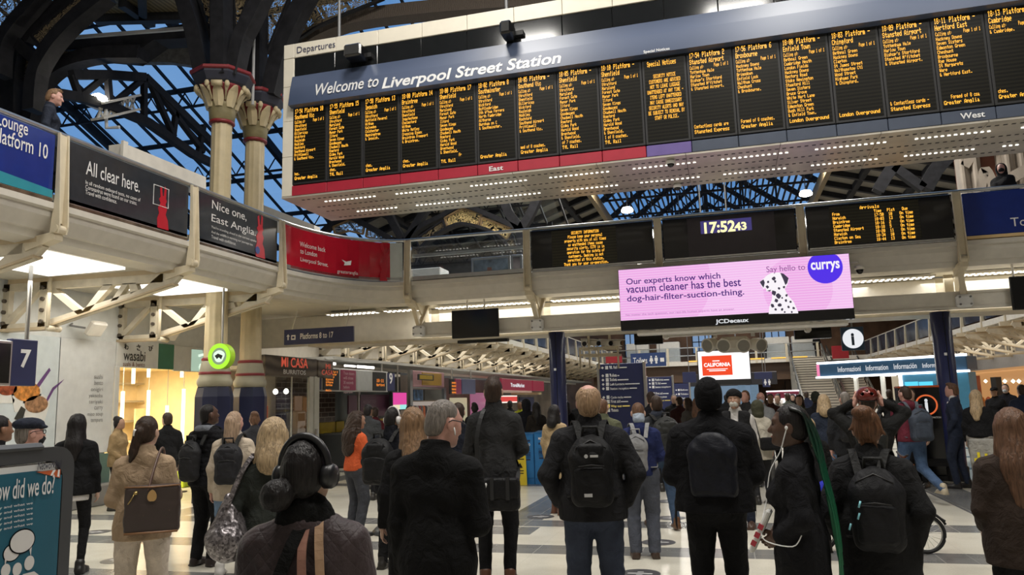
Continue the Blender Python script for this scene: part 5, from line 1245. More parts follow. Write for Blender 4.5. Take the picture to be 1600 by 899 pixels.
for k in range(6):
    x=-2.6+1.5*k;q=MB();q.b2((x,YF-.06,4.28),(x+1.0,YF,4.36));o=q.build('kerb_light',YEL);tag(o,'amber light strip along the edge of the far end walkway','light strip','amber lights of the far walkway')
WINB=emit('blue_window',(.20,.33,.55),.8)
for i,(px_,w,h) in enumerate(((990,1.4,1.9),(1098,1.6,1.9),(1213,1.6,2.0),(930,1.2,1.6))):
    p=onY(px_,545,65.9)
    t=thing('window_%d' % (i+1),None,None,(p.x,65.9,5));t['kind']='structure'
    q=MB();q.b2((p.x-w/2,65.88,5.2),(p.x+w/2,65.95,5.2+h));q.build('pane',WINB,t)
    q=MB()
    for f in (0,.33,.66,1): q.b2((p.x-w/2+w*f-.04,65.8,5.2),(p.x-w/2+w*f+.04,65.9,5.2+h))
    for f in (0,.5,1): q.b2((p.x-w/2,65.8,5.2+h*f-.04),(p.x+w/2,65.9,5.2+h*f+.04))
    q.build('window_frame',MBLACK,t)
for i,px_ in enumerate((996,1044,1258,1215)):
    p=onY(px_,548,62);q=MB();q.b2((p.x-.9,62,4.3),(p.x+.9,62.8,6.0),.05);o=q.build('booth',STONEW);tag(o,('white booth on the far walkway, above the Toilets sign','white booth on the far walkway, right of the Toilets sign','white booth at the head of the stairs','white booth left of the stair head')[i],'booth')
# stairs
def stairs(px0,px1,ybot,ytop,label,yy):
    a=onY(px0,600,yy);b=onY(px1,600,yy)
    t=thing('staircase',label,'stairs',((a.x+b.x)/2,yy-9,0))
    q=MB();n=24
    for i in range(n): q.b2((a.x,yy-9+i*.36,0),(b.x,yy-9+(i+1)*.36+.1,4.2*(i+1)/n))
    q.build('flight',wavemat('stair_tread',(.50,.46,.38),(.62,.57,.48),.1,.6,0,0,'Z'),t)
    q=MB()
    for i in range(n): q.b2((a.x+.05,yy-9+i*.36-.012,4.2*(i+1)/n-.05),(b.x-.05,yy-9+i*.36,4.2*(i+1)/n-.0))
    o=q.build('nosing',mat('nosing_dark',(.10,.09,.08),.6),t)
    for k,x in enumerate((a.x,b.x)):
        q=MB();q.beam((x,yy-9,.95),(x,yy,5.15),.10,.08);q.beam((x,yy-9,.5),(x,yy,4.7),.05,.05)
        for i in range(8): q.beam((x,yy-9+9*i/7,4.2*i/7),(x,yy-9+9*i/7,4.2*i/7+.95),.05,.05)
        q.build('handrail',STEEL,t)
    return t
stairs(1236,1288,650,560,'wide pale staircase climbing to the far walkway, left flight',59)
stairs(1296,1336,650,600,'pale staircase partly hidden by the information kiosk',62)
# hanging items under the cross walkway
def facing(mb,x0,y0,x1,y1,Y,d,bev=0.0):
    a=onY(x0,y0,Y);b=onY(x1,y1,Y);mb.b2((a.x,Y,b.z),(b.x,Y+d,a.z),bev);return a,b
YC2=17.9
p1,p2=onY(917.5,480,YC2),onY(950,480,YC2)
t=thing('camera_gantry','cream hanging frame carrying the row of surveillance cameras','gantry',((p1.x+p2.x)/2,YC2,2.6))
q=MB();b=onY(906,545,YC2);c=onY(965,541,YC2)
for p in (p1,p2): q.cyl((p.x,YC2,b.z),(p.x,YC2,3.95),.03)
for z in (b.z,b.z-.16): q.beam((b.x,YC2,z),(c.x,YC2,z),.05,.05);q.beam((b.x,YC2+.6,z),(c.x,YC2+.6,z),.05,.05)
for x in (b.x,b.x+.22,b.x+.44,c.x): q.beam((x,YC2,b.z),(x,YC2,b.z-.5),.04,.04);q.beam((x,YC2,b.z),(x,YC2+.6,b.z),.04,.04)
q.build('frame',CREAM,t)
for k,px_ in enumerate((912,928,946,962)):
    p=onY(px_,536,YC2)
    t=thing('surveillance_camera','white surveillance camera on the hanging frame, %s from the left' % ('first','second','third','fourth')[k],'camera',(p.x,YC2,p.z),'surveillance cameras on the frame')
    d=Vector(((.1,.5,.6,.9)[k],-.5,-.1)).normalized();P=Vector((p.x,YC2+.05,p.z))
    s_=d.cross(EZ).normalized();u_=s_.cross(d)
    q=MB();q.box(P,(.13,.32,.13),(s_,d,u_),.02);q.box(P+u_*.08+d*.02,(.15,.38,.015),(s_,d,u_));q.build('housing',STONEW,t)
    q=MB();q.cyl(P+d*.16,P+d*.185,.055,None,14);q.build('lens',BLACK,t)
    q=MB();q.cyl(P-u_*.065,P-u_*.15,.02);q.build('mount',CREAM,t)
t=thing('speaker_cluster','white bar of four round loudspeakers under the pink billboard','speaker',(onY(1148,545,17.0).x,17,2.5))
q=MB();a=onY(1122,527,17.0);b=onY(1174,549,17.0);q.b2((a.x,17.0,b.z),(b.x,17.35,a.z),.08);q.b2((a.x-.1,17.1,a.z),(a.x-.02,17.2,3.95));q.b2((b.x+.02,17.1,a.z),(b.x+.1,17.2,3.95));q.build('housing',STONEW,t)
for px_,dx in ((1112,-.75),(1132,-.15),(1160,.15),(1182,.75)):
    p=onY(px_,538,17.0);d=Vector((dx,-1,-.25)).normalized()
    q=MB();q.m(STONEW).cyl(Vector((p.x,17.1,p.z))-d*.08,Vector((p.x,17.1,p.z))+d*.16,.13,.155,24);q.m(mat('speaker_mesh',(.30,.29,.26),.6,bump=.4,bscale=150)).cyl(Vector((p.x,17.1,p.z))+d*.16,Vector((p.x,17.1,p.z))+d*.165,.125,None,24);q.build('horn',None,t,False)
t=thing('light_bar','long white tubular bar with clamps hanging below the pink billboard','bar',(0,16.3,2.9))
q=MB();a=onY(1040,523,16.3);b=onY(1262,513,16.3);q.beam((a.x,16.3,a.z),(b.x,16.3,a.z+.02),.18,.12);q.box((a.x,16.3,a.z),(.12,.24,.2),None,.03);q.box((b.x,16.3,a.z),(.12,.24,.2),None,.03);q.build('bar',STONEW,t)
q=MB();q.cyl((a.x+.5,16.3,a.z),(a.x+.5,16.3,3.95),.02);q.cyl((b.x-.5,16.3,a.z),(b.x-.5,16.3,3.95),.02);q.build('hanger',STONEW,t)
t=thing('sign_box','dark hanging sign box seen from behind, left of the light bar','sign',(onY(1000,528,19).x,19,2.6))
q=MB();facing(q,990,517,1036,537,19,.15,.01);q.build('casing',BLACK,t)
q=MB();a=onY(1010,517,19);q.cyl((a.x,19.07,a.z),(a.x,19.07,3.9),.02);q.build('hanger',GREYM,t)
t=thing('sign_box','dark hanging sign box between the light bar and the square i sign','sign',(onY(1270,520,18.5).x,18.5,2.6));q=MB();facing(q,1240,505,1300,528,18.5,.15,.01);q.build('casing',BLACK,t);q=MB();a=onY(1270,505,18.5);q.cyl((a.x,18.57,a.z),(a.x,18.57,4.15),.02);q.build('hanger',GREYM,t)
# information symbol
a,b=onY(1313,512,18.4),onY(1352,547,18.4)
t=thing('information_sign','square navy hanging sign with a white disc and letter i','sign',((a.x+b.x)/2,18.4,b.z))
q=MB();q.b2((a.x,18.4,b.z),(b.x,18.48,a.z),.01);q.build('panel',mat('info_navy',(.03,.075,.14),.4),t)
cx,cz=(a.x+b.x)/2+.005,(a.z+b.z)/2
q=MB();q.cyl((cx,18.398,cz),(cx,18.392,cz),.215,None,36);q.build('disc',emit('disc_white',(.9,.92,.95),.9),t)
text('i',.3,(cx-.04,18.388,cz-.13),EX,EZ,mat('info_navy',(.03,.075,.14),.4),'lettering',t,height=.27,bold=.05)
q=MB();q.cyl((cx,18.44,a.z),(cx,18.44,4.0),.02);q.build('hanger',GREYM,t)
# directory signs
def directory(x0,y0,x1,Y,rows,label,al='LEFT'):
    a=onY(x0,y0,Y);b=onY(x1,y0,Y)
    t=thing('directory_sign',label,'sign',((a.x+b.x)/2,Y,0),None)
    q=MB();q.b2((a.x,Y,.75),(b.x,Y+.1,a.z),.01);q.build('panel',SIGNB,t)
    q=MB();q.b2((a.x-.07,Y-.02,0),(a.x,Y+.14,a.z+.04),.01);q.b2((b.x,Y-.02,0),(b.x+.07,Y+.14,a.z+.04),.01);q.build('post',STEEL,t)
    for k,(s,f,w,small) in enumerate(rows):
        z=a.z-.14-f
        c=emit('yellow_sign_letter',(.8,.6,.15),.6) if s.startswith('Way') else WHITE
        text(s,.1,(a.x+.28,Y-.004,z),EX,EZ,c,'lettering',t,width=w,height=.085,bold=.02)
        q=MB();q.m(c).b2((a.x+.17,Y-.006,z-.01),(a.x+.25,Y,z+.085));q.prism([(a.x+.05,Y-.004,z+.035),(a.x+.09,Y-.004,z+.075),(a.x+.13,Y-.004,z+.035),(a.x+.09,Y-.004,z-.005)],(0,.003,0))
        if small: q.b2((a.x+.30+w,Y-.005,z+.01),(min(a.x+.30+w+small,b.x-.05),Y,z+.04))
        q.build('symbol',None,t)
    return t
directory(936,569.5,1004,21.5,[('TfL Rail',.0,.22,.25),('Toilets',.22,.2,.05),('Toilets',.34,.2,.3),('Left Luggage',.46,.40,.4),('Station reception',.58,.52,.2),('Cycle racks',.82,.35,.2),('First aid',.94,.26,.2),('Way out',1.06,.3,.2),('Tickets',1.18,.2,.0)],'large navy directory sign with white place names, nearest of the three')
directory(1011,590,1049,29,[('Platforms',.0,.3,.2),('TfL Rail',.13,.2,.2),('Station reception',.26,.5,.2),('First aid',.50,.25,.2),('Passport photos',.62,.4,0),('Way out',.75,.3,.2),('Tickets',.88,.2,0)],'navy directory sign with white place names, second of the three')
directory(1053,600,1076,38,[('Exit',.2,.2,.3),('Tickets',.4,.3,.2),('Trains',.6,.3,.2)],'navy directory sign, smallest and farthest of the three')
# toilets sign, red sign
a,b=onY(985,553,40),onY(1041,572,40)
t=thing('toilets_sign','blue hanging sign reading Toilets with white pictograms','sign',((a.x+b.x)/2,40,b.z))
q=MB();q.b2((a.x,40,b.z),(b.x,40.1,a.z),.01);q.build('panel',mat('toilet_blue',(.02,.05,.17),.4),t)
text('Toilets',.3,(a.x+.12,39.995,b.z+.17),EX,EZ,WHITE,'lettering',t,width=.72,height=.32,bold=.01)
def man(q,x,z,Y,s,skirt=False):
    q.cyl((x,Y,z+.30*s),(x,Y-.01,z+.30*s),.045*s,None,12);q.prism([(x+u*s,Y,z+v*s) for u,v in (((-.06,.24),(.06,.24),(.10,.06),(.04,.06),(.04,-.06),(-.04,-.06),(-.04,.06),(-.10,.06)) if skirt else ((-.08,.24),(.08,.24),(.08,.08),(.05,.08),(.05,-.06),(-.05,-.06),(-.05,.08),(-.08,.08)))],(0,-.01,0))
q=MB();man(q,a.x+1.05,b.z+.2,39.99,1,True);man(q,a.x+1.3,b.z+.2,39.99,1);q.b2((a.x+1.5,39.98,b.z+.22),(a.x+1.7,39.99,b.z+.42));q.build('pictogram',WHITE,t)
q=MB();q.cyl((a.x+.3,40.05,a.z),(a.x+.3,40.05,13.5),.02);q.cyl((b.x-.3,40.05,a.z),(b.x-.3,40.05,13.5),.02);q.build('hanger',GREYM,t)
a,b=onY(946,555,41),onY(972,567,41);q=MB();q.b2((a.x,41,b.z),(b.x,41.1,a.z),.01);o=q.build('red_sign',mat('sign_red',(.38,.02,.03),.4));tag(o,'plain red sign above the large directory sign','sign')
a,b=onY(1299,541,57),onY(1327,560,57);q=MB();q.b2((a.x,57,b.z),(b.x,57.1,a.z),.01);o=q.build('red_sign',mat('sign_red',(.38,.02,.03),.4));tag(o,'red sign beside the stair head on the far walkway','sign')
# white advertising screen
a,b=onY(1090,550,27),onY(1173,592,27)
t=thing('advert_screen','bright white screen with a red panel reading CALIFORNIA','screen',((a.x+b.x)/2,27,b.z-.15))
q=MB();q.b2((a.x-.03,27.01,b.z-.17),(b.x+.03,27.2,a.z+.03),.01);q.build('casing',MBLACK,t)
q=MB();q.b2((a.x,27,b.z),(b.x,27.01,a.z));q.build('white_picture',emit('screen_white',(1,.97,.98),1.25),t)
c,d=onY(1096,557,27),onY(1145,586,27)
q=MB();q.b2((c.x,26.99,d.z),(d.x,27,c.z));q.build('red_picture',emit('screen_red',(.90,.07,.02),1.0),t)
text('CALIFORNIA',.1,(c.x+.06,26.985,(c.z+d.z)/2-.03),EX,EZ,LEDW if False else emit('screen_white',(1,.97,.98),1.25),'lettering',t,width=(d.x-c.x)*.88,height=.13,bold=.03)
q=MB();q.b2((c.x+.15,26.985,(c.z+d.z)/2-.13),(d.x-.15,26.99,(c.z+d.z)/2-.11));q.b2((c.x+.22,26.985,(c.z+d.z)/2-.19),(d.x-.22,26.99,(c.z+d.z)/2-.16));q.b2((c.x+.35,26.985,(c.z+d.z)/2+.14),(d.x-.4,26.99,(c.z+d.z)/2+.17));q.build('rules',emit('screen_white',(1,.97,.98),1.25),t)
q=MB();q.cyl((a.x+.4,27.1,a.z),(a.x+.4,27.1,13.2),.025);q.cyl((b.x-.4,27.1,a.z),(b.x-.4,27.1,13.2),.025);q.build('hanger',GREYM,t)
# passage under the far walkway
q=MB();a=onY(1075,604,55);b=onY(1215,600,55);q.b2((a.x,55,2.35),(b.x,55.4,3.2),.02);o=q.build('header_beam',mat('dark_header',(.03,.028,.035),.4));tag(o,'dark header beam over the blue lit passage','beam')
for k,px_ in enumerate((1086,1160,1180)):
    p=onY(px_,620,55.2);q=MB();q.b2((p.x-.25,55,0),(p.x+.25,55.4,2.35));o=q.build('blue_pillar',mat('pale_blue_pillar',(.22,.36,.55),.4));tag(o,'pale blue pillar of the lit passage, %s from the left' % ('first','second','third')[k],'pillar')
q=MB();p=onY(1130,620,61);q.b2((p.x-2.6,61,.0),(p.x+2.4,61.1,2.4));o=q.build('passage_glow_sheet',emit('passage_blue_glow',(.20,.30,.42),.7));tag(o,'glowing blue sheet for the light of the passage under the far walkway','screen')  # added glowing sheet stands in for the blue light of the doorway
a,b=onY(1191,592,50),onY(1204,605,50)
t=thing('restroom_sign','small dark square sign with two white figures','sign',((a.x+b.x)/2,50,b.z))
q=MB();q.b2((a.x,50,b.z),(b.x,50.1,a.z),.01);q.build('panel',SIGNB,t)
q=MB();man(q,a.x+.16,b.z+.17,49.99,.9,True);man(q,a.x+.4,b.z+.17,49.99,.9);q.build('pictogram',WHITE,t)
q=MB();q.cyl(((a.x+b.x)/2,50.05,a.z),((a.x+b.x)/2,50.05,13.5),.02);q.build('hanger',GREYM,t)
for x0,y0,x1,y1,lb in ((1178,582,1207,592,'small dark hanging sign right of the white screen'),(1066,582,1088,598,'small dark hanging screen left of the white screen')):
    a,b=onY(x0,y0,42),onY(x1,y1,42);t=thing('hanging_sign',lb,'sign',((a.x+b.x)/2,42,b.z));q=MB();q.b2((a.x,42,b.z),(b.x,42.1,a.z),.01);q.build('panel',SIGNB,t);q=MB();q.cyl(((a.x+b.x)/2,42.05,a.z),((a.x+b.x)/2,42.05,13.5),.02);q.build('hanger',GREYM,t)
# tickets kiosk
a,b=onY(1200,613,33),onY(1249,622,33)
t=thing('tickets_kiosk','white and maroon tickets kiosk before the stairs','kiosk',((a.x+b.x)/2,33,0))
q=MB();q.b2((a.x,33,b.z),(b.x,34.2,a.z),.02);q.build('maroon_band',mat('ticket_maroon',(.20,.02,.05),.4),t)
q=MB();q.b2((a.x-.02,32.96,a.z),(b.x+.02,34.2,a.z+.05),.01);q.b2((a.x-.02,32.96,b.z-.05),(b.x+.02,34.2,b.z),.01);q.build('lit_edge',emit('ticket_edge',(1,.9,.92),1.6),t)
text('Tickets',.1,(a.x+(b.x-a.x)*.52,32.99,b.z+.05),EX,EZ,WHITEE,'lettering',t,width=(b.x-a.x)*.38,height=.15,bold=.02)
q=MB();q.b2((b.x-.62,33.05,.3),(b.x-.1,33.15,b.z-.05));q.build('lit_panel',emit('ticket_panel',(1,.97,.97),1.3),t)
q=MB();q.b2((a.x+.1,33.2,0),(b.x-.05,34.1,b.z-.05),.02);q.build('body',STONEW,t)
# information kiosk, turned a little
A_=onY(1277,590,31.0);dK=Vector((.80,-.60,0)).normalized();nK=Vector((-.60,-.80,0)).normalized();A_.z=0
ztop=onY(1277,570,31.0).z;zbot=onY(1277,589,31.0).z
def kb(q,s0,s1,n0,n1,z0,z1,bev=0.0):
    c=A_+dK*((s0+s1)/2)-nK*((n0+n1)/2);q.box((c.x,c.y,(z0+z1)/2),(s1-s0,n1-n0,z1-z0),(dK,-nK,EZ),bev)
def kpx(x):
    r_=ray(x,580);# where the sight line crosses the kiosk's front
    M2=Matrix(((dK.x,-r_.x),(dK.y,-r_.y)));s=M2.inverted() @ Vector((CAM.x-A_.x,CAM.y-A_.y));return s[0]
LK=kpx(1512)
t=thing('information_kiosk','teal information kiosk edged in white light with Information in several languages','kiosk',(A_.x+dK.x*LK/2,A_.y+dK.y*LK/2,0))
KN=mat('kiosk_navy',(.028,.075,.14),.35)
q=MB();kb(q,.1,LK,0,.8,zbot,ztop,.02);q.build('header',KN,t)
q=MB();kb(q,-.0,.12,.0,.8,zbot,ztop);q.build('pink_end',emit('pink_end_glow',(.9,.25,.45),1.0),t)
q=MB();kb(q,.05,LK,-.06,.1,ztop,ztop+.075,.01);kb(q,.0,LK,-.12,.2,zbot-.07,zbot,.01);s1=kpx(1404);kb(q,s1,s1+.09,-.05,.05,.9,zbot-.05);q.build('light_strip',emit('kiosk_light',(.92,.97,1),3.0),t)
for s,x0,x1 in (('Informazioni',1309,1345),('Information',1353,1388),('Información',1397,1433),('Informações',1442,1480)):
    a0,a1=kpx(x0),kpx(x1);P=A_+dK*a0+nK*.012;P.z=zbot+(ztop-zbot)*.30
    text(s,.1,P,dK,EZ,WHITEE,'lettering',t,width=(a1-a0),height=.19,bold=.012)
q=MB();kb(q,s1+.05,LK,.02,.6,0,zbot-.06,.01);q.build('teal_wall',mat('kiosk_teal',(.05,.20,.32),.35),t)
for x0,x1 in ((1412,1432),(1434,1455)):
    a0,a1=kpx(x0),kpx(x1);zz=onY(x0,597,28.5).z
    q=MB();kb(q,a0,a1,-.02,.04,zz-.75,zz);q.build('screen',emit('kiosk_blue',(.10,.62,.85),1.2),t)
q=MB();s2=kpx(1372);kb(q,s2,s1,.9,1.0,0,zbot-.08);q.build('cream_wall',emit('kiosk_cream_glow',(.62,.52,.36),.7),t)  # light inside the kiosk put into this wall as emission
q=MB()
for x in (1328,1370): s0=kpx(x);kb(q,s0-.06,s0+.06,.3,.42,0,zbot-.07)
q.build('pole',STONEW,t)
q=MB();kb(q,.3,s1,.35,1.0,0,1.05,.02);q.build('counter',STONEW,t)
q=MB()
for x in (1328,1378,1387): s0=kpx(x);c=A_+dK*s0-nK*.3;q.cyl((c.x,c.y,zbot-.09),(c.x,c.y,zbot-.07),.12,None,16)
q.build('downlight',LEDW,t)
# black information totem
t=thing('information_totem','tall black totem with orange edges, an orange ring and a white letter i','totem',(3.6,16.45,0))
a,b=onY(1402,603,16.3),onY(1478,606,16.3);zt=(a.z+b.z)/2
q=MB();q.b2((a.x,16.3,.1),(b.x,16.62,zt),.012);q.b2((a.x+.02,16.28,0),(b.x-.0,16.66,.1),.01);q.build('body',BLACK,t)
OREM=mat('totem_orange',(.60,.10,.02),.4)
q=MB();q.b2((b.x-.03,16.29,.12),(b.x+.02,16.63,zt+.01),.006);q.b2((a.x,16.29,zt-.02),(b.x,16.63,zt+.02),.006);q.build('orange_edge',OREM,t)
c=onY(1447.5,633,16.3);n=36;vs=[]
for r in (.165,.195):
    for i in range(n): vs.append((c.x+r*math.cos(2*math.pi*i/n),16.295,c.z+r*math.sin(2*math.pi*i/n)))
q=MB();q.add(vs,[(i,n+i,n+(i+1) % n,(i+1) % n) for i in range(n)]);q.build('orange_ring',emit('ring_orange',(.75,.14,.04),.9),t)
text('i',.3,(c.x-.035,16.294,c.z-.12),EX,EZ,WHITEE,'i_lettering',t,height=.25,bold=.04)
text('INFORMATION',.05,(c.x-.02,16.294,c.z-.255),EX,EZ,WHITE,'caption_lettering',t,width=.24,height=.035)
q=MB();q.prism([(a.x+.15,16.29,.35),(b.x-.1,16.29,.35),(b.x-.1,16.16,.28),(a.x+.15,16.16,.28)],(0,0,.06));q.build('shelf',MBLACK,t)
# shops on the east side
t=thing('flower_shop','warmly lit shop front with orange goods at the right edge','shop',(13,42,0))
def boxE(q,x0,y0,x1,y1,X,d):
    a=onX(x0,y0,X);b=onX(x0,y1,X);c=onX(x1,(y0+y1)/2,X);q.b2((X,min(a.y,c.y),max(0,b.z)),(X+d,max(a.y,c.y),a.z));return a,b,c
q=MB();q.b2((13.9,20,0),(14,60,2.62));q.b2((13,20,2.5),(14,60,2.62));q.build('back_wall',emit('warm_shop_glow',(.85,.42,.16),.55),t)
for x0,x1 in ((1516,1531),): q=MB();boxE(q,x0,588,x1,700,12.98,.2);q.build('brown_post',mat('shop_terracotta',(.25,.07,.03),.6),t)
q=MB();boxE(q,1547,590,1562,700,12.95,.25);q.build('black_post',MBLACK,t)
for k in range(12):
    px_=1534+5.6*k;p=onX(px_,628+(k*7 % 13),13.5);q=MB();q.lathe([(.03,-.5),(.16,-.25),(.2,0),(.12,.22),(.02,.3)],(13.5,p.y,p.z),10);q.build('display_item',mat('goods%d' % (k % 4),((.55,.22,.05),(.65,.45,.25),(.4,.1,.04),(.12,.10,.06))[k % 4],.6),t,True)
for k,px_ in enumerate((1570,1583,1592,1540)):
    p=onX(px_,596,13.4);q=MB();q.lathe([(.01,-.1),(.1,0),(.01,.1)],(13.4,p.y,p.z),10);q.build('lamp',emit('shop_spot',(1,.85,.6),5),t,True)
# ================================================================== loose things on the floor
# newspaper bins
for k,(x0,x1,yb,lb) in enumerate(((814,836,757,'narrower left-hand'),(836,862,757,'broader right-hand'))):
    a=onZ(x0,yb,0);b=onZ(x1+7,yb,0);zt=1.02+.03*k;Y=15.75
    x0_,x1_=onY(x0,755,Y).x,onY(x1,755,Y).x
    t=thing('newspaper_bin','blue free newspaper bin at the foot of the navy column, the '+lb+' one','bin',((x0_+x1_)/2,Y,0),'blue newspaper bins')
    q=MB();q.prism([(x0_+.005,Y,0),(x0_+.005,Y+.42,0),(x0_+.005,Y+.42,zt+.02),(x0_+.005,Y+.02,zt-.0)],(x1_-x0_-.01,0,0));q.build('body',mat('bin_blue',(.02,.16,.42),.35),t)
    q=MB();q.b2((x0_+.015,Y-.008,.12),(x1_-.015,Y,zt-.03),.004);q.build('door',mat('bin_blue2',(.022,.18,.46),.35),t)
    NVT=mat('bin_navy',(.01,.03,.10),.4);xm=(x0_+x1_)/2
    text('METRO',.1,(xm-.075,Y-.012,zt-.15-.09*(1-k)),EX,EZ,WHITE,'title_lettering',t,width=.15,height=.05,bold=.03)
    text('PICK UP YOUR',.1,(xm-.075,Y-.012,zt-.35),EX,EZ,NVT,'line_lettering',t,width=.15,height=.025,bold=.01);text('FREE',.1,(xm-.075,Y-.012,zt-.45),EX,EZ,NVT,'free_lettering',t,width=.15,height=.085,bold=.03);text('NEWSPAPER',.1,(xm-.075,Y-.012,zt-.49),EX,EZ,NVT,'line_lettering',t,width=.15,height=.025,bold=.01)
    q=MB();q.b2((xm-.07,Y-.011,zt-.54),(xm+.07,Y-.008,zt-.51));q.b2((xm-.075,Y-.011,zt-.25+.09*(1-k)),(xm+.075,Y-.008,zt-.21+.09*(1-k)));q.build('navy_bars',NVT,t)
q=MB();a=onZ(869,757,0);q.b2((a.x-.03,15.9,0),(a.x+.09,16.1,.09),.01)
# wet floor sign
p=onZ(815,757,0);t=thing('wet_floor_sign','yellow folding wet floor sign beside the blue newspaper bins','floor sign',(p.x,p.y,0))
YW=mat('safety_yellow',(.72,.55,.02),.4)
for s,nm in ((-1,'front_leaf'),(1,'rear_leaf')):
    P=[Vector((p.x-.16,p.y+s*.16,.0)),Vector((p.x+.16,p.y+s*.16,.0)),Vector((p.x+.11,p.y+s*.02,.62)),Vector((p.x-.11,p.y+s*.02,.62))]
    q=MB();q.prism(P,(0,.014,0));lf=q.build(nm,YW,t)
    if s < 0:
        q=MB();q.prism([(p.x-.06,p.y-.10,.34),(p.x+.06,p.y-.10,.34),(p.x,p.y-.078,.44)],(0,-.004,0))
        for z in (.50,.27,.22): q.b2((p.x-.08,p.y-.02-.14*(1-z/.62)-.006,z),(p.x+.08,p.y-.02-.14*(1-z/.62),z+.02))
        o=sub(q,'warning_symbol',lf,BLACK)
# floor stickers
for k,(x,y) in enumerate(((1029,848),(1044,784),(1049,810),(1000,897),(150,832),(845,808),(322,806),(186,876),(255,803),(1540,788))):
    p=onZ(x,y,0)
    t=thing('floor_sticker',None,'floor sticker',(p.x,p.y,.001),'round distancing stickers on the floor')
    t['label']='round dark floor sticker ' +('right of the brown shoes of the young man in navy','behind the striding man in jeans','beside the brown boots of the striding man','between the balding man and the black beanie','near the boots of the woman in black tights','on the grey band before the newspaper bins','beside the man in the black puffer jacket','beside the woman in the beige blazer','before the sushi shop entrance','on the grey band before the suited man')[k]
    q=MB();q.cyl((p.x,p.y,.0),(p.x,p.y,.003),.20,None,28);q.build('disc',mat('sticker_dark',(.06,.06,.065),.4),t)
    q=MB();q.b2((p.x-.12,p.y-.02,.003),(p.x+.12,p.y+.02,.0035));q.b2((p.x-.03,p.y-.08,.003),(p.x+.03,p.y-.05,.0035));q.b2((p.x-.03,p.y+.05,.003),(p.x+.03,p.y+.08,.0035));q.build('symbol',mat('sticker_pale',(.45,.45,.45),.5),t)
# framed floor-standing signs
def stand_sign(loc,rz,label,w,h,z0,back=False):
    t=thing('poster_stand',label,'poster stand',(0,0,0))
    GR=mat('dark_grey_plastic',(.06,.063,.068),.35)
    q=MB();r=.07;pts=[]
    for cx,cz,a0 in ((w/2-r,z0+h-r,0),(-w/2+r,z0+h-r,90),(-w/2+r,z0+r,180),(w/2-r,z0+r,270)):
        for k in range(7): a=math.radians(a0+15*k);pts.append((cx+r*math.cos(a),cz+r*math.sin(a)))
    inn=[(x*(w-.09)/w,z0+h/2+(z-z0-h/2)*(h-.09)/h) for x,z in pts];n=len(pts);vs=[]
    for y in (-.02,.02):
        for L in (pts,inn): vs +=[(x,y,z) for x,z in L]
    fs=[]
    for i in range(n):
        j=(i+1) % n;fs +=[(i,j,n+j,n+i),(2*n+i,3*n+i,3*n+j,2*n+j),(i,2*n+i,2*n+j,j),(n+i,n+j,3*n+j,3*n+i)]
    q.add(vs,fs);q.b2((-w*.38,-.026,z0+h-.012),(w*.36,.026,z0+h+.016),.012);q.build('frame',GR,t)
    q=MB();q.b2((-w/2+.05,-.012,z0+.05),(w/2-.05,.012,z0+h-.05));bd=q.build('board',mat('board_silver',(.40,.40,.39),.35),t)
    q=MB();q.lathe([(.34,0),(.35,.03),(.28,.08),(.12,.14),(.06,.2)],(0,0,0),28,None,.75);q.build('base',GR,t,True)
    q=MB();q.b2((-.05,-.03,.15),(.05,.03,z0+.02),.01);q.build('stem',GR,t)
    return t,bd
TEAL=mat('poster_teal',(.025,.115,.17),.25)
XS=-2.18;pr=onX(107,760,XS);pt=onX(100,697,XS);zt=pt.z
wS,hS=.86,1.30
t,bd=stand_sign(None,0,'grey framed feedback poster stand asking how did we do, at the lower left',wS,hS,zt-hS)
z0=zt-hS;yl=-.0175
def on_b(x,y):
    """photo point -> (along, up) on the poster, from its right-hand edge"""
    p=onX(x,y,XS+.013);return (p.y-(pr.y-wS/2),p.z)
q=MB();ed=wS/2-.075;q.m(mat('poster_white',(.66,.66,.65),.3)).b2((-ed,yl,z0+.09),(ed,-.012,zt-.052));q.build('white_sheet',None,t)
y2=yl-.001;tz=on_b(40,740)[1];bx=on_b(90,745)[0]
q=MB();q.prism([(-ed,y2,z0+.09),(bx+.012,y2,z0+.09),(bx+.012,y2,on_b(90,743)[1]),(on_b(55,736)[0],y2,on_b(55,736)[1]),(-ed,y2,on_b(0,742)[1])],(0,.001,0));q.build('teal_sheet',TEAL,t)
u,v=on_b(54,735);u2,v2=on_b(92,730)
text('NetworkRail',.1,(u,y2-.001,v),EX,EZ,mat('logo_black',(.03,.03,.05),.4),'company_lettering',t,width=u2-u,height=.026,shear=.15,bold=.015)
q=MB();q.prism([(u,y2-.002,v-.006),(u2,y2-.002,v-.006),(u2,y2-.002,v-.034),(u+.04,y2-.002,v-.018)],(0,.001,0));q.build('orange_emblem',mat('logo_orange',(.55,.12,.04),.4),t)
q=MB();q.prism([(u+.055,y2-.003,v-.022),(u+.062,y2-.003,v-.024),(u2-.02,y2-.003,v-.006),(u2-.03,y2-.003,v-.006)],(0,.001,0));q.prism([(u+.082,y2-.003,v-.028),(u+.09,y2-.003,v-.030),(u2-.004,y2-.003,v-.006),(u2-.010,y2-.003,v-.006)],(0,.001,0));q.build('white_rails',WHITE,t)
u,v=on_b(80,763);u0_,v0_=on_b(14,776);wq=u-u0_
text('how did we do?',.1,(u-wq*1.46,y2-.001,v0_*.5+v*.5-.012),EX,EZ,mat('poster_letter',(.72,.72,.72),.4),'question_lettering',t,width=wq*1.46,height=.062,bold=.008)
for k in range(5):
    u,v=on_b(47,788+8*k);text('tell us about your journey and what we',.02,(u-.32,y2-.001,v),EX,EZ,mat('poster_letter',(.72,.72,.72),.4),'small_lettering',t,width=.32,height=.010)
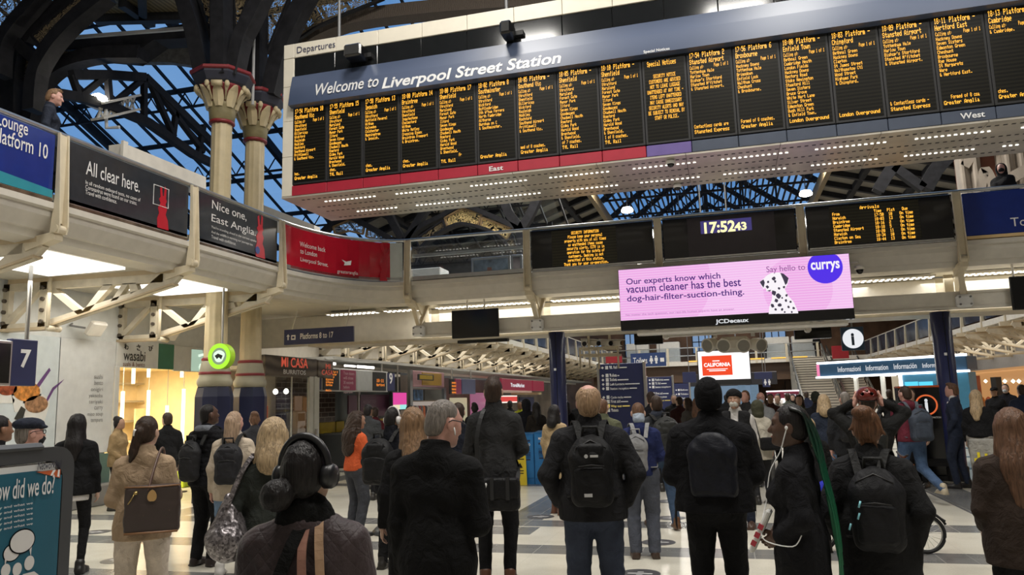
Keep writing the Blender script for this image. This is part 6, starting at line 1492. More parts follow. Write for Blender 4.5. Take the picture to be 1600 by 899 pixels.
for (x,y,rx,rz_,tail) in ((32,846,.043,.034,1),(16,864,.028,.024,-1)):
    u,v=on_b(x,y)
    q=MB();q.m(BLACK).prism([(u+(rx+.004)*math.cos(a),y2-.001-.001*tail,v+(rz_+.004)*math.sin(a)) for a in [2*math.pi*i/30 for i in range(30)]],(0,.0005,0));q.m(mat('bubble_white',(.7,.68,.66),.4)).prism([(u+rx*math.cos(a),y2-.002-.001*tail,v+rz_*math.sin(a)) for a in [2*math.pi*i/30 for i in range(30)]],(0,.0005,0));q.prism([(u+.6*rx*tail,y2-.002,v-rz_*.7),(u+.85*rx*tail,y2-.002,v-rz_*.5),(u+.8*rx*tail,y2-.002,v-rz_*1.5)],(0,.0005,0));q.build('speech_bubble',None,t)
for (x,y,s) in ((43,880,1),(24,890,.9),(6,892,.9)):
    u,v=on_b(x,y);q=MB();q.m(mat('bubble_white',(.7,.68,.66),.4)).prism([(u+.018*s*math.cos(a),y2-.002,v+.022*s*math.sin(a)) for a in [2*math.pi*i/20 for i in range(20)]],(0,.001,0));q.prism([(u+a*s,y2-.002,v+b*s) for a,b in ((-.035,-.12),(-.045,-.05),(-.02,-.03),(.02,-.03),(.045,-.05),(.035,-.12))],(0,.001,0));q.build('figure_print',None,t)
t.location=(XS,pr.y-wS/2,0);t.rotation_euler=(0,0,math.pi/2)
p=onZ(587,838,0);p=p+Vector((0,.3,0))
t,bd=stand_sign(None,0,'dark poster stand seen edge-on behind the man with white headphones',.62,.98,.55)
t.location=(p.x+.1,p.y,0);t.rotation_euler=(0,0,math.radians(100))
# folding bicycle
WX,WY,WR=1.91,9.18,.205
def bicycle():
    t=thing('folding_bicycle','small wheeled folding bicycle with an orange frame behind the woman with the black backpack','bicycle',(1.35,WY,0))
    for x,nm in ((WX,'front_wheel'),(WX-1.05,'rear_wheel')):
        c=Vector((x,WY,WR))
        q=MB();q.m(MBLACK);q.tube([c+Vector((math.cos(a),0,math.sin(a)))*(WR-.018) for a in [2*math.pi*i/36 for i in range(36)]],.018,10,True)
        q.m(STEEL).tube([c+Vector((math.cos(a),0,math.sin(a)))*(WR-.04) for a in [2*math.pi*i/36 for i in range(36)]],.009,6,True)
        for i in range(18):
            a=2*math.pi*i/18;b=a+.3*(-1)**i;q.tube([c+Vector((math.cos(b)*.025,.02*(-1)**i,math.sin(b)*.025)),c+Vector((math.cos(a),0,math.sin(a)))*(WR-.04)],.0018,4)
        q.m(MBLACK).cyl(c-EY*.04,c+EY*.04,.028,None,14);q.build('wheel',None,t,True)
        q=MB();q.tube([c+Vector((math.cos(a),0,math.sin(a)))*(WR+.02) for a in [math.radians(25+10*i) for i in range(15)]],.014,8);q.build('mudguard',MBLACK,t,True)
    OR=mat('bike_orange',(.75,.20,.02),.35)
    q=MB();q.tube([(WX-.75,WY,.30),(WX-.45,WY,.40),(WX-.18,WY,.52)],.024,10);q.tube([(WX-.75,WY,.30),(WX-1.05,WY+.05,WR)],.014,8);q.tube([(WX-.75,WY,.32),(WX-.76,WY,.55)],.02,8);q.tube([(WX-.16,WY,.42),(WX-.10,WY,.66)],.022,8);q.build('frame',OR,t,True)
    q=MB();q.tube([(WX-.14,WY-.05,.46),(WX-.04,WY-.06,.32),(WX,WY-.06,WR)],.013,8);q.tube([(WX-.14,WY+.05,.46),(WX-.04,WY+.06,.32),(WX,WY+.06,WR)],.013,8);q.build('fork',MBLACK,t,True)
    q=MB();q.tube([(WX-.10,WY,.64),(WX-.14,WY,1.0)],.017,8);q.tube([(WX-.14,WY-.26,1.03),(WX-.14,WY-.1,1.0),(WX-.14,WY+.1,1.0),(WX-.14,WY+.26,1.03)],.012,8);q.build('handlebar',MBLACK,t,True)
    q=MB();q.tube([(WX-.76,WY,.5),(WX-.80,WY,.88)],.016,8);q.build('seat_post',STEEL,t,True)
    q=MB();q.lathe([(.001,-.03),(.06,-.02),(.07,.0),(.05,.02),(.001,.025)],(WX-.82,WY,.9),14,(EX*1.9,EY,EZ));q.build('saddle',MBLACK,t,True)
    q=MB();q.cyl((WX-.75,WY-.06,.27),(WX-.75,WY-.05,.27),.085,None,24);q.tube([(WX-.75,WY-.06,.27),(WX-.62,WY-.08,.16)],.01,6);q.b2((WX-.66,WY-.15,.14),(WX-.58,WY-.06,.17));q.build('crank',GREYM,t)
    q=MB();q.b2((WX-.36,WY-.28,.62),(WX-.08,WY+.2,.98),.05);q.build('front_bag',mat('bag_orange',(.75,.17,.02),.6),t)
    q=MB();q.cyl((WX+.1,WY-.02,WR+.2),(WX+.2,WY-.02,WR+.13),.012);q.box((WX+.07,WY,WR+.215),(.06,.05,.06),None,.01);q.build('lamp',MBLACK,t)
    return t
bicycle()
# wheeled suitcase
p=onZ(1053,757,0)
t=thing('suitcase','small black wheeled suitcase beside the man in the black beanie','suitcase',(p.x,p.y,0))
q=MB();ax_=(Vector((.96,-.28,0)),Vector((.28,.96,0)),EZ);q.box((p.x,p.y,.29),(.40,.24,.46),ax_,.04);q.build('shell',mat('suitcase_black',(.014,.014,.015),.6,bump=.2),t)
q=MB()
for s in (-1,1): q.cyl(Vector((p.x,p.y,.035))+ax_[0]*(.15*s)-ax_[1]*.12,Vector((p.x,p.y,.035))+ax_[0]*(.15*s)-ax_[1]*.09,.035,None,14)
q.build('wheel',GREYM,t)
q=MB();q.tube([Vector((p.x,p.y+.1,.5))+ax_[0]*.08,Vector((p.x,p.y+.1,.95))+ax_[0]*.08,Vector((p.x,p.y+.1,.95))-ax_[0]*.08,Vector((p.x,p.y+.1,.5))-ax_[0]*.08],.01,6);q.build('handle',STEEL,t)
# ================================================================== people: smooth distance fields turned into surfaces
def A3(p): return np.array(p,dtype=np.float64)
class Sdf:
    def __init__(s): s.p=[];s.post=[];s.noise=None
    def C(s,a,b,r1,r2=None,fy=1.0,k=.03,sub=False): s.p.append(('C',A3(a),A3(b),r1,r1 if r2 is None else r2,fy,k,sub));return s
    def E(s,c,r,k=.03,R=None,sub=False): s.p.append(('E',A3(c),A3(r),R,k,sub));return s
    def B(s,c,h,rd,k=.02,R=None,sub=False): s.p.append(('B',A3(c),A3(h),rd,R,k,sub));return s
    def chain(s,pts,rs,fy=1.0,k=.03):
        for i in range(len(pts)-1): s.C(pts[i],pts[i+1],rs[i],rs[i+1],fy,k)
        return s
    def cut(s,fn): s.post.append(fn);return s
    def wrinkle(s,amp,freq,seed=0,zs=1.0): s.noise=(amp,freq,seed,zs);return s
    def bounds(s):
        lo=A3((9,9,9));hi=-lo
        for q in s.p:
            if q[-1]: continue
            if q[0] =='C': r=max(q[3],q[4])+.02;l_,h_=np.minimum(q[1],q[2])-r,np.maximum(q[1],q[2])+r
            elif q[0] =='E': r=q[2].max()+.02 if q[3] is not None else q[2]+.02;l_,h_=q[1]-r,q[1]+r
            else: r=np.linalg.norm(q[2])+.02 if q[4] is not None else q[2]+q[3]+.02;l_,h_=q[1]-r,q[1]+r
            lo=np.minimum(lo,l_);hi=np.maximum(hi,h_)
        return lo,hi
    def grid(s,h):
        lo,hi=s.bounds();lo=lo-2*h;n=np.ceil((hi-lo)/h).astype(int)+3
        ax=[lo[i]+h*np.arange(n[i]) for i in range(3)]
        D=np.full(n,1.0)
        for q in s.p:
            k=q[-2];mg=k*2+3*h+.01
            if q[0] =='C': r=max(q[3],q[4])+mg;l_,h_=np.minimum(q[1],q[2])-r,np.maximum(q[1],q[2])+r
            elif q[0] =='E': r=q[2].max()+mg;l_,h_=q[1]-r,q[1]+r
            else: r=np.linalg.norm(q[2])+q[3]+mg;l_,h_=q[1]-r,q[1]+r
            sl=[]
            for i in range(3):
                a=max(0,int((l_[i]-lo[i])/h));b=min(n[i],int((h_[i]-lo[i])/h)+2);sl.append(slice(a,max(a,b)))
            X=ax[0][sl[0]][:,None,None];Y=ax[1][sl[1]][None,:,None];Z=ax[2][sl[2]][None,None,:]
            if q[0] =='C':
                a,b,r1,r2,fy=q[1],q[2],q[3],q[4],q[5]
                px_,py_,pz_=X-a[0],(Y-a[1])/fy,Z-a[2];bx,by,bz=b[0]-a[0],(b[1]-a[1])/fy,b[2]-a[2]
                L=bx*bx+by*by+bz*bz+1e-12
                t=np.clip((px_*bx+py_*by+pz_*bz)/L,0,1)
                d=np.sqrt((px_-t*bx)**2+(py_-t*by)**2+(pz_-t*bz)**2)-(r1+(r2-r1)*t)
                d=d*(1+fy)/2
            else:
                c=q[1];R=q[3] if q[0] =='E' else q[4]
                x,y,z=X-c[0],Y-c[1],Z-c[2]
                if R is not None:
                    R=np.array(R);x,y,z=(R[0,0]*x+R[1,0]*y+R[2,0]*z,R[0,1]*x+R[1,1]*y+R[2,1]*z,R[0,2]*x+R[1,2]*y+R[2,2]*z)
                if q[0] =='E':
                    r=q[2];k0=np.sqrt((x/r[0])**2+(y/r[1])**2+(z/r[2])**2);k1=np.sqrt((x/r[0]**2)**2+(y/r[1]**2)**2+(z/r[2]**2)**2)+1e-9
                    d=k0*(k0-1)/k1
                else:
                    hh=q[2]-q[3];ex,ey,ez=np.abs(x)-hh[0],np.abs(y)-hh[1],np.abs(z)-hh[2]
                    d=np.sqrt(np.maximum(ex,0)**2+np.maximum(ey,0)**2+np.maximum(ez,0)**2)+np.minimum(np.maximum(ex,np.maximum(ey,ez)),0)-q[3]
            sl=tuple(sl);O=D[sl]
            if q[-1]: 
                hk=np.clip(.5-.5*(O+d)/k,0,1);D[sl]=O*(1-hk)+(-d)*hk+k*hk*(1-hk)
            else:
                hk=np.clip(.5+.5*(O-d)/k,0,1);D[sl]=d*hk+O*(1-hk)-k*hk*(1-hk)
        X,Y,Z=ax[0][:,None,None],ax[1][None,:,None],ax[2][None,None,:]
        if s.noise:
            amp,fr,sd,zs=s.noise;rg=np.random.RandomState(sd+11)
            for i,(f_,a_) in enumerate(((1,.8),(1.55,.75),(2.3,.6),(3.3,.42),(4.6,.28))):
                w=rg.normal(size=3);w /=np.linalg.norm(w);w *=fr*f_;w[2] *=zs;w2=rg.normal(size=3)*fr*.35
                D=D+amp*a_*(np.abs(np.sin(w[0]*X+w[1]*Y+w[2]*Z+rg.uniform(0,6)+1.1*np.sin(w2[0]*X+w2[1]*Y+w2[2]*Z)))-.6)
        for fn in s.post: D=fn(D,X,Y,Z)
        D[[0,-1]]=1;D[:,[0,-1]]=1;D[:,:,[0,-1]]=1
        return D,lo
    def mesh(s,h):
        D,lo=s.grid(h);n=D.shape;S=D < 0
        cs=[(i,j,k) for i in (0,1) for j in (0,1) for k in (0,1)]
        cn=sum(S[i:n[0]-1+i,j:n[1]-1+j,k:n[2]-1+k].astype(np.int8) for i,j,k in cs)
        act=(cn > 0) & (cn < 8);I=np.argwhere(act)
        if len(I) ==0: return np.zeros((0,3)),[]
        idx=np.full(act.shape,-1,dtype=np.int64);idx[tuple(I.T)]=np.arange(len(I))
        acc=np.zeros((len(I),3));cnt=np.zeros(len(I))
        for a in range(3):
            for c in cs:
                if c[a]: continue
                c2=list(c);c2[a]=1
                v0=D[I[:,0]+c[0],I[:,1]+c[1],I[:,2]+c[2]];v1=D[I[:,0]+c2[0],I[:,1]+c2[1],I[:,2]+c2[2]]
                m_=(v0 < 0) !=(v1 < 0);t=np.where(m_,v0/np.where(m_,v0-v1,1),0)
                P=I+A3(c);P[:,a] +=t;acc[m_] +=P[m_];cnt[m_] +=1
        V=acc/cnt[:,None]*h+lo
        Fs=[]
        for a in range(3):
            b,c=(a+1) % 3,(a+2) % 3
            s0=[slice(None)]*3;s1=[slice(None)]*3;s0[a]=slice(0,n[a]-1);s1[a]=slice(1,n[a])
            ch=S[tuple(s0)] !=S[tuple(s1)];E_=np.argwhere(ch)
            E_=E_[(E_[:,b] > 0) & (E_[:,c] > 0) & (E_[:,b] < n[b]-1) & (E_[:,c] < n[c]-1)]
            if len(E_) ==0: continue
            ins=S[tuple(E_.T)]
            def at_(db,dc):
                Q=E_.copy();Q[:,b] +=db;Q[:,c] +=dc;return idx[tuple(Q.T)]
            q_=np.stack([at_(-1,-1),at_(0,-1),at_(0,0),at_(-1,0)],1)
            q_[~ins]=q_[~ins][:,::-1];Fs.append(q_)
        Fq=np.concatenate(Fs);return V,Fq[(Fq >=0).all(1)]
def np_mesh(name,V,Fq,material,parent,smooth=True):
    me=bpy.data.meshes.new(name);nv,nf=len(V),len(Fq)
    me.vertices.add(nv);me.vertices.foreach_set('co',np.ascontiguousarray(V,dtype=np.float32).reshape(-1))
    me.loops.add(nf*4);me.loops.foreach_set('vertex_index',np.ascontiguousarray(Fq,dtype=np.int32).reshape(-1))
    me.polygons.add(nf);me.polygons.foreach_set('loop_start',np.arange(0,nf*4,4,dtype=np.int32));
    me.polygons.foreach_set('use_smooth',np.ones(nf,dtype=bool));me.update(calc_edges=True)
    me.materials.append(material)
    o=bpy.data.objects.new(name,me);COL.objects.link(o);o.parent=parent;return o
# ---- one hand, fingers along +x, palm towards -z, thumb on +y
HANDS={}
def hand_mesh(curl):
    if curl in HANDS: return HANDS[curl]
    s=Sdf();s.C((-.03,0,0),(.02,0,0),.026,.03,1,.02);s.B((.055,.0,0),(.045,.041,.014),.012,.015)
    for y,L,r in ((.031,.072,.0088),(.0105,.080,.0092),(-.010,.074,.0088),(-.030,.058,.0078)):
        P=A3((.092,y,0));a=.15;
        for j,f in enumerate((.45,.32,.23)):
            a +=curl*(.75,.95,.6)[j];Q=P+A3((math.cos(a),y*1.2*(1-j*.4),-math.sin(a)))*L*f;s.C(P,Q,r*(1-.08*j),r*(.92-.08*j),1,.004);P=Q
    s.chain([(.02,.03,-.004),(.052,.058,-.014-.01*curl),(.078,.062-.012*curl,-.024-.025*curl),(.098,.056-.03*curl,-.030-.035*curl)],[.015,.0125,.0105,.0085],1,.008)
    HANDS[curl]=s.mesh(.0042);return HANDS[curl]
# ---- cloth and hair
def cloth(name,col,rough=.9,bump=.55,scale=180.0,sheen=0.0):
    if name in MATS: return MATS[name]
    m,n,l,b=newmat(name);b.inputs['Roughness'].default_value=rough;b.inputs['Specular IOR Level'].default_value=.18
    b.inputs['Sheen Weight'].default_value=sheen
    t=n.new('ShaderNodeTexCoord');z=n.new('ShaderNodeTexNoise');z.inputs['Scale'].default_value=9;z.inputs['Detail'].default_value=5
    l.new(t.outputs['Object'],z.inputs['Vector']);r=n.new('ShaderNodeValToRGB')
    r.color_ramp.elements[0].position=.3;r.color_ramp.elements[1].position=.75
    r.color_ramp.elements[0].color=tuple(c*.82 for c in col)+(1,);r.color_ramp.elements[1].color=tuple(min(1,c*1.2) for c in col)+(1,)
    l.new(z.outputs['Fac'],r.inputs['Fac']);l.new(r.outputs['Color'],b.inputs['Base Color'])
    z2=n.new('ShaderNodeTexNoise');z2.inputs['Scale'].default_value=scale;z3=n.new('ShaderNodeTexNoise');z3.inputs['Scale'].default_value=11;z3.inputs['Detail'].default_value=3;z3.inputs['Distortion'].default_value=1.2
    ad=n.new('ShaderNodeMath');ad.operation='MULTIPLY_ADD';ad.inputs[1].default_value=.12
    l.new(t.outputs['Object'],z2.inputs['Vector']);l.new(t.outputs['Object'],z3.inputs['Vector']);l.new(z2.outputs['Fac'],ad.inputs[0]);l.new(z3.outputs['Fac'],ad.inputs[2])
    bp=n.new('ShaderNodeBump');bp.inputs['Strength'].default_value=bump;bp.inputs['Distance'].default_value=.045
    l.new(ad.outputs[0],bp.inputs['Height']);l.new(bp.outputs['Normal'],b.inputs['Normal'])
    MATS[name]=m;return m
def quilt(name,col):
    if name in MATS: return MATS[name]
    m=cloth(name,col,.5,.3,120,.1);n=m.node_tree.nodes;l=m.node_tree.links;b=n['Principled BSDF']
    t=n.new('ShaderNodeTexCoord');sp=n.new('ShaderNodeSeparateXYZ');l.new(t.outputs['Object'],sp.inputs[0]);hs=[]
    for sg in (1,-1):
        a=n.new('ShaderNodeMath');a.operation='MULTIPLY_ADD';a.inputs[1].default_value=sg*.9;l.new(sp.outputs[2],a.inputs[0]);l.new(sp.outputs[0],a.inputs[2])
        f=n.new('ShaderNodeMath');f.operation='PINGPONG';f.inputs[1].default_value=.026;l.new(a.outputs[0],f.inputs[0]);hs.append(f)
    mn=n.new('ShaderNodeMath');mn.operation='MINIMUM';l.new(hs[0].outputs[0],mn.inputs[0]);l.new(hs[1].outputs[0],mn.inputs[1])
    pw=n.new('ShaderNodeMath');pw.operation='POWER';pw.inputs[1].default_value=.4;l.new(mn.outputs[0],pw.inputs[0])
    bp=n.new('ShaderNodeBump');bp.inputs['Strength'].default_value=.55;bp.inputs['Distance'].default_value=.02
    l.new(pw.outputs[0],bp.inputs['Height']);old=b.inputs['Normal'].links[0].from_node;l.new(old.outputs[0],bp.inputs['Normal']);l.new(bp.outputs['Normal'],b.inputs['Normal'])
    return m
def hairmat(name,c,k=1.45):
    m,n,l,b=newmat('hair_'+name);b.inputs['Roughness'].default_value=.5;b.inputs['Specular IOR Level'].default_value=.3
    t=n.new('ShaderNodeTexCoord');mp=n.new('ShaderNodeMapping');mp.inputs['Scale'].default_value=(95,95,9);z=n.new('ShaderNodeTexNoise');z.inputs['Scale'].default_value=1.0;z.inputs['Detail'].default_value=4;z.inputs['Distortion'].default_value=.8
    l.new(t.outputs['Object'],mp.inputs[0]);l.new(mp.outputs[0],z.inputs['Vector']);r=n.new('ShaderNodeValToRGB')
    r.color_ramp.elements[0].position=.32;r.color_ramp.elements[1].position=.70
    r.color_ramp.elements[0].color=tuple(v*.55 for v in c)+(1,);r.color_ramp.elements[1].color=tuple(min(1,v*k) for v in c)+(1,)
    l.new(z.outputs['Fac'],r.inputs['Fac']);l.new(r.outputs['Color'],b.inputs['Base Color'])
    bp=n.new('ShaderNodeBump');bp.inputs['Strength'].default_value=.6;bp.inputs['Distance'].default_value=.012;l.new(z.outputs['Fac'],bp.inputs['Height']);l.new(bp.outputs['Normal'],b.inputs['Normal']);return m
def skin(name,c):
    n_='skin_'+name
    if n_ in MATS: return MATS[n_]
    m=mat(n_,c,.5,0,.10,14,.12,160);m.node_tree.nodes['Principled BSDF'].inputs['Subsurface Weight'].default_value=.08
    m.node_tree.nodes['Principled BSDF'].inputs['Subsurface Radius'].default_value=(.02,.008,.004);return m
SK={'fair': skin('fair',(.52,.33,.25)),'pink': skin('pink',(.55,.30,.24)),'brown': skin('brown',(.24,.12,.07)),'dark': skin('dark',(.085,.042,.026)),'tan': skin('tan',(.36,.21,.14))}
HR={'black': hairmat('black',(.010,.008,.008)),'dark': hairmat('dark_brown',(.035,.020,.013)),'brown': hairmat('brown',(.12,.062,.036)),'light': hairmat('light_brown',(.22,.13,.07)),'blonde': hairmat('blonde',(.40,.29,.17)),'ash': hairmat('ash',(.36,.25,.17)),
      'grey': hairmat('grey',(.17,.148,.13)),'ginger': hairmat('ginger',(.34,.22,.13)),'auburn': hairmat('auburn',(.13,.06,.03)),'green': hairmat('green',(.01,.09,.045))}
EYE=mat('eye_white',(.75,.73,.70),.2);IRIS=mat('eye_dark',(.02,.012,.01),.15);LIP=mat('lip_red',(.38,.13,.11),.4)
def person(label,px_,d,H=1.72,face=0,sex='m',bulk=1.0,skin_='fair',hair='dark',style='short',top=None,legs=None,shoes=(.02,.018,.016),arms=('down','down'),pose=None,look=(0,0),mask=None,glasses=False,hands=True,base=None,nod=None,hat=None,group=None,lean=0.0):
    """local frame: front +y, right +x; d = distance in front of the camera"""
    k=H/1.75;pose=pose or {}
    P=Vector(base) if base is not None else (lambda q_: Vector((q_.x,q_.y,0)))(CAM+ray(px_,640)*d)
    az=math.degrees(math.atan2(-(P.x),P.y))       # heading that points straight away from the camera
    t=thing('person',label,'person',P,group);t.rotation_euler=(0,0,math.radians(az+face))
    top=top or {};legs=legs or {}
    vs_=min(.022,max(.0065,d*.0016));seed=zlib.crc32(label.encode()) % 1000
    sw=(.172 if sex =='m' else .148)*bulk**.5;hw=.092 if sex =='m' else .098
    K=lambda p: (p[0]*k,p[1]*k,p[2]*k)
    # joints
    ly=lean
    SH={s: (s*sw,ly,1.372) for s in (-1,1)}
    PRE={'down': ((.235,-.015,1.14),(.245,.05,.89)),'pocket': ((.275,-.06,1.16),(.215,.07,.96)),'front': ((.245,.02,1.15),(.10,.26,1.20)),'low_front': ((.235,.02,1.13),(.10,.21,1.02)),'up': ((.33,.10,1.52),(.115,.03,1.64)),'hold': ((.225,-.02,1.13),(.20,.16,1.00)),'back': ((.25,-.09,1.15),(.24,-.03,.92)),'face': ((.22,.14,1.24),(.06,.18,1.50)),'out': ((.30,.02,1.17),(.36,.14,1.0))}
    EL,WR_={},{}
    for s,a in zip((-1,1),arms):
        e,w=PRE[a] if isinstance(a,str) else a
        EL[s]=(s*(e[0]+(sw-.172)),e[1]+ly,e[2]);WR_[s]=(s*(w[0]+(sw-.172)*.7),w[1]+ly,w[2])
    FT={-1: pose.get('lf',(-.105,0,0)),1: pose.get('rf',(.105,0,0))}
    HP={s: (s*hw,0,.93) for s in (-1,1)};AN={s: (FT[s][0],FT[s][1]-.02,.085+FT[s][2]) for s in (-1,1)}
    KN={}
    for s in (-1,1):
        mid=[(HP[s][i]+AN[s][i])/2 for i in range(3)];L2=.44;gap=math.sqrt(max(0,L2**2-sum((HP[s][i]-mid[i])**2 for i in range(3))*1.0))
        KN[s]=pose.get('lk' if s < 0 else 'rk',(mid[0]+s*.012,mid[1]+.012+gap*.55,mid[2]+.01))
    lq=ly
    def torso(S,g,kk=.05):
        S.C((-.05,0,.94),(.05,0,.94),.125*bulk**.5+g,None,.80,kk);S.C((0,.0+.3*lq,1.02),(0,.3*lq,1.12),.125*bulk+g,.125*bulk+g,.78,kk)
        S.C((-.055*bulk,.005+.7*lq,1.27),(.055*bulk,.005+.7*lq,1.27),.115*bulk**.5+g,None,.85,kk);[S.C((s*.03,-.015+lq,1.425),(s*sw*.86,-.005+lq,1.372),.060+g*.8,.058+g*.8,.95,kk) for s in (-1,1)]
        if sex =='f': 
            for s in (-1,1): S.E((s*.065,.085+.7*lq,1.25),(.062+g*.6,.055+g*.6,.062+g*.6),.03)
        return S
    def arm(S,s,g,kk=.03,wf=1.0):
        S.C(SH[s],EL[s],.055+g,.043+g*.75,1,kk);S.C(EL[s],tuple(EL[s][i]+(WR_[s][i]-EL[s][i])*wf for i in range(3)),.041+g*.75,.030+g*.6,1,kk)
    def leg(S,s,g,kk=.03):
        S.C(HP[s],KN[s],.092+g,.062+g,1,kk);S.C(KN[s],AN[s],.058+g,.043+g,1,kk)
    def done(S,h,name,m,par=t):
        V,Fq=S.mesh(h);return np_mesh(name,V*k,Fq,m,par) if len(Fq) else None
    # head frame
    yaw_,pit_=math.radians(look[0]),math.radians(look[1])
    HRt=np.array(Matrix.Rotation(yaw_,3,'Z') @ Matrix.Rotation(pit_,3,'X'));piv=A3((0,-.005+lq,1.50))
    hp=lambda p: tuple(HRt @ (A3(p)+A3((0,lq,0))-piv)+piv)
    class HS(Sdf):
        def e(s,c,r,kk=.02,sub=False): return s.E(hp(c),r,kk,HRt,sub)
        def c(s,a,b,r1,r2=None,kk=.02,sub=False): return s.C(hp(a),hp(b),r1,r2,1,kk,sub)
        def hcut(s,fn):
            def g(D,X,Y,Z):
                x,y,z=X-piv[0],Y-piv[1],Z-piv[2];R=HRt
                return fn(D,R[0,0]*x+R[1,0]*y+R[2,0]*z+piv[0],R[0,1]*x+R[1,1]*y+R[2,1]*z+piv[1]-lq,R[0,2]*x+R[1,2]*y+R[2,2]*z+piv[2])
            return s.cut(g)
    # ---- body
    Bd=Sdf();torso(Bd,-.012)
    for s in (-1,1):
        arm(Bd,s,-.006);leg(Bd,s,-.01)
        f=FT[s];Bd.C((f[0],f[1]-.05,f[2]+.05),(f[0]+s*.02,f[1]+.13,f[2]+.035),.035,.03,1,.03)
    Bd.C((0,-.02+lq,1.42),hp((0,.0,1.55)),.058,.054,1,.03)
    V1,F1=Bd.mesh(max(.014,vs_*1.3))
    Hd=HS();Hd.C((0,-.02+lq,1.44),hp((0,-.005,1.56)),.056,.053,1,.03)
    Hd.e((0,.01,1.655),(.073,.092,.092),.03).e((0,.045,1.60),(.060,.062,.075),.04).e((0,.062,1.555),(.040,.045,.035),.03)
    if vs_ < .02:
        Hd.c((0,.10,1.645),(0,.122,1.608),.010,.0155,.012).c((-.035,.088,1.668),(.035,.088,1.668),.013,None,.02)
        Hd.c((-.018,.104,1.572),(.018,.104,1.572),.008,None,.008).e((0,.098,1.543),(.022,.018,.018),.02)
        for s in (-1,1):
            Hd.e((s*.03,.101,1.643),(.016,.012,.011),.012,True);Hd.e((s*.076,.004,1.622),(.011,.024,.034),.008);Hd.e((s*.042,.075,1.61),(.02,.02,.025),.02)
    V2,F2=Hd.mesh(max(.0052,vs_*.62));V=[V1*k,V2*k];Fq=[F1,F2+len(V1)];off=len(V1)+len(V2)
    if hands:
        for s,a in zip((-1,1),arms):
            if a =='pocket': continue
            Vh,Fh=hand_mesh(1.0 if a in ('front','hold','low_front','up','face') else .38)
            D_=Vector(WR_[s])-Vector(EL[s]);D_.normalize()
            T_=Vector((0,1,.15)) if abs(D_.y) < .8 else Vector((-s*.3,0,1))
            if a =='up': D_=Vector((-s*.25,.1,.5)).normalized();T_=Vector((-s*.7,.3,-.3))
            T_=(T_-D_*T_.dot(D_)).normalized();N_=D_.cross(T_)*s
            sc_=.98 if sex =='m' else .88
            V.append((Vh @ np.array((D_,T_,N_))*sc_+A3(WR_[s]))*k);Fq.append((Fh if s > 0 else Fh[:,::-1])+off);off +=len(Vh)
    np_mesh('body',np.concatenate(V),np.concatenate(Fq),SK[skin_],t)
    if vs_ < .016 and not (mask =='full'):
        for s in (-1,1):
            q=MB();c=Vector(hp((s*.03,.0905,1.643)))*k;f_=Vector(HRt @ A3((0,1,0)))
            q.m(EYE).lathe([(.0005,-.0115),(.008,-.008),(.0115,0),(.008,.008),(.0005,.0115)],c,12,((f_.cross(EZ)).normalized(),EZ.cross(f_.cross(EZ)).normalized(),f_));q.m(IRIS).cyl(c+f_*.0095,c+f_*.0122,.0052,None,10)
            o=q.build('eye',None,None,True);o.parent=t
        q=MB();q.tube([Vector(hp(p))*k for p in ((-.020,.106,1.572),(-.008,.113,1.574),(.008,.113,1.574),(.020,.106,1.572))],[.003*k,.006*k,.006*k,.003*k],8);o=q.build('lips',LIP,None,True);o.parent=t
    # ---- trousers, shoes
    lc=legs.get('col');hem=legs.get('hem',.06)
    if lc is not None:
        S=Sdf();g=legs.get('g',.008)
        for s in (-1,1): leg(S,s,g,.02)
        S.C((-.05,0,.95),(.05,0,.95),.118*bulk**.5+g,None,.85,.03);S.C((0,0,1.0),(0,0,1.05),.12*bulk+g*.5,None,.8,.03)
        for s in (-1,1): S.E((s*.06,-.05,.93),(.08,.07,.085),.03)
        S.wrinkle(.0045,17,seed,1.5);S.cut(lambda D,X,Y,Z: np.maximum(D,hem-Z+0*X+0*Y)) if not pose else None
        done(S,vs_*1.1,'trousers' if not legs.get('tights') else 'tights',legs['mat'] if 'mat' in legs else cloth('cloth_%d_%d_%d' % tuple(int(c*1000) for c in lc),lc))
    if 'skirt' in legs:
        S=Sdf();S.C((0,0,1.05),(0,0,.55),.14*bulk,.19*bulk,.8,.02).cut(lambda D,X,Y,Z: np.maximum(D,legs['skirt'][0]-Z));done(S,vs_*1.1,'skirt',cloth('skirt_%d' % seed,legs['skirt'][1]))
    for s in (-1,1):
        f=FT[s];S=Sdf();S.C((f[0],f[1]-.055,f[2]+.045),(f[0]+s*.012,f[1]+.06,f[2]+.04),.042,.044,1,.03);S.E((f[0]+s*.018,f[1]+.12,f[2]+.032),(.046,.085,.036),.04);S.C((f[0],f[1]-.035,f[2]+.05),(AN[s][0],AN[s][1],f[2]+legs.get('boot',.12)),.046,.052,1,.03)
        S.B((f[0]+s*.01,f[1]+.055,f[2]+.012),(.048,.145,.012),.01,.01)
        fz=f[2];S.cut(lambda D,X,Y,Z,fz=fz: np.maximum(D,fz-Z+0*X+0*Y));done(S,max(.007,vs_),'shoe',mat('shoe_%d_%d_%d' % tuple(int(c*1000) for c in shoes),shoes,.4))
    # ---- upper garment
    if top.get('under'):
        uz,uc=top['under'];S=Sdf();torso(S,.006);S.C((0,0,1.0),(0,0,uz),.16*bulk,.165*bulk,.8,.03);S.cut(lambda D,X,Y,Z: np.maximum(D,uz-Z+0*X+0*Y));done(S,vs_*1.1,'shirt',cloth('under_%d' % seed,uc))
    g=top.get('g',.018);hz=top.get('hem',.86);S=Sdf();torso(S,g)
    for s in (-1,1): arm(S,s,g*.7,.03,.94 if not top.get('short_cuff') else .8)
    fl=top.get('flare',.0)
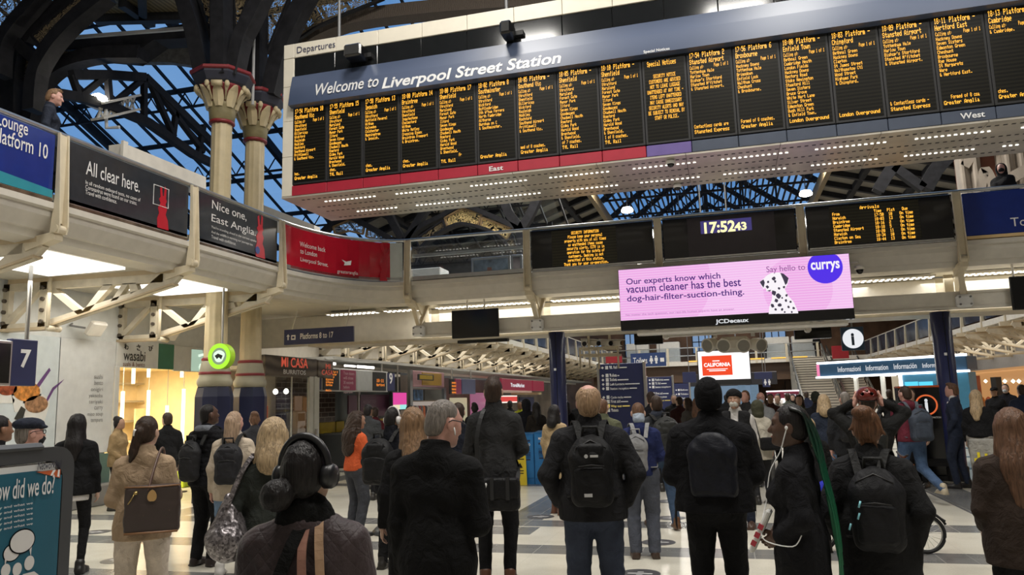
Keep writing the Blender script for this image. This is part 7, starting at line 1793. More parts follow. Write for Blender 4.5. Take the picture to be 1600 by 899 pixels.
    if hz < .98:
        r0_=(.140 if sex =='m' else .146)*bulk+g;S.C((0,.0,1.04),(0,-.005,max(hz-.08,.1)),r0_,r0_+.02+fl,.80,.05)
    else: S.C((-.03,0,hz+.02),(.03,0,hz+.02),.125*bulk+g,None,.82,.04)
    if top.get('collar',.04):
        cz=1.475+top.get('collar',.04);S.C((0,-.022+lq,1.45),tuple(hp((0,-.012,cz))) if cz < 1.52 else (0,-.018+lq,cz),.074+g*.3,.069+g*.25,.95,.02)
        S.cut(lambda D,X,Y,Z: np.where(X*X+Y*Y+0*Z < .0196,np.maximum(D,Z-(cz+.02)+.25*(Y-lq)+0*X),D))
    if top.get('hood'):
        S.C((-.07,-.085+lq,1.44),(.07,-.085+lq,1.44),.065,None,.8,.03);S.C((-.09,-.02+lq,1.46),(-.05,.05+lq,1.42),.045,.03,1,.03);S.C((.09,-.02+lq,1.46),(.05,.05+lq,1.42),.045,.03,1,.03)
    if top.get('puff'):
        fq=top['puff'];S.cut(lambda D,X,Y,Z: D+.010*(1-np.abs(np.sin(Z*fq)))-.004+0*X+0*Y)
    S.wrinkle(top.get('wr',.0055),13,seed,.8)
    xw=.205*bulk**.5+.3*g
    S.cut(lambda D,X,Y,Z: np.maximum(D,(hz-Z)+0*X+0*Y-np.where((np.abs(X) > xw)+0*Y+0*Z > 0,2.0,0.0)))
    tm=top.get('mat') or cloth('cloth_%d_%d_%d' % tuple(int(c*1000) for c in top.get('col',(.012,.012,.013))),top.get('col',(.012,.012,.013)))
    done(S,vs_,top.get('name','jacket'),tm)
    if top.get('hood_col') is not None:
        S=Sdf();S.C((-.06,-.09+lq,1.47),(.06,-.09+lq,1.47),.055,None,.8,.03);S.C((-.085,-.03+lq,1.49),(-.055,.045+lq,1.46),.036,.028,1,.03);S.C((.085,-.03+lq,1.49),(.055,.045+lq,1.46),.036,.028,1,.03);S.wrinkle(.004,30,seed);done(S,vs_,'hood',cloth('hood_%d' % seed,top['hood_col']))
    if top.get('scarf') is not None:
        S=Sdf();S.C((-.03,-.02+lq,1.475),(.03,-.015+lq,1.475),.078,None,.95,.03);S.C((0,-.02+lq,1.50),(0,-.015+lq,1.515),.075,.07,.95,.03);S.wrinkle(.005,40,seed);done(S,vs_,'collar',cloth('scarf_%d' % seed,top['scarf']))
    # ---- hair
    hm=HR.get(hair)
    if style and style !='none':
        S=HS();ex=.0 if style !='buzz' else -.006
        if style in ('curly','bob','long','long_wavy'): ex=.010
        if style !='bald_ring': S.e((0,-.002,1.662),(.081+ex,.099+ex,.098+ex),.02)
        yf,zf=.045,1.712
        if style in ('short','buzz','quiff'):
            S.e((0,-.045,1.60),(.070+ex*1.6,.058+ex*2,.075+ex*2),.03)
            if style =='quiff': S.e((0,.045,1.745),(.05,.05,.022),.03)
            S.hcut(lambda D,X,Y,Z: np.maximum(D,np.minimum(np.maximum(Y-yf,np.minimum(Y+.025,1.655-Z)),zf-Z)))
            S.hcut(lambda D,X,Y,Z: np.maximum(D,1.545-Z+.3*np.maximum(0,Y+.06)))
        elif style =='bald_ring':
            S.e((0,-.002,1.655),(.086,.103,.094),.02).e((0,-.05,1.60),(.072,.056,.075),.03);S.hcut(lambda D,X,Y,Z: np.maximum(D,.058-np.sqrt(X**2+(Y+.012)**2+(Z-1.765)**2)));S.hcut(lambda D,X,Y,Z: np.maximum(D,np.minimum(np.maximum(Y-.045,np.minimum(Y+.02,1.65-Z)),1.72-Z)));S.hcut(lambda D,X,Y,Z: np.maximum(D,1.535-Z-.02*np.cos(X*60)))
        elif style in ('bun','low_bun','tied'):
            S.e((0,-.03,1.61),(.072,.065,.07),.03)
            if style =='bun': S.e((-.015,-.06,1.735),(.062,.055,.045),.02);S.e((.03,-.075,1.71),(.03,.03,.03),.01);S.c((.02,-.06,1.60),(.055,-.065,1.49),.014,.005);S.c((-.03,-.07,1.58),(-.04,-.06,1.50),.012,.004);S.c((.06,-.03,1.64),(.098,-.045,1.60),.02,.005);S.c((-.06,-.03,1.66),(-.10,-.04,1.63),.02,.005)
            if style =='low_bun': S.e((-.05,-.115,1.575),(.062,.055,.058),.02)
            if style =='tied': S.c((-.02,-.09,1.63),(-.05,-.105,1.48),.04,.03,.03);S.c((-.05,-.105,1.48),(-.07,-.10,1.40),.03,.012,.02)
            S.hcut(lambda D,X,Y,Z: np.maximum(D,np.minimum(np.maximum(Y-yf,np.minimum(Y-.015,1.60-Z)),zf-Z)))
        elif style =='ponytail':
            S.e((0,-.03,1.61),(.07,.06,.065),.03);S.c((0,-.10,1.67),(0,-.145,1.60),.03,.05,.03);S.c((0,-.145,1.60),(0,-.13,1.40),.05,.018,.03)
            S.hcut(lambda D,X,Y,Z: np.maximum(D,np.minimum(np.maximum(Y-yf,np.minimum(Y-.015,1.62-Z)),zf-Z)))
        elif style =='half_up':
            S.c((0,-.05,1.62),(0,-.085,1.44),.075,.06,.03);S.e((0,-.095,1.655),(.04,.03,.035),.02)
            for s in (-1,1): S.c((s*.06,-.03,1.60),(s*.07,-.05,1.44),.035,.02,.03)
            S.hcut(lambda D,X,Y,Z: np.maximum(D,np.minimum(Y-.02,zf-Z)))
        elif style in ('long','long_wavy','curly','bob'):
            ze={'long': 1.28,'long_wavy': 1.20,'curly': 1.25,'bob': 1.47}[style]
            w={'long': .0,'long_wavy': .012,'curly': .05,'bob': .01}[style]
            bz=max(ze,1.40)
            S.C(hp((0,-.045,1.62)),(0,-.105+lq,bz),.082+w,.085+w,.72,.04);
            if ze < 1.4: S.C((0,-.105+lq,bz),(0,-.125+lq,ze),.085+w,(.055+w*.6) if style !='curly' else .13,.6,.04)
            for s in (-1,1): S.C(hp((s*.062,-.012,1.64)),(s*(.088+w),-.03+lq,bz-.01),.034+w*.3,.032+w*.3,1,.03)
            S.hcut(lambda D,X,Y,Z: np.maximum(D,np.minimum(np.minimum(Y-.03,zf-Z),.085-np.abs(X)+.0*Z) if style !='curly' else np.minimum(Y-.025,zf-Z)))
            S.wrinkle(.004 if style !='curly' else .010,45 if style !='curly' else 60,seed,.25 if style !='curly' else .6)
        elif style =='braids':
            S.e((0,-.03,1.61),(.074,.065,.07),.03);S.hcut(lambda D,X,Y,Z: np.maximum(D,np.minimum(np.maximum(Y-.06,np.minimum(Y-.0,1.62-Z)),1.715-Z)))
        if style in ('short','bun','low_bun','ponytail','tied','bald_ring','quiff'): S.wrinkle(.003,70,seed,.5)
        done(S,max(.0055,vs_*.7),'hair',hm)
    if hat:
        kind,col=hat[0],hat[1];hm_=cloth('hat_%d' % seed,col)
        S=HS()
        if kind =='beanie': S.e((0,-.005,1.665),(.093,.110,.118),.02).e((0,-.03,1.60),(.080,.075,.08),.03);S.hcut(lambda D,X,Y,Z: np.maximum(D,1.575-Z+.45*(Y+.06)))
        elif kind =='turban': S.e((0,-.005,1.69),(.108,.118,.085),.02).e((0,.04,1.72),(.07,.07,.06),.03);S.hcut(lambda D,X,Y,Z: np.maximum(D,1.655-Z+.25*Y))
        elif kind =='flat_cap': S.e((0,.0,1.705),(.098,.118,.055),.02).e((0,.085,1.68),(.075,.06,.018),.02);S.hcut(lambda D,X,Y,Z: np.maximum(D,1.655-Z))
        elif kind =='cap': S.e((0,.0,1.70),(.09,.108,.07),.02).e((0,.10,1.685),(.065,.075,.012),.015);S.hcut(lambda D,X,Y,Z: np.maximum(D,1.67-Z))
        elif kind =='hood': S.e((0,-.015,1.65),(.105,.118,.12),.02).C((0,-.03+lq,1.52),hp((0,-.02,1.60)),.10,.10,1,.04)
        S.wrinkle(.002,60,seed);S.hcut(lambda D,X,Y,Z: np.maximum(D,np.minimum(Y-.05,1.73-Z))) if kind =='hood' else None
        done(S,max(.0055,vs_*.7),{'flat_cap': 'cap'}.get(kind,kind),hm_)
        if kind =='helmet': pass
    if mask:
        c=mask if isinstance(mask,tuple) else (.55,.6,.65)
        S=HS();S.e((0,.066,1.575),(.058,.062,.052),.02).c((0,.11,1.60),(0,.128,1.585),.012,.012,.02);S.hcut(lambda D,X,Y,Z: np.maximum(D,Z-1.622));S.hcut(lambda D,X,Y,Z: np.maximum(D,.02-Y))
        done(S,max(.006,vs_*.7),'face_mask',cloth('mask_%d' % int(sum(c)*1000),c))
    if glasses:
        q=MB()
        for s in (-1,1):
            q.tube([Vector(hp((s*.032+.024*math.cos(a),.112,1.642+.018*math.sin(a))))*k for a in [2*math.pi*i/16 for i in range(16)]],.0028,6,True)
            q.tube([Vector(hp(p))*k for p in ((s*.056,.110,1.648),(s*.083,.06,1.65),(s*.084,.0,1.645),(s*.082,-.02,1.63))],.0028,6)
        q.tube([Vector(hp(p))*k for p in ((-.009,.114,1.645),(.009,.114,1.645))],.0028,6);o=q.build('glasses',MBLACK,None,True);o.parent=t
    t['k']=k
    return t,dict(k=k,hp=hp,WR=WR_,EL=EL,SH=SH,lq=lq)
def follow(name,label,cat,t,group=None):
    """an Empty in the same frame as the person t, for a thing the person carries"""
    o=bpy.data.objects.new(name,None);COL.objects.link(o);o.location=t.location;o.rotation_euler=t.rotation_euler;o.scale=(t['k'],)*3
    return tag(o,label,cat,group)
def sdf_part(S,h,name,m,par): V,Fq=S.mesh(h);return np_mesh(name,V,Fq,m,par)
def mb_part(q,name,m,par,smooth=True): o=q.build(name,m,None,smooth);o.parent=par;return o
def backpack(t,label,col=(.012,.012,.013),w=.145,hgt=.24,dep=.085,zc=1.22,y0=-.155,dx=0.0,strap=(.02,.02,.02),h=.009,style=0,straps=True):
    b=follow('backpack',label,'backpack',t);m=cloth('pack_%d_%d_%d' % tuple(int(c*1000) for c in col),col,.6,.3,220)
    S=Sdf();yc=y0-dep;S.B((dx,yc,zc-hgt*.18),(w,dep,hgt*.82),.07,.05).E((dx,yc+dep*.1,zc+hgt*.42),(w*.96,dep*.95,hgt*.60),.06);S.wrinkle(.005,15,int(zc*900) % 50);sdf_part(S,h,'main_bag',m,b)
    S=Sdf();S.B((dx,yc-dep*.75,zc-hgt*.32),(w*.80,dep*.45,hgt*.52),.045,.02);S.wrinkle(.004,22,3);sdf_part(S,h,'front_pocket',m,b)
    if style: S=Sdf();S.B((dx,yc-dep*.6,zc+hgt*.52),(w*.62,dep*.45,hgt*.26),.03,.02);sdf_part(S,h,'top_pocket',m,b)
    q=MB();yt=yc-dep*1.0
    q.tube([(dx-w*.8,yc-dep*.55,zc+hgt*.30),(dx-w*.7,yc-dep*.7,zc+hgt*.66),(dx,yc-dep*.62,zc+hgt*.86),(dx+w*.7,yc-dep*.7,zc+hgt*.66),(dx+w*.8,yc-dep*.55,zc+hgt*.30)],.0045,6)
    q.tube([(dx-w*.6,yc-dep*1.2,zc+hgt*.16),(dx,yc-dep*1.22,zc+hgt*.2),(dx+w*.6,yc-dep*1.2,zc+hgt*.16)],.004,6);mb_part(q,'zip',mat('zip_black',(.014,.014,.015),.5),b)
    sm=cloth('strap_%d' % int(strap[0]*1000),strap,.7)
    q=MB();q.tube([(dx-.05,yc+dep*.2,zc+hgt-.02),(dx-.045,yc,zc+hgt+.05),(dx+.045,yc,zc+hgt+.05),(dx+.05,yc+dep*.2,zc+hgt-.02)],.011,8);mb_part(q,'top_handle',sm,b)
    if straps:
        for s in (-1,1):
            q=MB();P=smooth_pts([(s*.055,y0-.02,zc+hgt-.05),(s*.085,-.085,1.485),(s*.10,.0,1.505),(s*.115,.085,1.44),(s*.12,.135,1.30),(s*.17,.09,1.12),(s*.17,-.02,1.02),(s*.12,y0,zc-hgt+.06)],4)
            for a,c in zip(P,P[1:]): q.beam(a,c,.012,.045,(1,0,0) if abs((c-a).normalized().x) < .5 else (0,1,0))
            mb_part(q,'shoulder_strap',sm,b,False)
    return b
# ================================================================== the crowd, nearest first
BLK=(.010,.010,.011);CHAR=(.028,.028,.030);NAVYC=(.020,.028,.060);JEAN=(.055,.085,.14);GREYT=(.055,.058,.068);CREAMC=(.50,.42,.33);TANC=(.36,.26,.17)
# woman with the headphones, right in front
t,I=person('woman in a brown quilted jacket with big black headphones and a low dark bun',480,2.62,1.585,-14,'f',1.18,'tan','black','low_bun',dict(mat=quilt('quilted_brown',(.050,.036,.038)),hem=.72,g=.032,collar=.02,scarf=(.006,.006,.006)),dict(col=BLK),look=(-16,4))
q=MB();hp,k=I['hp'],I['k']
pts=[Vector(hp((.098*math.cos(a),-.005,1.655+.118*math.sin(a))))*k for a in [math.radians(-5+190*i/18) for i in range(19)]]
q.tube(pts,.013,8)
for s in (-1,1):
    c=Vector(hp((s*.092,.0,1.625)))*k;n_=(Vector(hp((s*1.092,.0,1.625)))*k-c).normalized()
    q.lathe([(.030,-.014),(.042,-.008),(.042,.012),(.036,.024),(.02,.029),(.001,.03)],c,20,(n_.cross(EZ).normalized(),n_.cross(n_.cross(EZ)).normalized(),n_))
mb_part(q,'headphones',mat('headphone_black',(.012,.012,.014),.35),t)
c=Vector(hp((.125,.0,1.628)))*k
text('BOSE',.01,c+Vector((.0,.0,0)),Vector(hp((.1,-.1,1.6)))-Vector(hp((.1,.1,1.6))) if False else Vector((0,1,.2)),EZ,mat('logo_silver',(.5,.5,.5),.4),'headphone_lettering',t,width=.03,issub=True)
b=follow('shoulder_bag','tan leather straps of a shoulder bag over the quilted brown jacket','bag',t)
for k_,(dx,c) in enumerate(((0,(.42,.27,.17)),(-.04,(.33,.17,.13)))):
    q=MB();P=smooth_pts([(.06+dx,.05,1.475),(.065+dx,-.06,1.475),(.08+dx*1.5,-.135,1.38),(.10+dx*1.6,-.165,1.20),(.14+dx*1.5,-.19,1.02),(.19+dx,-.18,.90)],5)
    for a,c2 in zip(P,P[1:]): q.beam(a,c2,.008,.030,(1,0,0))
    mb_part(q,'strap',cloth('leather_tan%d' % k_,c,.5,.15,60),b,False)
q=MB();P=smooth_pts([(.0,.06,1.475),(.01,-.07,1.47),(-.03,-.15,1.36),(-.10,-.175,1.16),(-.17,-.16,.98)],5)
for a,c2 in zip(P,P[1:]): q.beam(a,c2,.008,.045,(1,0,0))
mb_part(q,'black_strap',cloth('strap_black',(.008,.008,.008)),b,False)
S=Sdf();S.B((.24,-.12,.78),(.07,.15,.14),.04);sdf_part(S,.01,'bag_body',cloth('leather_tan0',(.42,.27,.17)),b)
# man in the long black overcoat
t,I=person('grey haired man with glasses in a long black overcoat, looking down to the right',681,3.95,1.725,-22,'m',.98,'pink','grey','buzz',dict(col=(.0065,.0065,.007),hem=.42,g=.034,collar=.035,name='overcoat',flare=.03,wr=.004),dict(col=BLK),arms=(((.205,-.015,1.12),(.215,.04,.87)),((.225,.0,1.12),(.12,.25,1.16))),look=(-30,-16),glasses=True)
hp,k=I['hp'],I['k'];q=MB();q.tube([Vector(hp((.082,.02,1.612)))*k,Vector(hp((.085,.03,1.59)))*k,Vector(hp((.084,.035,1.575)))*k],.004,6);mb_part(q,'earphone',WHITE,t)
b=follow('handbag','black handbag held low by the man in the overcoat, only its handles showing','bag',t);w=I['WR'][-1]
q=MB()
for dy in (-.03,.03): q.tube(smooth_pts([(w[0]-.02,w[1]-.13+dy,w[2]-.42),(w[0]-.02,w[1]-.10+dy,w[2]-.2),(w[0],w[1]+dy*.3,w[2]-.1),(w[0]-.02,w[1]+.12+dy,w[2]-.2),(w[0]-.02,w[1]+.15+dy,w[2]-.42)],4),.008,8)
mb_part(q,'handle',BLACK,b);S=Sdf();S.B((w[0]-.02,w[1],w[2]-.55),(.07,.2,.15),.03);sdf_part(S,.01,'bag_body',BLACK,b)
b=follow('newspaper','folded pale paper in the hand of the man in the overcoat','newspaper',t);q=MB();w=I['WR'][1];q.box((w[0]-.05,w[1]+.11,w[2]+.07),(.14,.10,.012),(Vector((1,0,.2)).normalized(),Vector((0,.8,.6)),Vector((-.1,-.6,.8)).normalized()));mb_part(q,'pages',mat('paper_white',(.6,.6,.58),.6),b,False)
# woman with the green braids
t,I=person('woman with long green braids and white earphones in a black coat, seen in profile',1235,4.15,1.635,78,'f',1.0,'dark','black','braids',dict(col=(.010,.010,.012),hem=.45,g=.026,collar=.03,name='coat',flare=.02),dict(col=BLK),arms=(((.225,-.06,1.14),(.17,.085,1.04)),((.225,-.06,1.14),(.14,.10,1.05))),look=(4,0))
hp,k=I['hp'],I['k'];rr=random.Random(2)
q=MB()
for j in range(22):
    a=(j/21-.5);x0=a*.12;off=rr.uniform(-.012,.012)
    P=smooth_pts([hp((x0*1.1,.02-abs(a)*.05,1.758-abs(a)*.05)),hp((x0*1.3,-.075,1.70)),(x0*1.2-.0,-.125+off,1.56),(x0*1.1+off,-.155,1.38),(x0+off*2,-.185+off,1.18),(x0*.9+off*3,-.20+off,.98),(x0*.8+off*3,-.20,.80+rr.uniform(-.05,.1))],4)
    q.tube([Vector(p)*k for p in P],[.0085*k*(1-.4*i/len(P)) for i in range(len(P))],6)
gm,n,l,bs=newmat('hair_green_braids');sp=n.new('ShaderNodeSeparateXYZ');tcn=n.new('ShaderNodeTexCoord');rmp=n.new('ShaderNodeValToRGB');mr=n.new('ShaderNodeMapRange')
l.new(tcn.outputs['Object'],sp.inputs[0]);mr.inputs[1].default_value=.95;mr.inputs[2].default_value=1.62;l.new(sp.outputs[2],mr.inputs[0]);l.new(mr.outputs[0],rmp.inputs[0])
rmp.color_ramp.elements[0].color=(.008,.13,.055,1);rmp.color_ramp.elements[1].color=(.008,.008,.008,1);e=rmp.color_ramp.elements.new(.7);e.color=(.006,.05,.028,1);l.new(rmp.outputs[0],bs.inputs['Base Color']);bs.inputs['Roughness'].default_value=.35
mb_part(q,'braids',gm,t)
b=follow('earphones','white wired earphones of the woman with the green braids','earphones',t)
q=MB();P=smooth_pts([Vector(hp((-.080,.02,1.615))),Vector(hp((-.083,.035,1.57))),(-.075,.06,1.49),(-.09,.12,1.38),(-.10,.15,1.22),(-.16,.17,1.10),(-.2,.15,1.02),(-.22,.0,1.0),(-.21,-.05,1.06)],5);q.tube(P,.0035,6);q.lathe([(.002,-.01),(.009,0),(.009,.01),(.002,.016)],Vector(hp((-.083,.018,1.622))),10);mb_part(q,'cable',WHITE,b)
b=follow('newspaper','rolled red and white printed paper held by the woman with the green braids','newspaper',t);w=I['WR'][-1]
q=MB();q.m(mat('paper_white',(.6,.6,.58),.6)).box((w[0]+.02,w[1]+.10,w[2]+.02),(.10,.03,.26),(Vector((1,.1,0)).normalized(),Vector((-.1,.9,.45)).normalized(),Vector((0,-.45,.9)).normalized()),.01)
q.m(mat('paper_red',(.40,.03,.05),.6));c=Vector((w[0]-.03,w[1]+.10,w[2]+.02))
for dz in (-.07,-.02,.03): q.box(c+Vector((-.001,-.45*dz,.9*dz)),(.006,.028,.03),(EX,Vector((0,.9,.45)),Vector((0,-.45,.9))))
mb_part(q,'pages',None,b,False)
# woman with auburn bun and black backpack
t,I=person('woman with a messy auburn bun in a dark coat with a black backpack',1352,4.3,1.60,-4,'f',1.16,'fair','auburn','bun',dict(col=(.014,.014,.015),hem=.40,g=.036,collar=.04,name='coat',flare=.05),dict(col=BLK),arms=('pocket','pocket'),look=(2,3))
b=backpack(t,'black backpack with pale blue zip pulls on the woman with the auburn bun',(.013,.013,.015),.140,.235,.085,1.19,-.165,.03,h=.008)
q=MB()
for x,z in ((-.045,1.245),(-.055,1.18),(-.105,1.12)): q.tube([(x,-.355,z),(x-.012,-.362,z-.035)],.006,6)
mb_part(q,'zip_pull',mat('pale_blue_pull',(.25,.62,.72),.5),b)
# woman at the right edge
t,I=person('woman with long wavy brown hair in a dark brown jacket, cut by the right edge',1577,4.4,1.57,10,'f',1.22,'fair','brown','long_wavy',dict(col=(.036,.025,.020),hem=.80,g=.034,collar=.02,wr=.0035),dict(col=BLK),arms=('hold','hold'),look=(6,0))
# bald man with backpack
t,I=person('balding ginger haired man in a black jacket and jeans with a black backpack',920,5.35,1.80,0,'m',1.2,'pink','ginger','bald_ring',dict(col=(.018,.018,.020),hem=.87,g=.036,collar=.05),dict(col=(.045,.055,.085),g=.018),arms=('pocket','pocket'),look=(0,6))
b=backpack(t,'black backpack with a small round white logo on the balding man',(.009,.009,.010),.135,.225,.08,1.20,-.175,.0,h=.008,style=1)
q=MB();q.cyl((-.03,-.372,1.30),(-.03,-.376,1.30),.012,None,14);q.b2((-.005,-.376,1.293),(.045,-.372,1.307));q.b2((-.05,-.40,1.055),(.0,-.396,1.075));mb_part(q,'logo',mat('logo_silver',(.5,.5,.5),.4),b,False)
# beanie man
t,I=person('tall man in a black beanie and a huge black puffer jacket',1108,5.35,1.80,0,'m',1.34,'dark','black','none',dict(col=(.0075,.0075,.009),hem=.90,g=.055,collar=.05,puff=0,wr=.008),dict(col=(.009,.009,.010),g=.014),arms=('low_front','low_front'),hat=('beanie',(.006,.006,.007)),look=(0,6))
S=Sdf();S.B((0,-.185,1.20),(.155,.05,.17),.05,.05).E((0,-.185,1.34),(.150,.052,.12),.05);S.wrinkle(.005,14,4);sdf_part(S,.009,'back_panel',cloth('puffer_back',(.013,.014,.020),.45,.2,160),t)
# green coat woman
t,I=person('blonde woman in a long dark green coat with a sequinned bag',428,5.0,1.63,-8,'f',1.05,'fair','blonde','bob',dict(col=(.030,.034,.030),hem=.40,g=.030,collar=.03,name='coat',flare=.06,scarf=(.010,.010,.011)),dict(col=BLK),arms=('pocket','hold'),look=(-4,0))
b=follow('sequin_bag','slouchy silver sequinned shoulder bag of the woman in the green coat','bag',t)
sm,n,l,bs=newmat('silver_sequins');tcn=n.new('ShaderNodeTexCoord');v=n.new('ShaderNodeTexVoronoi');v.inputs['Scale'].default_value=70;l.new(tcn.outputs['Object'],v.inputs['Vector']);rmp=n.new('ShaderNodeValToRGB');rmp.color_ramp.elements[0].color=(.06,.052,.055,1);rmp.color_ramp.elements[1].color=(.34,.31,.32,1);sp=n.new('ShaderNodeSeparateColor');l.new(v.outputs['Color'],sp.inputs[0]);l.new(sp.outputs[0],rmp.inputs[0]);l.new(rmp.outputs[0],bs.inputs['Base Color']);bs.inputs['Metallic'].default_value=.6;bs.inputs['Roughness'].default_value=.32;bp=n.new('ShaderNodeBump');bp.inputs['Strength'].default_value=.7;l.new(v.outputs['Distance'],bp.inputs['Height']);l.new(bp.outputs['Normal'],bs.inputs['Normal'])
S=Sdf();S.C((-.27,-.08,1.23),(-.27,-.08,1.0),.035,.14,1,.05).E((-.27,-.08,.95),(.135,.17,.13),.05);S.wrinkle(.008,22,5,.3);sdf_part(S,.0085,'bag_body',sm,b)
q=MB();P=smooth_pts([(-.27,-.13,1.18),(-.19,-.09,1.40),(-.13,-.02,1.50),(-.16,.08,1.38),(-.25,.03,1.2)],5)
for a,c2 in zip(P,P[1:]): q.beam(a,c2,.03,.05,(0,1,0))
mb_part(q,'strap',sm,b,False)
# beige blazer
t,I=person('woman in a beige blazer and white trousers with a brown tote bag',230,5.75,1.665,-6,'f',1.06,'fair','dark','tied',dict(col=TANC,hem=.83,g=.022,collar=.03,name='blazer',flare=.02),dict(col=(.58,.50,.42),g=.012),arms=('low_front','low_front'),look=(-18,0))
hp,k=I['hp'],I['k'];q=MB();q.box(Vector(hp((-.035,-.112,1.63)))*k,(.03,.03,.055),None,.008);mb_part(q,'hair_clip',mat('clip_white',(.7,.68,.66),.35),t,False)
b=follow('tote_bag','brown patterned leather tote bag on the shoulder of the woman in the beige blazer','bag',t)
lm,n,l,bs=newmat('brown_monogram_leather');tcn=n.new('ShaderNodeTexCoord');v=n.new('ShaderNodeTexVoronoi');v.inputs['Scale'].default_value=34;v.inputs['Randomness'].default_value=.25;l.new(tcn.outputs['Object'],v.inputs['Vector']);rmp=n.new('ShaderNodeValToRGB');rmp.color_ramp.elements[0].position=.16;rmp.color_ramp.elements[0].color=(.10,.066,.044,1);rmp.color_ramp.elements[1].position=.24;rmp.color_ramp.elements[1].color=(.046,.031,.027,1);l.new(v.outputs['Distance'],rmp.inputs[0]);l.new(rmp.outputs[0],bs.inputs['Base Color']);bs.inputs['Roughness'].default_value=.45
S=Sdf();S.B((.09,-.235,1.07),(.19,.075,.175),.03);S.cut(lambda D,X,Y,Z: np.maximum(D,np.abs(X-.09)-.155-.09*(1.2-Z)+.0*Y) if False else np.maximum(D,np.abs(X-.09)-.21+.12*(1.07-Z)));S.wrinkle(.004,14,8);sdf_part(S,.008,'bag_body',lm,b)
q=MB();q.b2((-.09,-.315,.90),(.27,-.155,.915));q.tube([(-.10,-.30,1.24),(.09,-.31,1.235),(.28,-.30,1.24)],.007,6);mb_part(q,'trim',mat('tan_leather',(.22,.11,.05),.45),b)
for dy in (0,.05):
    q=MB();P=smooth_pts([(.06,-.31+dy*2,1.21),(.085,-.22+dy,1.36),(.115,-.09+dy,1.495),(.13,.02,1.49),(.14,.0+dy,1.40)],5)
    q.tube(P,.008,8);mb_part(q,'handle',mat('brown_leather',(.10,.055,.04),.45),b)
q=MB();q.prism([(.09+.032*math.cos(a),-.318,1.175+.042*math.sin(a)-.01*abs(math.cos(a))) for a in [2*math.pi*i/16 for i in range(16)]],(0,-.006,0));mb_part(q,'luggage_tag',mat('tag_leather',(.45,.27,.10),.5),b,False)
q=MB();q.tube([(-.03,-.322,1.19),(-.05,-.325,1.15),(-.07,-.322,1.12)],.004,6);q.cyl((-.03,-.318,1.195),(-.01,-.325,1.20),.012);mb_part(q,'gold_clasp',mat('gold_metal',(.55,.40,.15),.3,.8),b)
# man with the messenger bag
t,I=person('tall man in a charcoal jacket and black trousers with a black messenger bag',772,7.4,1.93,-8,'m',1.0,'fair','dark','quiff',dict(col=(.028,.028,.029),hem=.80,g=.024,collar=.06,wr=.005),dict(col=(.009,.009,.010),g=.008),(.10,.04,.02),arms=('low_front','low_front'),look=(0,8))
b=follow('messenger_bag','black messenger bag low on the back of the tall man in charcoal','bag',t)
S=Sdf();S.B((.07,-.20,.78),(.16,.07,.135),.045);S.wrinkle(.004,20,9);sdf_part(S,.01,'bag_body',cloth('messenger_black',(.008,.008,.009),.5),b)
S=Sdf();S.B((.07,-.255,.83),(.15,.025,.085),.02);sdf_part(S,.01,'flap',cloth('messenger_black',(.008,.008,.009),.5),b)
q=MB();P=smooth_pts([(-.08,-.17,.88),(-.13,-.15,1.05),(-.13,-.165,1.25),(-.09,-.11,1.44),(-.05,.03,1.49),(.02,.15,1.3),(.15,.13,1.05),(.2,-.03,.95),(.2,-.16,.86)],4)
for a,c2 in zip(P,P[1:]): q.beam(a,c2,.008,.035,(1,0,0) if abs(c2.x-a.x) < abs(c2.z-a.z) else (0,0,1))
q.b2((-.01,-.285,.74),(.02,-.275,.92));q.b2((.12,-.285,.74),(.15,-.275,.92));mb_part(q,'strap',mat('strap_webbing',(.010,.010,.011),.6),b,False)
# cyclist putting on a helmet
t,I=person('man in a black jacket putting on a dark red cycle helmet',1357,7.75,1.70,0,'m',1.12,'pink','dark','buzz',dict(col=(.012,.012,.012),hem=.85,g=.03,collar=.03),dict(col=BLK),arms=('up','up'),look=(0,2))
b=follow('cycle_helmet','dark red glossy cycle helmet on the man in the black jacket','helmet',t);hp=I['hp']
S=Sdf();S.E(hp((0,.0,1.70)),(.112,.14,.095),.02);S.cut(lambda D,X,Y,Z: np.maximum(D,1.665-Z+.1*Y+0*X))
S.cut(lambda D,X,Y,Z: np.maximum(D,-(np.sqrt((X-.045)**2+0*Y+(Z-1.72)**2)-.016)));S.cut(lambda D,X,Y,Z: np.maximum(D,-(np.sqrt((X+.045)**2+0*Y+(Z-1.72)**2)-.016)));S.cut(lambda D,X,Y,Z: np.maximum(D,-(np.sqrt((X)**2+0*Y+(Z-1.755)**2)-.014)))
sdf_part(S,.006,'shell',mat('helmet_red',(.13,.02,.015),.18,.2,var=.3),b)
q=MB()
for s in (-1,1): q.tube([hp((s*.09,-.02,1.665)),hp((s*.085,.01,1.60)),hp((s*.05,.05,1.53))],.006,6)
q.tube([hp((s_,y_,1.652)) for s_,y_ in [(.098*math.cos(a),.12*math.sin(a)) for a in [2*math.pi*i/20 for i in range(20)]]],.006,6,True);mb_part(q,'strap',BLACK,b)
b=backpack(t,'dark rucksack on the man with the cycle helmet',(.02,.021,.02),.14,.2,.08,1.22,-.165,h=.011)
# man in the black puffer on the left
t,I=person('man in a black puffer jacket with a grey hood looking up to the right',327,8.75,1.765,-40,'m',1.08,'dark','black','buzz',dict(col=(.010,.010,.012),hem=.86,g=.042,collar=.03,puff=62,hood=True,hood_col=(.14,.15,.17)),dict(col=(.011,.011,.012),g=.02),(.02,.012,.012),arms=('pocket','pocket'),look=(-22,6))
b=backpack(t,'black drawstring backpack hanging behind the man in the puffer jacket',(.02,.02,.022),.12,.22,.07,1.14,-.16,-.05,h=.011)
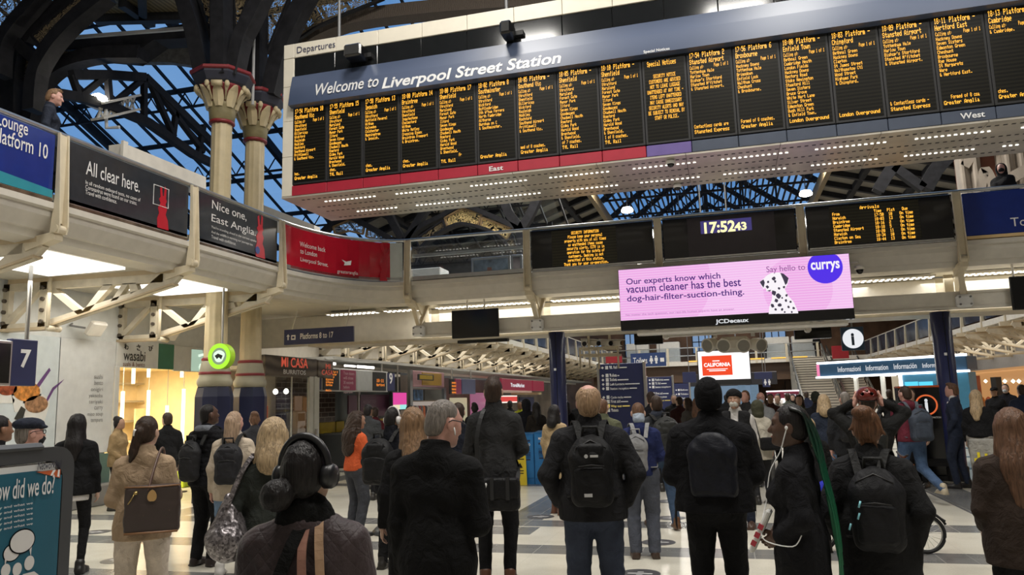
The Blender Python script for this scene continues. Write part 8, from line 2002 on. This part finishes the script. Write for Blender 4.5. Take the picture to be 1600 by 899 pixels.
# woman with fair hair and black backpack
t,I=person('woman with half tied fair hair in a cream jacket with a black backpack',366,8.2,1.675,-12,'f',1.04,'pink','ash','half_up',dict(col=CREAMC,hem=.80,g=.026,collar=.02,scarf=(.45,.38,.32)),dict(col=(.16,.24,.36),hem=.22,g=.01),(.55,.53,.5),arms=('down','pocket'),look=(-22,0))
b=backpack(t,'black backpack on the woman in the cream jacket',(.02,.02,.023),.14,.22,.075,1.20,-.16,h=.011,style=1)
# woman in black on the left
t,I=person('woman with long dark hair in a black jacket, white shirt hem and black tights',122,8.5,1.69,-14,'f',1.05,'fair','black','long',dict(col=(.009,.009,.010),hem=.86,g=.03,collar=.02,under=(.80,(.60,.57,.55))),dict(col=(.010,.010,.011),g=-.002,tights=True),(.015,.014,.014),arms=('low_front','down'),look=(-8,0))
# flat cap man and neighbours
t,I=person('man in a dark blue flat cap, glasses and mask behind the feedback poster',46,6.0,1.675,-66,'m',1.05,'pink','grey','buzz',dict(col=(.06,.065,.06),hem=.8,collar=.04),dict(col=BLK),hat=('flat_cap',(.022,.026,.040)),mask=(.02,.02,.022),glasses=True)
t,I=person('dark haired man half cut by the left edge behind the flat cap',0,6.8,1.70,-60,'m',1.0,'brown','black','short',dict(col=BLK,hem=.8),dict(col=BLK))
# orange sweatshirt
t,I=person('woman with long curly hair in an orange sweatshirt looking at her phone',556,10.35,1.62,-58,'f',1.04,'tan','dark','curly',dict(col=(.58,.105,.035),hem=.92,g=.03,collar=.03,name='sweatshirt'),dict(col=GREYT,g=.024),(.012,.012,.012),arms=('front','front'),look=(-10,-10))
b=follow('phone','dark phone in the hands of the woman in orange','phone',t);q=MB();q.m(BLACK).box((.02,.36,1.24),(.075,.012,.15),(EX,Vector((0,.9,-.4)).normalized(),Vector((0,.4,.9)).normalized()),.004);q.m(emit('phone_glow',(.5,.6,.7),.8)).box((.02,.352,1.237),(.065,.004,.13),(EX,Vector((0,.9,-.4)).normalized(),Vector((0,.4,.9)).normalized()));mb_part(q,'screen',None,b,False)
# headphones man with backpack
t,I=person('dark haired man with white headphones and a bulky black backpack',612,8.3,1.665,-22,'m',1.1,'tan','black','short',dict(col=(.012,.013,.018),hem=.84,g=.03,collar=.06),dict(col=(.012,.012,.013),g=.012),arms=('pocket','pocket'),look=(-18,-4))
hp,k=I['hp'],I['k'];q=MB()
for s in (-1,1): c=Vector(hp((s*.09,.0,1.615)))*k;q.lathe([(.02,-.02),(.042,-.012),(.042,.012),(.03,.024),(.001,.026)],c,16,(EY,EZ,EX) if s > 0 else (EZ,EY,-EX))
q.tube([Vector(hp((.1*math.cos(a),0,1.655+.112*math.sin(a))))*k for a in [math.pi*i/14 for i in range(15)]],.009,6);mb_part(q,'headphones',mat('headphone_white',(.6,.58,.57),.35),t)
b=backpack(t,'bulky black backpack on the man with white headphones',(.013,.013,.014),.165,.25,.10,1.18,-.165,-.06,h=.011,style=1)
t,I=person('woman with straight light brown hair behind the man in the overcoat',645,5.6,1.665,6,'f',1.0,'fair','light','long',dict(col=BLK,hem=.7),dict(col=BLK),look=(0,0))
# boy in navy jumper
t,I=person('short haired young man in a navy jumper and grey trousers with a grey backpack',997,8.45,1.65,4,'m',.98,'fair','brown','buzz',dict(col=(.018,.025,.085),hem=.92,g=.026,collar=.01,name='jumper',scarf=None,hood_col=None),dict(col=(.075,.082,.105),g=.026),(.05,.03,.022),arms=('low_front','low_front'),look=(0,-12))
S=Sdf();S.C((0,-.02,1.47),(0,-.01,1.51),.066,.064,.95,.02);sdf_part(S,.01,'shirt_collar',cloth('collar_blue',(.40,.46,.55)),t)
b=backpack(t,'pale grey backpack on the young man in the navy jumper',(.22,.22,.225),.125,.22,.06,1.18,-.145,-.06,strap=(.26,.26,.265),h=.010)
# walking man in jeans behind
t,I=person('man in jeans and brown boots striding behind the young man in navy',1026,10.3,1.72,12,'m',1.05,'tan','dark','short',dict(col=(.03,.032,.036),hem=.88,g=.03,scarf=(.03,.035,.05)),dict(col=(.045,.075,.13),g=.015),(.10,.045,.02),pose=dict(lf=(-.12,.22,0),rf=(.13,-.20,.02)),arms=('down','down'))
b=backpack(t,'large dark rucksack on the striding man in jeans',(.03,.031,.03),.17,.27,.10,1.20,-.165,.06,h=.012,style=1)
# turbaned man walking to us
t,I=person('man with a black turban and a white cloth over his mouth walking towards the camera',1148,10.25,1.755,172,'m',1.02,'tan','black','buzz',dict(col=(.52,.50,.48),hem=.9,g=.02,name='shirt'),dict(col=(.02,.025,.042),g=.014),(.055,.03,.02),pose=dict(lf=(-.12,.10,0),rf=(.12,-.06,0)),hat=('turban',(.010,.010,.011)),mask=(.55,.53,.48),arms=('hold','hold'))
b=follow('waistcoat','open black waistcoat on the man with the turban','waistcoat',t) if False else t
S=Sdf();S.C((-.12,.02,1.40),(.12,.02,1.40),.09,None,.9,.04);S.C((-.05,.02,1.25),(.05,.02,1.25),.165,None,.8,.05);S.C((0,.01,1.1),(0,.01,1.0),.165,None,.82,.05);S.cut(lambda D,X,Y,Z: np.maximum(D,np.minimum(.05-np.abs(X),Y)+0*Z));S.cut(lambda D,X,Y,Z: np.maximum(D,.92-Z+0*X));V_,F_=S.mesh(.014);np_mesh('waistcoat',V_*t['k'],F_,cloth('waist_black',(.012,.012,.013)),t)
# hooded cream jacket, masked man
t,I=person('person in an olive hood and cream jacket with a black shoulder bag',1183,12.2,1.60,20,'f',1.05,'fair','brown','none',dict(col=(.50,.46,.38),hem=.75,g=.035),dict(col=(.02,.02,.022)),hat=('hood',(.055,.055,.035)))
b=follow('shoulder_bag','black shoulder bag on the person with the olive hood','bag',t);S=Sdf();S.B((.10,-.22,1.02),(.17,.06,.11),.05);sdf_part(S,.014,'bag_body',cloth('bag_black',BLK),b)
q=MB();q.tube([(-.05,-.2,1.05),(-.1,-.12,1.42),(-.05,.05,1.48)],.014,6);mb_part(q,'strap',MBLACK,b)
person('bald man in a pale blue face mask and a grey striped shirt',1190,14.5,1.74,176,'m',1.05,'pink','grey','none',dict(col=(.26,.27,.28),hem=.85,g=.02,name='shirt'),dict(col=(.10,.10,.10)),mask=(.34,.42,.52),glasses=True)
# man in maroon running
t,I=person('man in a maroon hooded top and jeans running to the left',1420,12.0,1.76,26,'m',1.05,'pink','dark','short',dict(col=(.11,.018,.030),hem=.90,g=.034,hood=True,collar=.03,name='hooded_top'),dict(col=(.06,.10,.18),g=.018),(.42,.36,.26),pose=dict(lf=(-.11,.30,.0),rf=(.13,-.50,.16),rk=(.12,.02,.50)),arms=('hold','down'),look=(14,0),lean=.06)
b=backpack(t,'slate blue rucksack on the man in maroon',(.045,.055,.075),.16,.25,.095,1.16,-.13,.05,strap=(.10,.11,.13),h=.013)
person('pale faced man half hidden behind the man in maroon',1425,13.7,1.72,160,'m',1.0,'fair','dark','buzz',dict(col=BLK,hem=.8),dict(col=BLK))
# suit man
t,I=person('man in a navy suit and white shirt standing in profile by the navy column',1491,13.4,1.79,76,'m',1.0,'pink','brown','quiff',dict(col=(.028,.036,.062),hem=.84,g=.020,collar=.025,name='suit_jacket'),dict(col=(.028,.036,.062),g=.012),(.02,.018,.018),arms=('pocket','pocket'),pose=dict(lf=(-.09,.07,0),rf=(.09,-.05,0)))
S=Sdf();S.C((0,.0,1.47),(0,.0,1.515),.066,.064,.95,.02);S.C((0,.085,1.42),(0,.11,1.28),.03,.012,.6,.02);V_,F_=S.mesh(.012);np_mesh('shirt_collar',V_*t['k'],F_,cloth('shirt_white',(.66,.65,.64)),t)
b=follow('shoulder_bag','black bag hanging at the back of the man in the suit','bag',t);S=Sdf();S.B((.0,-.21,1.05),(.13,.05,.17),.04);sdf_part(S,.014,'bag_body',cloth('bag_black',BLK),b)
t,I=person('blonde woman in a black top beside the right navy column',1527,12.6,1.66,-12,'f',1.05,'fair','blonde','long',dict(col=BLK,hem=.95,g=.03),dict(col=(.25,.23,.20),g=.03))
b=follow('shopping_bag','large pale grey shopping bag with a yellow motif of the blonde woman by the column','bag',t);S=Sdf();S.B((.06,-.24,.72),(.19,.07,.22),.03);S.wrinkle(.006,18,3);sdf_part(S,.014,'bag_body',cloth('bag_grey',(.30,.29,.26),.5),b)
q=MB();q.b2((-.06,-.325,.56),(.18,-.315,.62));q.b2((-.01,-.325,.52),(.03,-.315,.72));q.b2((.10,-.325,.52),(.14,-.315,.70));mb_part(q,'yellow_motif',mat('bag_yellow',(.75,.60,.02),.5),b,False)
# group left of the helmet man
person('blonde woman in a navy jacket and jeans with her back to us',1288,12.4,1.66,4,'f',1.12,'fair','blonde','bob',dict(col=(.020,.026,.042),hem=.86,g=.03),dict(col=(.09,.14,.23),g=.02))
t,I=person('girl with a fair ponytail in a black jacket beside the green braids',1262,8.5,1.42,12,'f',1.0,'fair','blonde','ponytail',dict(col=(.013,.013,.013),hem=.85,g=.03),dict(col=BLK))
b=follow('blue_bag','shiny blue bag low beside the girl with the ponytail','bag',t);S=Sdf();S.E((.12,-.12,.82),(.13,.10,.13),.03);S.wrinkle(.008,25,2);sdf_part(S,.012,'bag_body',cloth('bag_blue',(.02,.03,.45),.35),b);q=MB();q.tube(smooth_pts([(.12,-.12,.93),(.14,-.14,1.2),(.10,-.05,1.46),(.14,.12,1.25),(.15,.02,.92)],4),.012,6);mb_part(q,'strap',MBLACK,b)
t,I=person('man with short grey hair in a black coat left of the cyclist',1322,11.4,1.70,6,'m',1.12,'pink','grey','buzz',dict(col=(.018,.019,.022),hem=.8,g=.035,hood=True),dict(col=BLK))
backpack(t,'black rucksack on the grey haired man left of the cyclist',(.015,.015,.017),.14,.2,.08,1.2,-.165,h=.014)
t,I=person('woman in green with a yellow rucksack worn in front',1250,16.5,1.66,170,'f',1.0,'fair','dark','long',dict(col=(.10,.11,.06),hem=.8),dict(col=BLK))
b=follow('rucksack','yellow rucksack held by the woman in green','backpack',t);S=Sdf();S.B((-.05,.22,1.13),(.14,.09,.2),.06);sdf_part(S,.018,'main_bag',cloth('pack_yellow',(.52,.32,.02)),b)
person('person in a dark knitted hat beside the blonde woman in navy',1276,15,1.70,0,'m',1.1,'tan','dark','short',dict(col=(.018,.018,.022),hem=.8),dict(col=BLK),hat=('beanie',(.025,.028,.022)))
person('man in an olive jacket behind the balding man',942,10.6,1.70,-10,'m',1.1,'fair','brown','buzz',dict(col=(.10,.105,.065),hem=.84,g=.03),dict(col=(.03,.03,.035)))
t,I=person('woman in a tan coat and tall brown boots behind the balding man',866,11.8,1.62,-30,'f',1.0,'fair','black','bob',dict(col=(.38,.28,.16),hem=.55,g=.03,name='coat'),dict(col=BLK,tights=True,boot=.36),(.14,.055,.03),pose=dict(lf=(-.10,.10,0),rf=(.12,-.08,0)))
t,I=person('person with long straight dark hair in a brown-black coat behind the newspaper bins',838,17.2,1.66,10,'f',1.05,'fair','black','long',dict(col=(.022,.018,.015),hem=.6,g=.03),dict(col=BLK))
# more of the crowd farther off
BGP=[('man in a dark suit jacket near the ticket gates',575,14.2,1.72,-20,'m','brown','black','short',(.045,.047,.05),BLK),('person in dark red behind the man in the suit jacket',586,16,1.66,0,'f','fair','dark','short',(.08,.015,.02),BLK),
 ('person in dark clothes between the overcoat and the charcoal jacket',716,9.4,1.70,0,'m','fair','dark','short',(.012,.014,.022),BLK),('small dark figure between the fair ponytails and the kiosk at the left',398,12.2,1.64,10,'f','fair','brown','bun',(.03,.03,.035),BLK),
 ('person with dark hair near the pink poster screen',640,15,1.68,10,'m','fair','black','short',(.03,.02,.02),BLK),('person in black by the lit serving counter',797,22,1.72,0,'m','brown','black','short',BLK,BLK),
 ('worker in a yellow safety vest by the serving counter',813,21,1.70,160,'m','brown','black','short',(.55,.60,.05),BLK),('man in a dark hooded coat in front of the safety vest worker',822,17.6,1.74,20,'m','fair','black','short',(.014,.015,.02),BLK),
 ('person in black near the pink wall panel',742,17,1.68,0,'f','fair','black','bun',BLK,BLK),('person looking left in front of the second directory sign',1062,18,1.70,30,'m','fair','dark','short',(.05,.02,.02),BLK),
 ('woman in a pale scarf before the smallest directory sign',1075,17,1.66,60,'f','fair','dark','bob',(.06,.055,.05),BLK),('man in a dark coat and tie near the directory signs',1054,20,1.75,180,'m','fair','grey','short',(.02,.02,.022),BLK),
 ('tall man reading the large directory sign',1018,14.2,1.80,10,'m','pink','dark','short',(.012,.012,.016),BLK),('bearded man in a white top behind the turbaned man',1166,15.2,1.78,150,'m','pink','brown','short',(.03,.03,.032),BLK),
 ('person in brown right of the bearded man',1205,18,1.70,180,'m','tan','black','short',(.07,.03,.025),BLK),('person with black hair in pale clothes by the tickets kiosk',1216,20,1.68,170,'f','fair','black','bun',(.35,.33,.30),BLK),
 ('person in grey-green before the tickets kiosk',1232,22,1.70,20,'m','fair','dark','short',(.10,.11,.09),BLK),('person in black just right of the black beanie',1136,24,1.72,0,'m','fair','black','short',BLK,BLK),
 ('masked man in a black coat and white shirt at the right',1575,20.5,1.78,165,'m','fair','black','short',(.010,.010,.014),BLK),('guard in a black cap near the right edge',1557,19.5,1.70,150,'m','tan','black','short',BLK,BLK),
 ('person in navy cut by the right edge in front of the lit shop',1600,15.5,1.74,20,'m','fair','dark','short',(.02,.026,.05),BLK),('shop worker in beige inside the sushi shop',187,13.8,1.62,-120,'f','tan','black','bun',(.30,.21,.11),BLK),
 ('customer in black at the sushi shop counter',262,12.6,1.68,20,'m','fair','dark','short',BLK,BLK),('person in a dark top near the far blue passage, left',1096,30,1.70,0,'m','fair','black','short',BLK,BLK),
 ('person in dark clothes near the far blue passage, middle',1112,34,1.72,180,'m','tan','black','short',(.03,.03,.04),BLK),('person in brown near the far blue passage, right',1150,32,1.68,30,'f','fair','brown','bob',(.08,.05,.03),BLK),
 ('person in black far behind the large directory sign',905,24,1.70,0,'m','fair','black','short',BLK,BLK),('person with brown hair beside the suitcase',1090,16.4,1.66,-30,'f','fair','brown','long',(.04,.035,.03),BLK),
 ('distant person in dark blue left of the information kiosk',1262,26,1.74,0,'m','fair','dark','short',(.02,.025,.05),BLK),('distant person in black behind the girl with the ponytail',1240,27,1.66,180,'f','fair','black','long',BLK,BLK),
 ('person in a dark coat at the information kiosk',1392,19,1.72,0,'m','fair','dark','short',(.02,.02,.022),BLK),('person in black between the newspaper bins and the tan coat',884,19,1.68,20,'f','fair','black','bob',BLK,BLK)]
for (lb,px_,d,H,fc,sx,sk,hr,st,c1,c2) in BGP:
    mk=(.55,.58,.62) if 'masked' in lb else None;ht=('cap',BLK) if 'cap' in lb.split() else ('hood',(.014,.015,.02)) if 'hooded' in lb else None
    person(lb,px_,d,H,fc,sx,1.05,sk,hr,st,dict(col=c1,hem=.82,g=.03),dict(col=c2),mask=mk,hat=ht,hands=d < 24,arms=('front','front') if 'reading' in lb else ('down','hold') if px_ % 2 else ('pocket','down'))
# people up on the walkways
pb=onX(86,152,-8.75);person('young man with a rucksack leaning on the rail of the left walkway',0,8,1.70,-100,'m',1.0,'pink','light','quiff',dict(col=(.025,.03,.045),hem=.85),dict(col=BLK),base=(-8.75,pb.y-.05,pb.z-1.60),look=(0,-10),hands=False)
pb=onY(1563,257,16.7);person('person in a black hooded coat and black mask on the cross walkway at the right',0,17,1.64,150,'f',1.15,'pink','black','short',dict(col=(.010,.010,.011),hem=.8,g=.04),dict(col=BLK),base=(pb.x,16.7,pb.z-1.62),mask=(.012,.012,.013),hat=('hood',(.010,.010,.011)),hands=False,look=(30,10))
for px_,Y,lb in ((1195,61.5,'tiny figure in black standing on the far walkway'),(1278,61.2,'tiny figure in black at the head of the stairs')):
    a=onY(px_,560,Y);person(lb,0,60,1.76,0,'m',1.0,'fair','black','short',dict(col=BLK,hem=.8),dict(col=BLK),base=(a.x,Y,4.3),hands=False)
